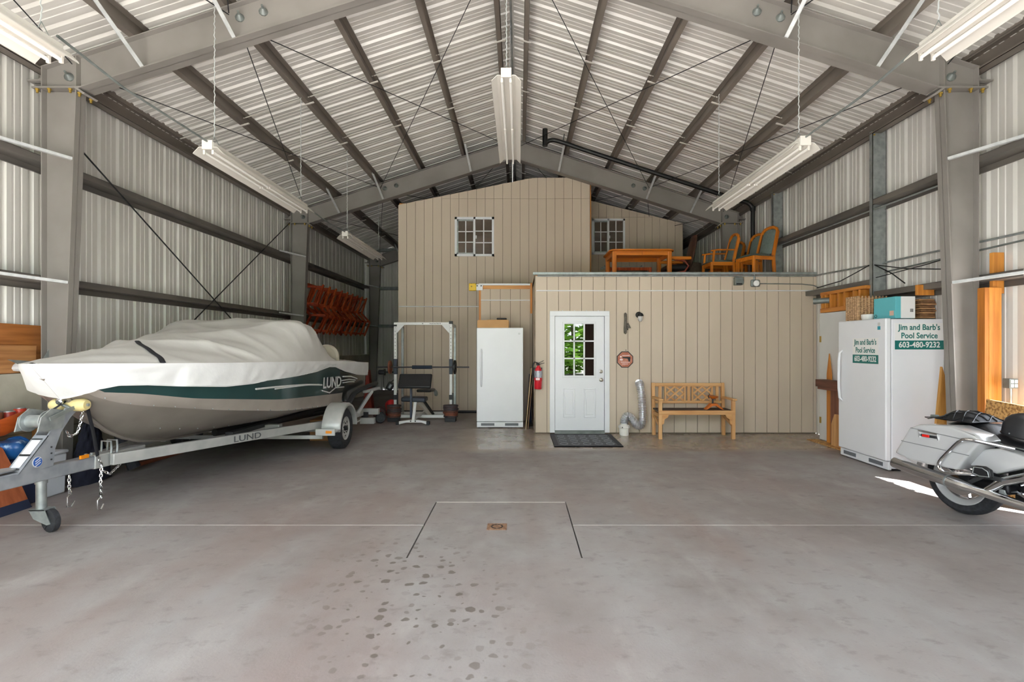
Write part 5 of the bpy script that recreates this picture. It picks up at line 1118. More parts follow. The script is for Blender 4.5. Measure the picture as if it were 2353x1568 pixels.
for z0, z1, nm in ((0.835, 0.895, 'top_rail'), (0.545, 0.59, 'lower_rail')): MB().box(bx0 + 0.05, bx1 - 0.05, back_y(z0) - 0.012, back_y(z0) + 0.016, z0, z1).build(nm, M_pinex, GB, smooth=False, bevel=0.003)
bw_ = bx1 - bx0 - 0.11; X0b = bx0 + 0.055
def bs(f): return X0b + bw_ * f
for f0, f1 in ((0.055, 0.10), (0.145, 0.17), (0.44, 0.465), (0.49, 0.53), (0.555, 0.58), (0.85, 0.875), (0.92, 0.96)): MB().box(bs(f0), bs(f1), back_y(0.7) - 0.008, back_y(0.7) + 0.012, 0.585, 0.84).build('back_slat', M_pine, GB, smooth=False)
for f0, f1 in ((0.17, 0.44), (0.58, 0.85)):
    xa, xb_ = bs(f0), bs(f1); za, zb = 0.588, 0.838; yy = back_y(0.71); xm, zm = (xa + xb_) / 2, (za + zb) / 2
    for p, q in (((xa, za), (xb_, zb)), ((xa, zm), (xm, zb)), ((xm, za), (xb_, zm))): MB().bar((p[0], yy - 0.004, p[1]), (q[0], yy - 0.004, q[1]), 0.012, 0.03, up=(-1, 0, 1)).build('lattice_bar', M_pinex, GB, smooth=False)
    for p, q in (((xa, zb), (xb_, za)), ((xa, zm), (xm, za)), ((xm, zb), (xb_, zm))): MB().bar((p[0], yy + 0.007, p[1]), (q[0], yy + 0.007, q[1]), 0.012, 0.03, up=(1, 0, 1)).build('lattice_bar', M_pinex, GB, smooth=False)
jc = thing('stand_clamp', 'orange folding stand with a round top lying on the bench seat', 'tool', (3.27, 8.62, 0.472))
M_or = mat('orange_enamel', '#cf6c1d', 0.4, var=0.2, scale=16)
MB().prism([(-0.15, 0.0), (-0.12, 0.0), (-0.03, 0.06), (0.03, 0.06), (0.13, 0.0), (0.16, 0.0), (0.05, 0.10), (-0.05, 0.10)], lambda a, b, d: (3.27 + a, 8.62 + d, 0.472 + b), -0.05, 0.05).build('splayed_legs', M_or, jc, smooth=False)
MB().cyl((3.26, 8.62, 0.56), (3.26, 8.62, 0.66), 0.014, n=10).build('neck', M_dark, jc)
MB().lathe([(0.001, 0), (0.03, 0), (0.075, 0.03), (0.085, 0.045), (0.075, 0.05), (0.001, 0.04)], (3.26, 8.62, 0.65), (0.1, -0.1, 1), 20).build('round_top', M_or, jc)
MB().tube([(3.19, 8.6, 0.66), (3.17, 8.59, 0.70), (3.20, 8.58, 0.73)], 0.008, 6).build('wire_handle', M_dark, jc)
# boxes and floodlight on the fascia
o = thing('junction_box', 'grey boxy light fitting high on the tan room fascia', 'electrical box', (3.83, 8.95, 2.65))
MB().prism([(0, 2.60), (0.13, 2.60), (0.15, 2.64), (0.13, 2.735), (0, 2.735)], lambda a, b, d: (3.755 + a, 8.92 + d, b), -0.04, 0.06).build('housing', M_galvd, o, smooth=False, bevel=0.006)
MB().box(3.77, 3.87, 8.875, 8.882, 2.605, 2.63).build('lens_strip', M_black, o, smooth=False)
o = thing('flood_light', 'round grey floodlight with a clear lens below the fascia cap', 'flood light', (4.13, 8.95, 2.65))
MB().box(4.05, 4.21, 8.93, 8.979, 2.575, 2.70).build('housing', M_galvd, o, smooth=False, bevel=0.02)
MB().lathe([(0.001, 0), (0.045, 0.0), (0.052, 0.02), (0.05, 0.035), (0.001, 0.05)], (4.125, 8.93, 2.632), (0, -1, 0), 20).build('lens', mat('lens_clear', '#f4f4f4', 0.1), o)
MB().cyl((4.115, 8.96, 2.70), (4.115, 8.96, 2.79), 0.014, n=8).build('mount_stem', M_galv, o)
# ------------------------------------------------------------------ second freezer and what stands round it
f2 = freezer('tall white freezer with a pool service sign on door and side near the motorcycle', (4.49, 6.735, 0), -PI / 2, 0.93, 0.72)
M_teal = mat('sign_teal', '#17706a', 0.45); M_signw = mat('sign_white', '#ececea', 0.45)
def sign(c, xd, w_, h):
    xd = Vector(xd); up = Vector((0, 0, 1)); n = xd.cross(up); c = Vector(c)
    def rect(name, dx, dz, ww, hh, off, m):
        M = Matrix(((xd.x, n.x, 0, 0), (xd.y, n.y, 0, 0), (0, 0, 1, 0), (0, 0, 0, 1)))
        p = c + xd * dx + up * dz + n * off
        return MB().boxm(Matrix.Translation(p) @ M, ww, 0.002, hh).build(name, m, f2, smooth=False)
    rect('sign_sheet', 0, 0, w_, h, 0.0005, M_signw); rect('sign_band', 0, -h * 0.325, w_, h * 0.34, 0.0015, M_teal)
    tx = lambda body, dz, size, m, off: text('sign_lettering', body, size, m, f2, c + up * dz + n * off, xd, up, bold=size * 0.022, ext=0.0004, sx=0.92 * w_ / 0.6)
    tx("Jim and Barb's", h * 0.335, h * 0.30, M_teal, 0.0022); tx('Pool Service', h * 0.02, h * 0.30, M_teal, 0.0022); tx('603-480-9232', -h * 0.325, h * 0.30, M_signw, 0.0032)
sign((4.49 + 0.41, 6.735 - 0.465 - 0.0015, 1.656), (1, 0, 0), 0.60, 0.325)
sign((4.49 - 0.0015, 6.64, 1.475), (0, -1, 0), 0.49, 0.33)
MB().box(4.487, 4.4895, 6.36, 6.41, 1.74, 1.785).build('energy_sticker', mat('sticker_teal', '#2596a6', 0.4), f2, smooth=False); MB().box(4.487, 4.4895, 6.365, 6.405, 1.79, 1.83).build('paper_sticker', mat('sticker_grey', '#c9c9c6', 0.5), f2, smooth=False)
TZ = 1.87
bxo = thing('shoe_carton', 'turquoise and white carton lying on the freezer top', 'box', (4.79, 6.55, TZ))
MB().box(4.67, 4.91, 6.35, 6.74, TZ + 0.012, TZ + 0.285).build('carton_body', mat('turquoise_card', '#64bcc4', 0.6, var=0.06, scale=5), bxo, smooth=False, bevel=0.004)
MB().box(4.735, 4.911, 6.347, 6.35, TZ + 0.014, TZ + 0.283).build('white_panel', M_signw, bxo, smooth=False)
MB().box(4.667, 4.6698, 6.38, 6.45, TZ + 0.05, TZ + 0.11).build('price_label', mat('label_peach', '#d9b5a2', 0.6), bxo, smooth=False)
MB().lathe([(0.016, 0), (0.022, 0), (0.022, 0.002), (0.016, 0.002)], (4.669, 6.70, TZ + 0.055), (-1, 0, 0), 16, closed=True).build('ring_logo', M_black, bxo)
bc = MB()
for k in range(5): bc.box(4.85 + k * 0.008, 4.854 + k * 0.008, 6.3455, 6.3472, TZ + 0.09, TZ + 0.13)
tag(bc.build('bar_code', M_black, bxo), kind='stuff')
bk = thing('wicker_basket', 'tan wicker basket at the back of the freezer top beside the turquoise carton', 'basket', (4.75, 7.02, TZ))
M_wick = mat('wicker', '#c9a47c', 0.8, dark='#8a6a4c', scale=30, stretch=(1, 1, 3), bump=0.5, bscale=60)
mb = MB(); zb = TZ + 0.012
for k in range(11): mb.tube([(x, y, zb + 0.014 + k * 0.028) for x, y in ((4.575, 6.905), (4.945, 6.905), (4.945, 7.13), (4.575, 7.13), (4.575, 6.905))], 0.014, 6)
mb.box(4.575, 4.945, 6.905, 7.13, zb, zb + 0.02); tag(mb.build('woven_rows', M_wick, bk), kind='stuff')
mb = MB()
for k in range(9): mb.cyl((4.575 + 0.37 * k / 8, 6.892, zb), (4.575 + 0.37 * k / 8, 6.892, zb + 0.33), 0.011, n=6)
for k in range(7): mb.cyl((4.562, 6.905 + 0.225 * k / 6, zb), (4.562, 6.905 + 0.225 * k / 6, zb + 0.33), 0.011, n=6)
tag(mb.build('basket_stakes', M_wick, bk), kind='stuff')
tag(MB().lathe([(0.001, 0.0), (0.055, 0.0), (0.07, 0.02), (0.074, 0.075), (0.068, 0.075), (0.062, 0.024), (0.001, 0.012)], (4.635, 6.81, TZ + 0.012), (0, 0, 1), 24).build('white_bowl', M_bk, None), 'small white bowl on the freezer top in front of the wicker basket', 'bowl')
M_pb = [mat('kraft_paper', '#b98d62', 0.85, dark='#8f6744', scale=20, stretch=(1, 1, 4)), mat('dark_kraft_paper', '#8a6442', 0.85, dark='#5f4128', scale=20, stretch=(1, 1, 4))]
ORDP = ['lowest', 'second lowest', 'third', 'fourth', 'middle', 'sixth', 'seventh', 'second from top', 'topmost']
for k in range(9):
    mb = MB(); z = zb + 0.003 + k * 0.027; jx_, jy_ = 0.008 * math.sin(k * 2.3), 0.010 * math.sin(k * 1.7)
    mb.grid(lambda u, v: (4.99 + 0.19 * u + jx_, 6.37 + 0.36 * v + jy_, z + 0.024 + 0.003 * math.sin(9 * u + 5 * v + k)), 8, 6); mb.grid(lambda u, v: (4.99 + 0.19 * u + jx_, 6.37 + 0.36 * v + jy_, z + 0.002 * math.sin(7 * u + k)), 8, 6)
    mb.box(4.99 + jx_, 5.18 + jx_, 6.37 + jy_, 6.73 + jy_, z + 0.002, z + 0.022)
    tag(mb.build('paper_bag', M_pb[k % 2], None, angle=20), '%s flat brown paper bag in the pile on the freezer top' % ORDP[k], 'paper bag', 'brown paper bags on the freezer')
tag(MB().box(4.925, 4.975, 6.50, 6.72, zb, zb + 0.21).build('dark_box', mat('dark_blue_card', '#30364a', 0.6), None, smooth=False, bevel=0.003), 'dark narrow box between the turquoise carton and the paper bags', 'box')
# stud wall header, slab door, offcuts beside the freezer
sw2 = struct('wall_stud')
for nm, b in (('top_plate', (4.94, 5.16, 7.32, 8.40, 2.36, 2.41)), ('bottom_plate', (4.94, 5.16, 7.2, 8.40, 2.08, 2.15))): MB().box(*b).build(nm, M_lumbery, sw2, smooth=False, bevel=0.003)
for y in (8.40, 8.30, 8.17, 7.97, 7.82, 7.60, 7.47, 6.40): MB().box(4.95, 5.16, y - 0.04, y + 0.0, 2.15 if y > 7 else 2.17, 2.36 if y > 7 else 2.30).build('stud', M_lumber, sw2, smooth=False, bevel=0.003)
MB().box(5.14, 5.18, 7.3, 8.38, 2.15, 2.36).build('stud_gap_shade', mat('dark_void', '#2c2622', 0.9), sw2, smooth=False)  # dark sheet standing in for the shade of the void behind the studs
MB().box(5.04, 5.16, 6.02, 6.06, 2.1, 2.36).build('stud', M_lumber, sw2, smooth=False)
sd_ = thing('slab_door', 'plain white slab door leaning on the side wall between tan room and freezer', 'door', (4.93, 8.2, 0))
MB().box(4.93, 4.965, 7.45, 8.40, 0.015, 2.07).build('slab', mat('slab_white', '#d9dad8', 0.5, var=0.05, scale=3), sd_, smooth=False, bevel=0.003)
MB().box(4.922, 4.93, 8.35, 8.39, 1.60, 1.70).build('hinge', M_bolt, sd_, smooth=False); MB().box(4.922, 4.93, 8.35, 8.39, 0.28, 0.38).build('hinge', M_bolt, sd_, smooth=False)
pp = thing('duct_stub', 'grey pipe stub poking out of the stud wall above the white slab door', 'pipe', (5.0, 8.6, 2.33))
MB().lathe([(0.045, 0), (0.045, 0.34), (0.038, 0.34), (0.038, 0)], (5.08, 8.16, 2.275), (-0.80, 0.55, -0.02), 18, closed=True).build('pipe_body', M_galvd, pp)
MB().lathe([(0.052, 0), (0.052, 0.035), (0.045, 0.035), (0.045, 0)], (4.833, 8.33, 2.268), (-0.80, 0.55, -0.02), 18, closed=True).build('pipe_collar', M_galvd, pp)
board('osb_offcut', 'strip of flake board lying on the floor below the white slab door', 'board', [(7.35, 0.0), (8.40, 0.0), (8.40, 0.012), (7.35, 0.012)], lambda a, b, d: (4.80 + d, a, b), -0.08, 0.1, mat('flake_board', '#d0a263', 0.8, dark='#8f6535', scale=40, bump=0.4, bscale=60, sharp=(0.45, 0.6)))
board('cedar_point', 'orange pointed wooden slat standing against the white slab door', 'slat', [(7.98, 0.015), (8.12, 0.015), (8.12, 1.10), (8.06, 1.42), (8.0, 1.10)], lambda a, b, d: (4.885 + d, a, b), -0.008, 0.008, M_lumber)
board('brown_board', 'reddish brown panel standing beside the freezer in front of the slab door', 'board', [(7.45, 0.015), (7.98, 0.015), (7.98, 1.00), (7.45, 1.00)], lambda a, b, d: (4.86 + d, a, b), -0.008, 0.008, wood('brown_panel_wood', '#8a5a45', '#6e4232', 'z'))
tag(MB().box(4.70, 4.845, 7.5, 8.12, 1.0, 1.012).box(4.70, 4.712, 7.5, 8.12, 0.9, 1.0).box(4.70, 4.845, 7.5, 7.512, 0.9, 1.0).box(4.70, 4.845, 8.108, 8.12, 0.9, 1.0).box(4.72, 4.84, 7.53, 8.1, 0.86, 0.9).build('shelf_tray', wood('tray_wood', '#7b4c3c', '#5b3529', 'y'), None, smooth=False, bevel=0.002), 'small brown tray shelf fixed on the brown panel beside the freezer', 'shelf')
board('pine_offcut', 'pale pine offcut block standing low beside the freezer', 'board', [(7.38, 0.014), (7.86, 0.014), (7.86, 0.34), (7.78, 0.50), (7.38, 0.52)], lambda a, b, d: (4.81 + d, a, b), -0.02, 0.02, M_pine)
# timber post, flake board, outlet, plank behind the freezer
pt = thing('timber_post', 'tall orange doubled timber post standing beside the steel column', 'post', (5.05, 5.45, 0))
MB().box(4.985, 5.12, 5.43, 5.47, 0.0, 2.16).build('plank', M_lumber, pt, smooth=False, bevel=0.004)
MB().box(4.94, 4.983, 5.43, 5.52, 0.0, 2.16).build('plank', wood('dark_orange_lumber', '#c27a2c', '#9a5a1c', 'z'), pt, smooth=False, bevel=0.004)
MB().box(5.07, 5.19, 5.475, 5.52, 2.1, 2.54).build('top_block', M_lumber, pt, smooth=False, bevel=0.004)
board('flake_board', 'sheet of flake board leaning on the ribbed wall behind the motorcycle', 'board', [(4.62, 0.0), (5.38, 0.0), (5.38, 0.98), (4.62, 0.93)], lambda a, b, d: (4.80 + 0.12 * b + d, a, b), -0.008, 0.008, MATS['flake_board'])
tag(MB().prism([(0, 0), (0.26, 0), (0.16, 1.20), (0.13, 1.30)], lambda a, b, d: (4.76 + a, 5.93 + d, b), -0.018, 0.018).build('tapered_plank', wood('tapered_wood', '#c9974f', '#a87432', 'z', 0.6), None, smooth=False, bevel=0.003), 'tapered pale orange plank leaning between the freezer side and the steel column', 'plank')
ol = thing('outlet_box', 'grey double outlet box on a thin conduit beside the timber post', 'electrical box', (5.10, 5.3, 1.16))
MB().box(5.05, 5.14, 5.27, 5.35, 1.10, 1.20).build('box_body', M_galvd, ol, smooth=False, bevel=0.005)
for x in (5.063, 5.103):
    for z in (1.112, 1.155): MB().box(x, x + 0.03, 5.265, 5.271, z, z + 0.033).build('socket', mat('socket_white', '#e6e6e2', 0.4), ol, smooth=False, bevel=0.003)
MB().cyl((5.10, 5.31, 0.0), (5.10, 5.31, 1.10), 0.012, n=10).build('conduit', M_galv, ol)
# ------------------------------------------------------------------ motorcycle, parked with its tail to the camera's far side
HD = math.atan2(-0.971, 0.24)
MC = thing('motorcycle', 'pale grey touring motorcycle with hard saddlebags and long chrome exhaust', 'motorcycle', (4.10, 4.70, 0), rot=Matrix.Rotation(HD, 3, 'Z'))
# local axes: x forward, y to its own port side; the side we see is y < 0
M_pearl = mat('pearl_grey_paint', '#bfc0c1', 0.25, 0.1, var=0.04, scale=3, coat=0.6)
M_crease = mat('paint_crease', '#6f7173', 0.5)
M_leather = mat('black_leather', '#1d1d20', 0.5, bump=0.15, bscale=80)
M_engine = mat('black_engine', '#1b1a1f', 0.4, 0.4, var=0.3, scale=12)
def B(mb, name, m, par=MC, **k): return mb.build(name, m, par, local=True, **k)
def wheel(u, nm):
    ty = MB(); ty.lathe([(0.205, -0.055), (0.235, -0.072), (0.285, -0.07), (0.315, -0.04), (0.322, 0.0), (0.315, 0.04), (0.285, 0.07), (0.235, 0.072), (0.205, 0.055)], (u, 0, 0.322), (0, 1, 0), 44, closed=True); t = B(ty, nm, M_rubber)
    rm = MB(); rm.lathe([(0.235, -0.0735), (0.228, -0.076), (0.205, -0.062), (0.185, -0.035), (0.185, 0.035), (0.205, 0.062), (0.228, 0.076), (0.235, 0.0735), (0.215, 0.05), (0.215, -0.05)], (u, 0, 0.322), (0, 1, 0), 44, closed=True); B(rm, 'rim', M_pearl, t)
    rg = MB(); rg.lathe([(0.185, -0.02), (0.19, -0.036), (0.178, -0.036), (0.17, -0.02)], (u, 0, 0.322), (0, 1, 0), 40, closed=True); B(rg, 'rim_ring', M_chrome, t)
    for k in range(9):
        a = 2 * PI * k / 9; c, s_ = math.cos(a), math.sin(a); sp_ = MB(); sp_.bar((u + 0.04 * c, 0, 0.322 + 0.04 * s_), (u + 0.19 * c, 0, 0.322 + 0.19 * s_), 0.018, 0.03, up=(0, 1, 0)); B(sp_, 'spoke', M_chrome, t)
    hb_ = MB(); hb_.lathe([(0.02, -0.11), (0.03, -0.10), (0.05, -0.05), (0.05, 0.05), (0.03, 0.1)], (u, 0, 0.322), (0, 1, 0), 18); B(hb_, 'hub', mat('bronze_hub', '#5a4433', 0.35, 0.7), t)
    dk = MB(); dk.lathe([(0.075, -0.078), (0.145, -0.078), (0.145, -0.083), (0.075, -0.083)], (u, 0, 0.322), (0, 1, 0), 32, closed=True); B(dk, 'brake_disc', M_chrome, t)
    return t
wheel(0.0, 'tyre'); wheel(1.62, 'tyre')
# saddlebags: loft along y (outer face bulges)
bag = [(-0.354, 0.508), (-0.21, 0.765), (-0.12, 0.815), (0.16, 0.842), (0.36, 0.792), (0.405, 0.745), (0.30, 0.60), (0.21, 0.468), (-0.04, 0.462), (-0.24, 0.47)]
cxb, czb = 0.03, 0.64
for sd in (-1, 1):
    rings = []
    for y, k in ((0.155, 0.93), (0.18, 0.99), (0.36, 1.0), (0.392, 0.985), (0.405, 0.94)): rings.append([(cxb + (a - cxb) * k, sd * y, czb + (b - czb) * k) for a, b in bag])
    mb = MB(); mb.loft(rings); o = B(mb, 'saddlebag', M_pearl, bevel=0.012, seg=3)
    for (a, b) in (((-0.19, 0.772), (0.385, 0.735)), ((-0.28, 0.635), (0.31, 0.615)), ((-0.26, 0.69), (0.07, 0.685))):
        if b[0] < 0.1: continue
        mb = MB(); mb.bar((a[0], sd * 0.4045, a[1]), (b[0], sd * 0.4045, b[1]), 0.004, 0.006); B(mb, 'lid_seam', M_crease, o)
    mb = MB(); mb.tube([(-0.105, sd * 0.407, 0.70), (-0.105, sd * 0.418, 0.76), (0.06, sd * 0.418, 0.752), (0.06, sd * 0.407, 0.70)], 0.0075, 8); la = B(mb, 'latch_bar', M_chrome, o)
    mb = MB(); mb.boxm(Matrix.Translation((-0.02, sd * 0.411, 0.722)), 0.14, 0.014, 0.022); B(mb, 'latch_plate', M_dark, o, bevel=0.004)
    mb = MB(); mb.boxm(Matrix.Translation((-0.04, sd * 0.416, 0.722)), 0.065, 0.014, 0.024); B(mb, 'red_reflector', mat('red_lens', '#d8231c', 0.2), o, bevel=0.004)
    # guard rail in front of the bag
    mb = MB(); mb.tube(spline([(0.55, sd * 0.27, 0.71), (0.44, sd * 0.36, 0.735), (0.34, sd * 0.425, 0.752), (0.27, sd * 0.44, 0.735), (0.19, sd * 0.44, 0.645), (0.10, sd * 0.44, 0.525), (0.095, sd * 0.44, 0.465), (0.15, sd * 0.44, 0.435), (0.25, sd * 0.43, 0.452), (0.40, sd * 0.30, 0.47)], 6), 0.0145, 10); B(mb, 'bag_guard', M_chrome)
    # side cover
    rings = []
    sc_ = [(0.17, 0.50), (0.24, 0.61), (0.34, 0.672), (0.46, 0.70), (0.66, 0.66), (0.72, 0.62), (0.43, 0.475), (0.30, 0.51)]
    for y, k in ((0.12, 0.95), (0.24, 1.0), (0.275, 0.96), (0.285, 0.86)): rings.append([(0.42 + (a - 0.42) * k, sd * y, 0.59 + (b - 0.59) * k) for a, b in sc_])
    mb = MB(); mb.loft(rings); B(mb, 'side_cover', M_pearl, bevel=0.01)
    # passenger floorboard
    mb = MB(); mb.prism([(-0.07, -0.035), (-0.05, 0.035), (0.03, 0.045), (0.075, 0.025), (0.085, -0.04), (0.0, -0.05)], lambda a, b, d: (0.46 + a, sd * (0.49 + d), 0.525 + b), -0.02, 0.02); fb = B(mb, 'footboard', M_black, bevel=0.012)
    mb = MB(); mb.tube([(0.41, sd * 0.512, 0.50), (0.42, sd * 0.512, 0.55), (0.48, sd * 0.512, 0.555), (0.52, sd * 0.512, 0.535), (0.53, sd * 0.512, 0.495), (0.46, sd * 0.512, 0.487), (0.41, sd * 0.512, 0.50)], 0.004, 6); B(mb, 'footboard_edge', M_galv, fb)
    mb = MB(); mb.bar((0.46, sd * 0.48, 0.49), (0.52, sd * 0.2, 0.42), 0.035, 0.035); B(mb, 'footboard_arm', M_dark)
    # exhaust
    mb = MB(); mb.tube([(-0.39, sd * 0.36, 0.405), (-0.375, sd * 0.36, 0.402), (-0.1, sd * 0.36, 0.372), (0.20, sd * 0.355, 0.338), (0.24, sd * 0.35, 0.333), (0.30, sd * 0.34, 0.325), (0.66, sd * 0.32, 0.285), (1.0, sd * 0.28, 0.30), (1.1, sd * 0.2, 0.42)], [0.050, 0.053, 0.052, 0.05, 0.043, 0.036, 0.036, 0.034, 0.03], 18); ex = B(mb, 'exhaust', M_chrome)
    mb = MB(); mb.lathe([(0.046, 0), (0.046, 0.03), (0.001, 0.03)], (-0.392, sd * 0.36, 0.405), (1, 0, -0.11), 18); B(mb, 'muffler_bore', M_black, ex)
    mb = MB(); mb.lathe([(0.054, 0), (0.054, 0.012), (0.05, 0.012)], (0.10, sd * 0.358, 0.349), (1, 0, -0.11), 18); B(mb, 'clamp_ring', M_galv, ex)
    mb = MB(); mb.bar((0.20, sd * 0.30, 0.335), (0.34, sd * 0.28, 0.44), 0.03, 0.03); B(mb, 'bracket', M_dark)
# chrome cover sweeping up in front, engine, frame
mb = MB(); mb.tube([(0.38, -0.32, 0.33), (0.50, -0.31, 0.44), (0.75, -0.30, 0.56), (0.95, -0.28, 0.60)], [0.03, 0.036, 0.036, 0.036], 12); B(mb, 'heat_shield', M_chrome)
mb = MB(); mb.boxm(Matrix.Translation((0.78, 0, 0.36)), 0.62, 0.34, 0.28); B(mb, 'crank_case', M_engine, bevel=0.05, seg=3)
for u, r_ in ((0.68, -0.38), (0.92, 0.38)):
    for k in range(7):
        d = Vector((math.sin(r_), 0, math.cos(r_))); mb = MB(); c_ = Vector((0.79 + (0.04 if r_ > 0 else -0.04), 0, 0.47)) + d * (0.03 + k * 0.03)
        mb.cyl(c_, c_ + d * 0.016, 0.105, n=20); B(mb, 'cylinder_fin', M_engine)
mb = MB(); mb.lathe([(0.001, 0), (0.075, 0.0), (0.085, -0.02), (0.085, -0.05), (0.001, -0.05)], (0.78, -0.19, 0.37), (0, -1, 0), 24); pc = B(mb, 'primary_cover', M_chrome)
for k in range(5):
    a = 2 * PI * k / 5; mb = MB(); mb.ball((0.78 + 0.06 * math.cos(a), -0.192, 0.37 + 0.06 * math.sin(a)), 0.012, 0.01, 0.012, 8, 5); B(mb, 'cover_bolt', M_galv, pc)
for p, q, r_ in (((0.55, -0.2, 0.42), (0.7, -0.2, 0.50), 0.012), ((0.50, -0.18, 0.36), (0.62, -0.19, 0.31), 0.02), ((0.6, -0.19, 0.45), (0.62, -0.19, 0.36), 0.018), ((0.66, -0.19, 0.52), (0.86, -0.19, 0.56), 0.012)):
    mb = MB(); mb.cyl(p, q, r_, n=10); B(mb, 'engine_tube', M_chrome)
mb = MB(); mb.bar((0.0, -0.12, 0.33), (0.55, -0.10, 0.40), 0.03, 0.06).bar((0.0, 0.12, 0.33), (0.55, 0.10, 0.40), 0.03, 0.06).bar((0.45, 0, 0.42), (0.45, 0, 0.68), 0.2, 0.10).bar((0.2, 0, 0.66), (1.2, 0, 0.78), 0.10, 0.06).bar((0.5, 0, 0.24), (1.15, 0, 0.28), 0.22, 0.05); B(mb, 'frame', M_black)
mb = MB(); mb.bar((0.2, -0.20, 0.34), (0.52, -0.22, 0.38), 0.12, 0.10); B(mb, 'swing_arm_cover', M_engine, bevel=0.02)
mb = MB(); mb.boxm(Matrix.Translation((0.47, -0.26, 0.345)), 0.06, 0.04, 0.05); B(mb, 'brake_cylinder', M_galv, bevel=0.012)
mb = MB(); mb.lathe([(0.02, -0.1), (0.04, -0.11), (0.045, -0.135), (0.02, -0.14)], (0.0, 0, 0.322), (0, 1, 0), 14); B(mb, 'axle_nut', mat('bronze_hub', '#5a4433', 0.35, 0.7))
mb = MB(); mb.boxm(Matrix.Translation((-0.10, -0.095, 0.39)) @ Matrix.Rotation(0.5, 4, 'Y'), 0.12, 0.03, 0.06); B(mb, 'brake_caliper', M_chrome, bevel=0.01)
# rear fender, seat, tank, nose, bars
def arc(u, r_, a0, a1, w_, m, nm):
    rings = []
    for k in range(13):
        a = a0 + (a1 - a0) * k / 12; c, s_ = math.cos(a), math.sin(a)
        rings.append([(u + (r_ + dr) * c, y, 0.322 + (r_ + dr) * s_) for y, dr in ((-w_, -0.06), (-w_, -0.015), (-w_ * 0.6, 0.012), (0, 0.02), (w_ * 0.6, 0.012), (w_, -0.015), (w_, -0.06))])
    mb = MB(); mb.loft(rings, closed=False); return B(mb, nm, m, fix=False)
arc(0, 0.385, 0.6, 3.2, 0.11, M_pearl, 'rear_fender'); arc(1.62, 0.36, 0.3, 2.9, 0.085, M_pearl, 'front_fender')
rings = []
for u, hw_, z0, z1 in ((-0.16, 0.06, 0.765, 0.79), (-0.08, 0.10, 0.755, 0.83), (0.06, 0.12, 0.745, 0.85), (0.18, 0.125, 0.735, 0.855), (0.24, 0.14, 0.715, 0.835), (0.30, 0.17, 0.69, 0.79), (0.42, 0.19, 0.665, 0.745), (0.58, 0.17, 0.655, 0.735), (0.72, 0.12, 0.66, 0.755), (0.80, 0.07, 0.69, 0.765)):
    rings.append([(u, hw_ * math.cos(t) * (1 if abs(math.cos(t)) < 0.9 else 0.97), (z0 + z1) / 2 + (z1 - z0) / 2 * math.sin(t)) for t in [2 * PI * k / 14 for k in range(14)]])
mb = MB(); mb.loft(rings); st_o = B(mb, 'seat', M_leather, bevel=0)
mb = MB(); mb.tube([(0.24, -0.135, 0.80), (0.30, -0.165, 0.75), (0.42, -0.185, 0.715), (0.56, -0.168, 0.70), (0.7, -0.12, 0.715)], 0.005, 6); B(mb, 'seat_piping', M_galvd, st_o)
rings = []
for u, hw_, z0, z1 in ((0.74, 0.05, 0.74, 0.80), (0.82, 0.12, 0.72, 0.86), (0.98, 0.16, 0.72, 0.93), (1.14, 0.15, 0.76, 0.95), (1.24, 0.08, 0.83, 0.92)):
    rings.append([(u, hw_ * math.cos(t), (z0 + z1) / 2 + (z1 - z0) / 2 * math.sin(t)) for t in [2 * PI * k / 16 for k in range(16)]])
mb = MB(); mb.loft(rings); tk = B(mb, 'fuel_tank', M_pearl)
mb = MB(); mb.lathe([(0.03, 0), (0.03, 0.012), (0.001, 0.016)], (1.0, 0, 0.928), (0, 0, 1), 16); B(mb, 'filler_cap', M_chrome, tk)
for sd in (-1, 1):
    mb = MB(); mb.cyl((1.62, sd * 0.11, 0.322), (1.34, sd * 0.11, 0.96), 0.026, n=14); B(mb, 'fork_leg', M_chrome)
    mb = MB(); mb.tube([(1.32, sd * 0.05, 1.0), (1.28, sd * 0.18, 1.07), (1.20, sd * 0.34, 1.08), (1.06, sd * 0.44, 1.04)], 0.0125, 10); hbr = B(mb, 'handlebar', M_chrome)
    mb = MB(); mb.cyl((1.14, sd * 0.40, 1.06), (1.02, sd * 0.46, 1.025), 0.018, n=12); B(mb, 'grip', M_rubber, hbr)
    mb = MB(); mb.cyl((1.26, sd * 0.33, 1.09), (1.24, sd * 0.40, 1.20), 0.006, n=6).ball((1.24, sd * 0.41, 1.22), 0.02, 0.06, 0.035, 12, 8); B(mb, 'mirror', M_chrome)
    mb = MB(); mb.prism([(-0.14, 0), (0.14, 0), (0.16, 0.025), (-0.14, 0.025)], lambda a, b, d: (1.0 + a, sd * (0.34 + d), 0.30 + b), -0.05, 0.05); B(mb, 'rider_board', M_black, bevel=0.006)
rings = []
for u, hw_, z0, z1 in ((1.30, 0.26, 0.88, 1.18), (1.40, 0.30, 0.86, 1.20), (1.50, 0.20, 0.90, 1.14), (1.55, 0.09, 0.96, 1.06)):
    rings.append([(u, hw_ * math.cos(t), (z0 + z1) / 2 + (z1 - z0) / 2 * math.sin(t)) for t in [2 * PI * k / 18 for k in range(18)]])
mb = MB(); mb.loft(rings); fr_ = B(mb, 'fairing', M_pearl)
mb = MB(); mb.lathe([(0.085, 0), (0.09, 0.02), (0.08, 0.03), (0.001, 0.045)], (1.53, 0, 1.01), (1, 0, 0), 24); B(mb, 'head_lamp', MATS['lens_clear'], fr_)
mb = MB(); mb.tube([(0.70, 0.14, 0.24), (0.62, 0.36, 0.02), (0.58, 0.40, 0.0)], 0.013, 8); B(mb, 'side_stand', M_dark)
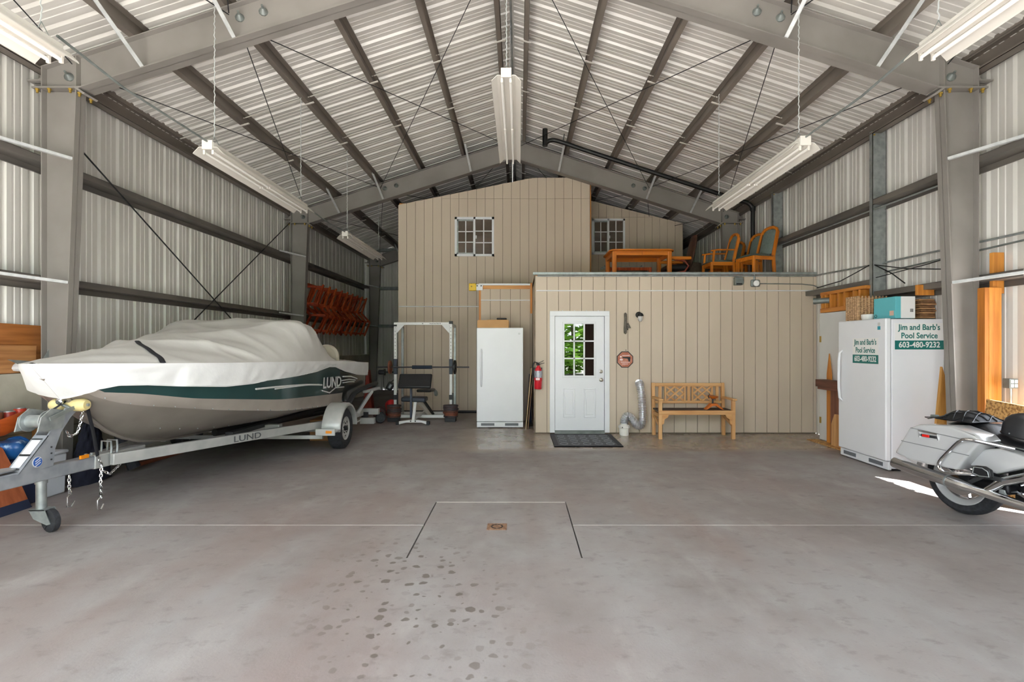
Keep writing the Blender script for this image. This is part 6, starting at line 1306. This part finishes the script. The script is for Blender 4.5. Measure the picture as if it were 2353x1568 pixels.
tl2 = MB(); tl2.boxm(Matrix.Translation((-0.36, 0, 0.62)), 0.05, 0.12, 0.06); B(tl2, 'tail_lamp', MATS['red_lens'], bevel=0.012)
# luggage net with a bag, and the helmet on the seat: things resting on it
MM = WM[MC.name]
def WL(p): return MM @ Vector(p)
gb_ = thing('seat_bag', 'black bag held by a cord net on the motorcycle tail', 'bag', WL((0.0, 0, 0.86)))
mb = MB()
def bagp(u, v):
    a = -0.13 + 0.32 * u; b = -0.20 + 0.40 * v; h = 0.862 + 0.075 * (1 - abs(2 * u - 1) ** 3) * (1 - abs(2 * v - 1) ** 3) + 0.008 * math.sin(19 * u + 7 * v) * math.sin(PI * u) * math.sin(PI * v); return WL((a, b, h))
mb.grid(bagp, 24, 24); mb.grid(lambda u, v: WL((-0.13 + 0.32 * u, -0.20 + 0.40 * v, 0.858)), 4, 4); mb.build('bag_body', mat('black_nylon', '#17181c', 0.6, bump=0.3, bscale=30), gb_, angle=70)
for k in range(5):
    for dr in (0, 1):
        pts_ = []
        for j in range(11):
            u, v = (j / 10, min(1, max(0, k / 4 + (j / 10 - 0.5) * 0.5))) if dr else (min(1, max(0, k / 4 - (j / 10 - 0.5) * 0.5)), j / 10)
            pts_.append(bagp(u, v) + Vector((0, 0, 0.006)))
        mb = MB(); mb.tube(pts_, 0.005, 5); mb.build('net_cord', M_black, gb_)
mb = MB(); mb.tube([bagp(0.05, 0.1), WL((-0.20, -0.22, 0.865)), WL((-0.14, -0.26, 0.86)), WL((-0.02, -0.21, 0.90))], 0.005, 6); mb.build('net_cord', M_black, gb_)
mb = MB(); mb.boxm(Matrix.Translation(WL((-0.20, -0.10, 0.868))), 0.05, 0.05, 0.03); mb.build('buckle', M_galvd, gb_, bevel=0.006)
hm = thing('helmet', 'matt black half helmet resting on the motorcycle seat', 'helmet', WL((0.52, 0, 0.76)))
rings = []
hc = Vector((0.48, 0.0, 0.775)); prof = [(0.001, 0.155), (0.05, 0.150), (0.09, 0.135), (0.12, 0.105), (0.137, 0.06), (0.143, 0.01), (0.146, -0.015), (0.140, -0.018), (0.13, 0.0), (0.10, 0.07), (0.001, 0.09)]
for r_, h in prof: rings.append([WL(hc + Vector((r_ * 1.22 * math.cos(t), r_ * math.sin(t), h + 0.025 - 0.025 * math.cos(t)))) for t in [2 * PI * k / 32 for k in range(32)]])
mb = MB(); mb.loft(rings); mb.build('shell', mat('matt_black_shell', '#26272a', 0.42), hm)
mb = MB(); mb.tube([WL(hc + Vector((0.146 * 1.22 * math.cos(t), 0.146 * math.sin(t), 0.01 - 0.025 * math.cos(t)))) for t in [2 * PI * k / 32 for k in range(33)]], 0.006, 6, cap=False); mb.build('edge_trim', M_black, hm)
mb = MB(); mb.ball(WL(hc + Vector((-0.05, -0.135, 0.035))), 0.007, 0.007, 0.007, 8, 5); mb.build('rivet', M_galv, hm)
# ------------------------------------------------------------------ furniture stored on the loft
LZ = PT - 0.005
tb_ = thing('dining_table', 'honey oak dining table at the edge of the loft in front of the window', 'table', (2.55, 10.9, LZ))
tx0, tx1, ty0, ty1 = 1.92, 3.20, 10.62, 11.55
mb = MB()
pl = []
for (cx_, cy_, a0) in ((tx1 - 0.12, ty1 - 0.12, 0), (tx0 + 0.12, ty1 - 0.12, 90), (tx0 + 0.12, ty0 + 0.12, 180), (tx1 - 0.12, ty0 + 0.12, 270)):
    for k in range(5): a = math.radians(a0 + 90 * k / 4); pl.append((cx_ + 0.16 * math.cos(a), cy_ + 0.16 * math.sin(a)))
mb.prism(pl, lambda a, b, d: (a, b, d), LZ + 0.725, LZ + 0.757); mb.build('table_top', M_oakx, tb_, bevel=0.008)
for y in (ty0 + 0.03, ty1 - 0.05): MB().box(tx0 + 0.08, (tx0 + tx1) / 2 - 0.002, y, y + 0.022, LZ + 0.635, LZ + 0.725).box((tx0 + tx1) / 2 + 0.002, tx1 - 0.08, y, y + 0.022, LZ + 0.635, LZ + 0.725).build('apron', M_oakx, tb_, smooth=False)
for x in (tx0 + 0.03, tx1 - 0.05): MB().box(x, x + 0.022, ty0 + 0.08, ty1 - 0.08, LZ + 0.635, LZ + 0.725).build('apron', M_oakx, tb_, smooth=False)
for x in (tx0 + 0.02, tx1 - 0.11):
    for y in (ty0 + 0.02, ty1 - 0.11): MB().box(x, x + 0.09, y, y + 0.09, LZ, LZ + 0.725).build('leg', M_oak, tb_, smooth=False, bevel=0.018)
M_uph = mat('grey_green_fabric', '#76857f', 0.85, dark='#67756f', scale=30)
def loft_chair(label, loc, rz, arms=False):
    t = thing('dining_chair', label, 'chair', loc, rz, 'honey oak dining chairs on the loft')
    # local: +x is the way it faces
    for y in (-0.22, 0.22):
        mb = MB(); mb.bar((0.22, y, 0), (0.22, y, 0.43), 0.05, 0.05, up=(1, 0, 0)); mb.build('front_leg', M_oak, t, local=True, bevel=0.006)
        mb = MB()
        for p, q in (((-0.25, y, 0), (-0.22, y, 0.45)), ((-0.22, y, 0.45), (-0.34, y * 0.92, 0.93))): mb.bar(p, q, 0.045, 0.055, up=(1, 0, 0))
        mb.build('back_post', M_oak, t, local=True, bevel=0.006)
        if arms:
            mb = MB(); mb.bar((0.20, y * 1.1, 0.43), (0.18, y * 1.1, 0.66), 0.035, 0.035, up=(1, 0, 0)); mb.build('arm_post', M_oak, t, local=True)
            mb = MB(); mb.tube([(0.24, y * 1.1, 0.655), (0.10, y * 1.1, 0.675), (-0.26, y * 1.02, 0.68)], [0.022, 0.026, 0.02], 8, flat=0.7); mb.build('arm_rest', M_oak, t, local=True)
        mb = MB(); mb.bar((-0.22, y, 0.40), (0.22, y, 0.40), 0.025, 0.07); mb.build('seat_rail', M_oakx, t, local=True)
    mb = MB(); mb.bar((0.22, -0.22, 0.40), (0.22, 0.22, 0.40), 0.025, 0.07); mb.build('seat_rail', M_oakx, t, local=True)
    mb = MB(); mb.grid(lambda u, v: (-0.24 + 0.52 * u, -0.25 + 0.5 * v, 0.435 + 0.06 * (1 - abs(2 * u - 1) ** 4) * (1 - abs(2 * v - 1) ** 4)), 12, 12); mb.grid(lambda u, v: (-0.24 + 0.52 * u, -0.25 + 0.5 * v, 0.433), 2, 2); mb.build('seat', M_uph, t, local=True)
    mb = MB(); mb.tube([(-0.338, y, z) for y, z in ((-0.205, 0.91), (-0.18, 0.97), (-0.11, 1.015), (0, 1.03), (0.11, 1.015), (0.18, 0.97), (0.205, 0.91))], 0.03, 8); mb.build('crest_rail', M_oak, t, local=True)
    mb = MB()
    def bp(u, v, off):
        z = 0.50 + 0.49 * v; x = -0.225 - 0.14 * (z - 0.45) / 0.55; hw_ = 0.165 * (1 if v < 0.85 else math.sqrt(max(0.02, 1 - ((v - 0.85) / 0.16) ** 2))); return (x + off, (2 * u - 1) * hw_, z)
    mb.grid(lambda u, v: bp(u, v, 0.035 - 0.02 * abs(2 * u - 1) ** 3), 10, 12); mb.grid(lambda u, v: bp(u, v, -0.012), 10, 12); mb.build('back_pad', M_uph, t, local=True)
    for y in (-0.185, 0.185): mb = MB(); mb.bar((-0.232, y, 0.47), (-0.352, y * 0.95, 1.0), 0.012, 0.03, up=(1, 0, 0)); mb.build('back_edge', wood('dark_oak_edge', '#7a431a', '#5c3012', 'z'), t, local=True)
    return t
loft_chair('honey oak upholstered chair nearest the edge in the loft row by the ribbed wall', (4.52, 9.80, LZ), PI + 0.28)
loft_chair('middle honey oak upholstered chair in the loft row by the ribbed wall', (4.57, 10.42, LZ), PI + 0.25)
loft_chair('honey oak upholstered chair deepest in the loft row by the ribbed wall', (4.52, 11.25, LZ), PI + 0.25)
loft_chair('honey oak armchair standing alone between the office chair and the chair row', (4.08, 10.5, LZ), PI + 0.02, True)
oc = thing('office_chair', 'brown leather office chair with orange wooden arms behind the loft armchair', 'chair', (3.62, 11.2, LZ))
M_bl = mat('brown_leather', '#54382c', 0.4, dark='#3a261e', scale=9)
rings = []
for k in range(9):
    t = k / 8; z = LZ + 0.42 + 0.72 * t; x = 3.66 + 0.16 * t; hw_ = 0.24 * math.sin(PI * min(0.95, 0.25 + 0.62 * t)) ** 0.7
    rings.append([(x + 0.06 * math.cos(a), 11.15 + hw_ * math.sin(a), z) for a in [2 * PI * j / 14 for j in range(14)]])
mb = MB(); mb.loft(rings); mb.build('back_rest', M_bl, oc)
mb = MB(); mb.boxm(Matrix.Translation((3.40, 11.15, LZ + 0.42)), 0.52, 0.5, 0.13); mb.build('seat', M_black, oc, bevel=0.05, seg=4)
for y in (10.88, 11.44): MB().box(3.14, 3.66, y - 0.03, y + 0.03, LZ + 0.58, LZ + 0.65).build('arm_rest', M_oakx, oc, bevel=0.015); MB().tube([(3.30, y, LZ + 0.59), (3.52, y, LZ + 0.55), (3.60, y, LZ + 0.45), (3.52, y, LZ + 0.33), (3.34, y, LZ + 0.30)], 0.022, 8).build('arm_loop', wood('red_loop', '#9a4630', '#7a3020', 'x'), oc)
MB().cyl((3.40, 11.15, LZ + 0.08), (3.40, 11.15, LZ + 0.36), 0.03, n=12).build('gas_post', M_black, oc)
for k in range(5): a = 2 * PI * k / 5; MB().bar((3.40, 11.15, LZ + 0.09), (3.40 + 0.28 * math.cos(a), 11.15 + 0.28 * math.sin(a), LZ + 0.04), 0.04, 0.04).build('base_leg', M_black, oc)
ac = thing('tub_chair', 'grey brown upholstered tub chair behind the loft armchair', 'chair', (4.0, 11.75, LZ))
M_taupe = mat('taupe_fabric', '#6f665b', 0.9, dark='#5f574d', scale=20)
mb = MB(); mb.lathe([(0.001, 0.0), (0.30, 0.0), (0.33, 0.06), (0.34, 0.5), (0.30, 0.62), (0.24, 0.60), (0.22, 0.42), (0.001, 0.42)], (3.90, 11.85, LZ + 0.02), (0, 0, 1), 28); mb.build('tub_body', M_taupe, ac)
st2 = thing('settee', 'red framed taupe settee pushed under the loft dining table', 'settee', (2.6, 11.9, LZ))
MB().box(2.05, 2.95, 11.62, 12.2, LZ + 0.02, LZ + 0.45).build('settee_body', M_taupe, st2, bevel=0.03)
MB().box(2.02, 2.98, 11.60, 11.66, LZ + 0.46, LZ + 0.53).build('frame_rail', M_redwood, st2, smooth=False, bevel=0.01)
for x in (2.94, 2.02): MB().box(x, x + 0.06, 11.58, 11.66, LZ, LZ + 0.53).build('frame_post', M_redwood, st2, smooth=False, bevel=0.01)
sk_ = thing('bed_rails', 'pale metal rails lying across the settee below the table', 'bed rail', (2.5, 11.9, LZ + 0.55))
for k in range(3): MB().box(1.9, 2.85, 11.70 + 0.12 * k, 11.73 + 0.12 * k, LZ + 0.535, LZ + 0.565).build('rail', M_galv, sk_, smooth=False)
for x in (1.95, 2.80): MB().box(x, x + 0.03, 11.69, 11.98, LZ + 0.565, LZ + 0.59).build('cross_rail', M_galv, sk_, smooth=False)
q = MB(); q.grid(lambda u, v: (1.72 + 0.22 * u, 11.4 + 0.5 * v, LZ + 0.01 + 0.42 * u ** 0.8 * (1 - 0.3 * v) + 0.02 * math.sin(20 * u + 5 * v)), 14, 10); tag(q.build('folded_blanket', mat('striped_grey_blanket', '#8d8f8e', 0.85, dark='#2e2f31', scale=9, stretch=(4, 0.3, 1), sharp=(0.45, 0.5)), None), 'grey striped blanket slumped on the loft beside the table', 'blanket')
q = MB(); q.boxm(Matrix.Translation((3.05, 12.1, LZ + 0.31)) @ Matrix.Rotation(0.7, 4, 'Y'), 0.55, 0.4, 0.2); tag(q.build('grey_cushion', mat('grey_cushion_fabric', '#8c8a86', 0.9, var=0.08, scale=8), None, bevel=0.03), 'grey cushion tilted up beside the settee under the table end', 'cushion')
# ------------------------------------------------------------------ hanging shop lights
def fixture(label, x, y0, z, yn, zc0, L=2.4):
    t = thing('shop_light', label, 'ceiling light', (x, y0 + L / 2, z), group='hanging shop lights')
    prof = [(-0.155, -0.055), (-0.15, -0.045), (-0.095, 0.012), (-0.06, 0.012), (-0.045, -0.012), (-0.03, 0.012), (0.03, 0.012), (0.045, -0.012), (0.06, 0.012), (0.095, 0.012), (0.15, -0.045), (0.155, -0.055)]
    top = [(a, b + 0.006) for a, b in prof]
    mb = MB(); mb.prism(prof + top[::-1], lambda a, b, d: (x + a, d, z + b), y0, y0 + L); mb.build('reflector', M_fix, t, smooth=False)
    MB().box(x - 0.055, x + 0.055, y0 + 0.01, y0 + L - 0.01, z + 0.018, z + 0.075).build('ballast_housing', M_fix, t, smooth=False, bevel=0.006)
    for e in (y0 - 0.015,):
        MB().box(x - 0.055, x + 0.055, e, e + 0.02, z - 0.012, z + 0.085).build('end_plate', M_fix, t, smooth=False, bevel=0.004)
    for sx_ in (-0.045, 0.045):
        for k in range(2):
            a = y0 + 0.02 + k * L / 2; lm = MB(); lm.cyl((x + sx_, a, z - 0.034), (x + sx_, a + L / 2 - 0.05, z - 0.034), 0.0145, n=10); lm.build('lamp_tube', mat('tube_glass', '#f3f1ec', 0.25), t)
        for e in (y0 + 0.015, y0 + L / 2 - 0.02, y0 + L - 0.02): MB().box(x + sx_ - 0.012, x + sx_ + 0.012, e - 0.008, e + 0.012, z - 0.058, z - 0.01).build('lamp_holder', M_fix, t, smooth=False, bevel=0.004)
    for e in (y0 + 0.12, y0 + L - 0.12):
        for s in (-1, 1): MB().cyl((x + s * 0.05, e, z + 0.075), (x, e, z + 0.17), 0.003, n=5).build('hanger_wire', M_galvd, t)
        kn = MB(); n_ = int((zc0 - z - 0.17) / 0.03); pts_ = [(x + (0.004 if i % 2 else -0.004), e + (0.004 if (i // 2) % 2 else -0.004), z + 0.17 + i * 0.03) for i in range(n_ + 1)]
        kn.tube(pts_, 0.0048, 5); kn.build('chain', M_strut, t)
    return t
zl = lambda a: RT - SL * abs(a - CX)
XLt, XRt = -3.25, 2.95
fixture('white shop light over the boat side between the two nearest frames', XLt, 5.34, 3.60, 0, zl(XLt))
fixture('white shop light over the trailer nose, nearest on the boat side', XLt, 1.20, 3.575, 0, zl(XLt))
fixture('white shop light deep over the boat stern beyond the second frame', XLt, 9.55, 3.60, 0, zl(XLt))
fixture('white shop light over the loft side between the two nearest frames', XRt, 5.28, 3.62, 0, zl(XRt))
fixture('white shop light nearest above the motorcycle side', XRt, 1.32, 3.66, 0, zl(XRt))
fixture('white shop light hanging below the roof ridge', -0.135, 5.3, 4.33, 0, RT + 0.1)
# power conduits of the light rows, turnbuckles, pipe and wiring
def conduit(name, label, pts, r, m, cat='conduit', sm=True):
    mb = MB(); mb.tube(pts, r, 8); return tag(mb.build(name, m, None), label, cat)
conduit('light_cord', 'grey cord linking the shop lights over the boat side', [(XLt, 3.60, 3.72), (XLt, 4.2, 3.66), (XLt, 5.34, 3.67)], 0.010, M_galvd, 'cord')
conduit('light_cord', 'grey cord running on from the boat side light to the stern light', [(XLt, 7.74, 3.67), (XLt, 8.6, 3.64), (XLt, 9.55, 3.67)], 0.010, M_galvd, 'cord')
conduit('light_cord', 'grey cord linking the shop lights over the loft side', [(XRt, 3.72, 3.75), (XRt, 4.4, 3.69), (XRt, 5.28, 3.69)], 0.010, M_galvd, 'cord')
conduit('light_cord', 'thin white cord dropping from the ridge light behind the tall wall', [(-0.10, 7.7, 4.36), (-0.10, 7.74, 4.2), (-0.10, 7.75, 4.02)], 0.006, M_white, 'cord')
rc_ = MB(); rc_.cyl((CX - 0.02, -0.4, RT + 0.06), (CX - 0.02, 17.0, RT + 0.06), 0.016, n=8)
tag(rc_.build('ridge_conduit', M_galv, None), 'straight grey conduit running along under the roof ridge', 'conduit')
bp_ = thing('vent_pipe', 'black vent pipe running down under the roof slope in front of the second frame', 'pipe', (2.8, 10.9, 5.3))
M_pipe = mat('black_pipe', '#17181a', 0.45)
PY_ = 10.9
MB().cyl((0.55, PY_, 6.16), (0.55, PY_, 5.80), 0.055, n=16).build('tee', M_pipe, bp_)
MB().tube(spline([(0.56, PY_, 5.86), (0.66, PY_, 5.92), (0.85, PY_, 5.90), (1.5, PY_, 5.68), (3.0, PY_, 5.19), (4.6, PY_, 4.67), (4.88, PY_, 4.58), (4.97, PY_, 4.45), (4.975, PY_, 4.2), (4.975, PY_, LZ)], 5), 0.045, 14).build('run', M_pipe, bp_)
MB().lathe([(0.045, 0), (0.056, 0), (0.056, 0.09), (0.045, 0.09)], (4.975, PY_, 4.42), (0, 0, 1), 16, closed=True).build('coupling', M_pipe, bp_)
MB().bar((0.92, PY_, 5.85), (0.96, PY_ - 0.02, 6.05), 0.04, 0.008).build('hanger_strap', M_galv, bp_)
conduit('fascia_conduit', 'grey conduit clipped along the fascia under the loft edge cap', [(0.32, 8.955, 2.765), (5.1, 8.955, 2.765), (5.17, 8.93, 2.765), (5.17, 8.8, 2.765), (5.17, 7.35, 2.72), (5.17, 5.1, 2.70)], 0.013, M_galv)
conduit('low_conduit', 'thin white conduit along the tan room front below the fascia', [(0.30, 8.968, 2.508), (5.2, 8.968, 2.508)], 0.009, M_white)
conduit('lamp_wire', 'thin grey wire from the floodlight to the room corner', [(4.22, 8.965, 2.632), (4.95, 8.965, 2.625), (5.15, 8.96, 2.60), (5.2, 8.9, 2.56)], 0.008, M_galvd, 'wire')
conduit('recess_conduit', 'thin white conduit across the recess wall above the freezer', [(-0.78, 10.405, 2.47), (0.22, 10.405, 2.47)], 0.010, M_white)
conduit('tall_wall_conduit', 'thin white conduit across the tall wall above the weight rack', [(-2.80, 11.905, 2.46), (-0.84, 11.905, 2.46)], 0.012, M_white)
conduit('side_conduit', 'grey conduit under the upper girt of the side wall by the loft', [(5.04, 10.0, 3.49), (5.04, 7.4, 3.48), (5.06, 5.72, 3.47)], 0.012, M_galv)
conduit('side_conduit', 'grey conduit along the side wall beyond the jamb post above the fence of wires', [(5.15, 5.1, 2.62), (5.15, 6.2, 2.60), (5.15, 7.2, 2.58)], 0.011, M_galvd)
conduit('loose_cable', 'black cable drooping between jamb post and steel column', [(5.0, 7.2, 2.68), (5.08, 6.7, 2.55), (5.1, 6.2, 2.47), (5.1, 5.78, 2.45)], 0.007, M_black, 'cable')
conduit('loose_cable', 'black cable rising across the wall above the freezer boxes', [(5.12, 5.78, 2.62), (5.1, 6.4, 2.56), (5.02, 7.2, 2.50)], 0.006, M_black, 'cable')
conduit('loose_cable', 'short black cable hanging down beside the jamb post', [(5.0, 7.2, 2.68), (5.02, 6.9, 2.52), (5.05, 6.7, 2.36)], 0.008, M_black, 'cable')
conduit('loose_cable', 'black cable along the wall from the room corner to the jamb post', [(5.18, 8.9, 2.55), (5.15, 8.2, 2.58), (5.1, 7.7, 2.66), (5.03, 7.35, 2.70)], 0.008, M_black, 'cable')
# ------------------------------------------------------------------ trees and grass outside the big door (seen only mirrored in the door panes)
random.seed(11)
tag(MB().box(-30, 30, -60, -9, -0.10, -0.012).build('ground', mat('dry_verge', '#a5a398', 0.9, var=0.3, scale=4), None, smooth=False), kind='structure')
M_leaf = mat('leaf_green', '#86b83e', 0.6, dark='#4d7a22', scale=1.8)
for k, (x, y, h, r_) in enumerate(((2.9, -10.0, 6.0, 2.6), (8.4, -11.5, 7.0, 2.6), (-3.2, -12.5, 6.5, 2.8), (-9.5, -13, 7.0, 2.6))):
    t = thing('garden_tree', ['leafy green tree straight outside the open door', 'broad leafy tree outside beyond the door jamb', 'leafy tree outside on the boat side', 'far leafy tree at the boat side edge of the apron'][k], 'tree', (x, y, 0))
    MB().tube([(x, y, 0), (x + 0.1, y, h * 0.3), (x - 0.05, y, h * 0.6)], [0.18, 0.14, 0.06], 8).build('trunk', mat('bark', '#5a4636', 0.9), t)
    mb = MB()
    for i in range(5200 if k == 0 else 2600):
        a, b, rr = random.uniform(0, 2 * PI), math.acos(random.uniform(-1, 1)), r_ * random.uniform(0.45, 1) ** 0.5
        c_ = Vector((x + rr * math.sin(b) * math.cos(a), y + rr * math.sin(b) * math.sin(a), max(0.1, h * 0.5 + rr * math.cos(b) * h * 0.5 / r_))); q = Matrix.Rotation(random.uniform(0, 6.28), 3, 'Z') @ Matrix.Rotation(random.uniform(-1, 1), 3, 'X')
        s_ = random.uniform(0.14, 0.30); mb.add([c_ + q @ Vector(p) * s_ for p in ((-1, 0, 0), (0, -0.5, 0.05), (1, 0, 0), (0, 0.5, 0.05))], [(0, 1, 2, 3)])
    tag(mb.build('foliage', M_leaf, t, smooth=False, fix=False), kind='stuff')
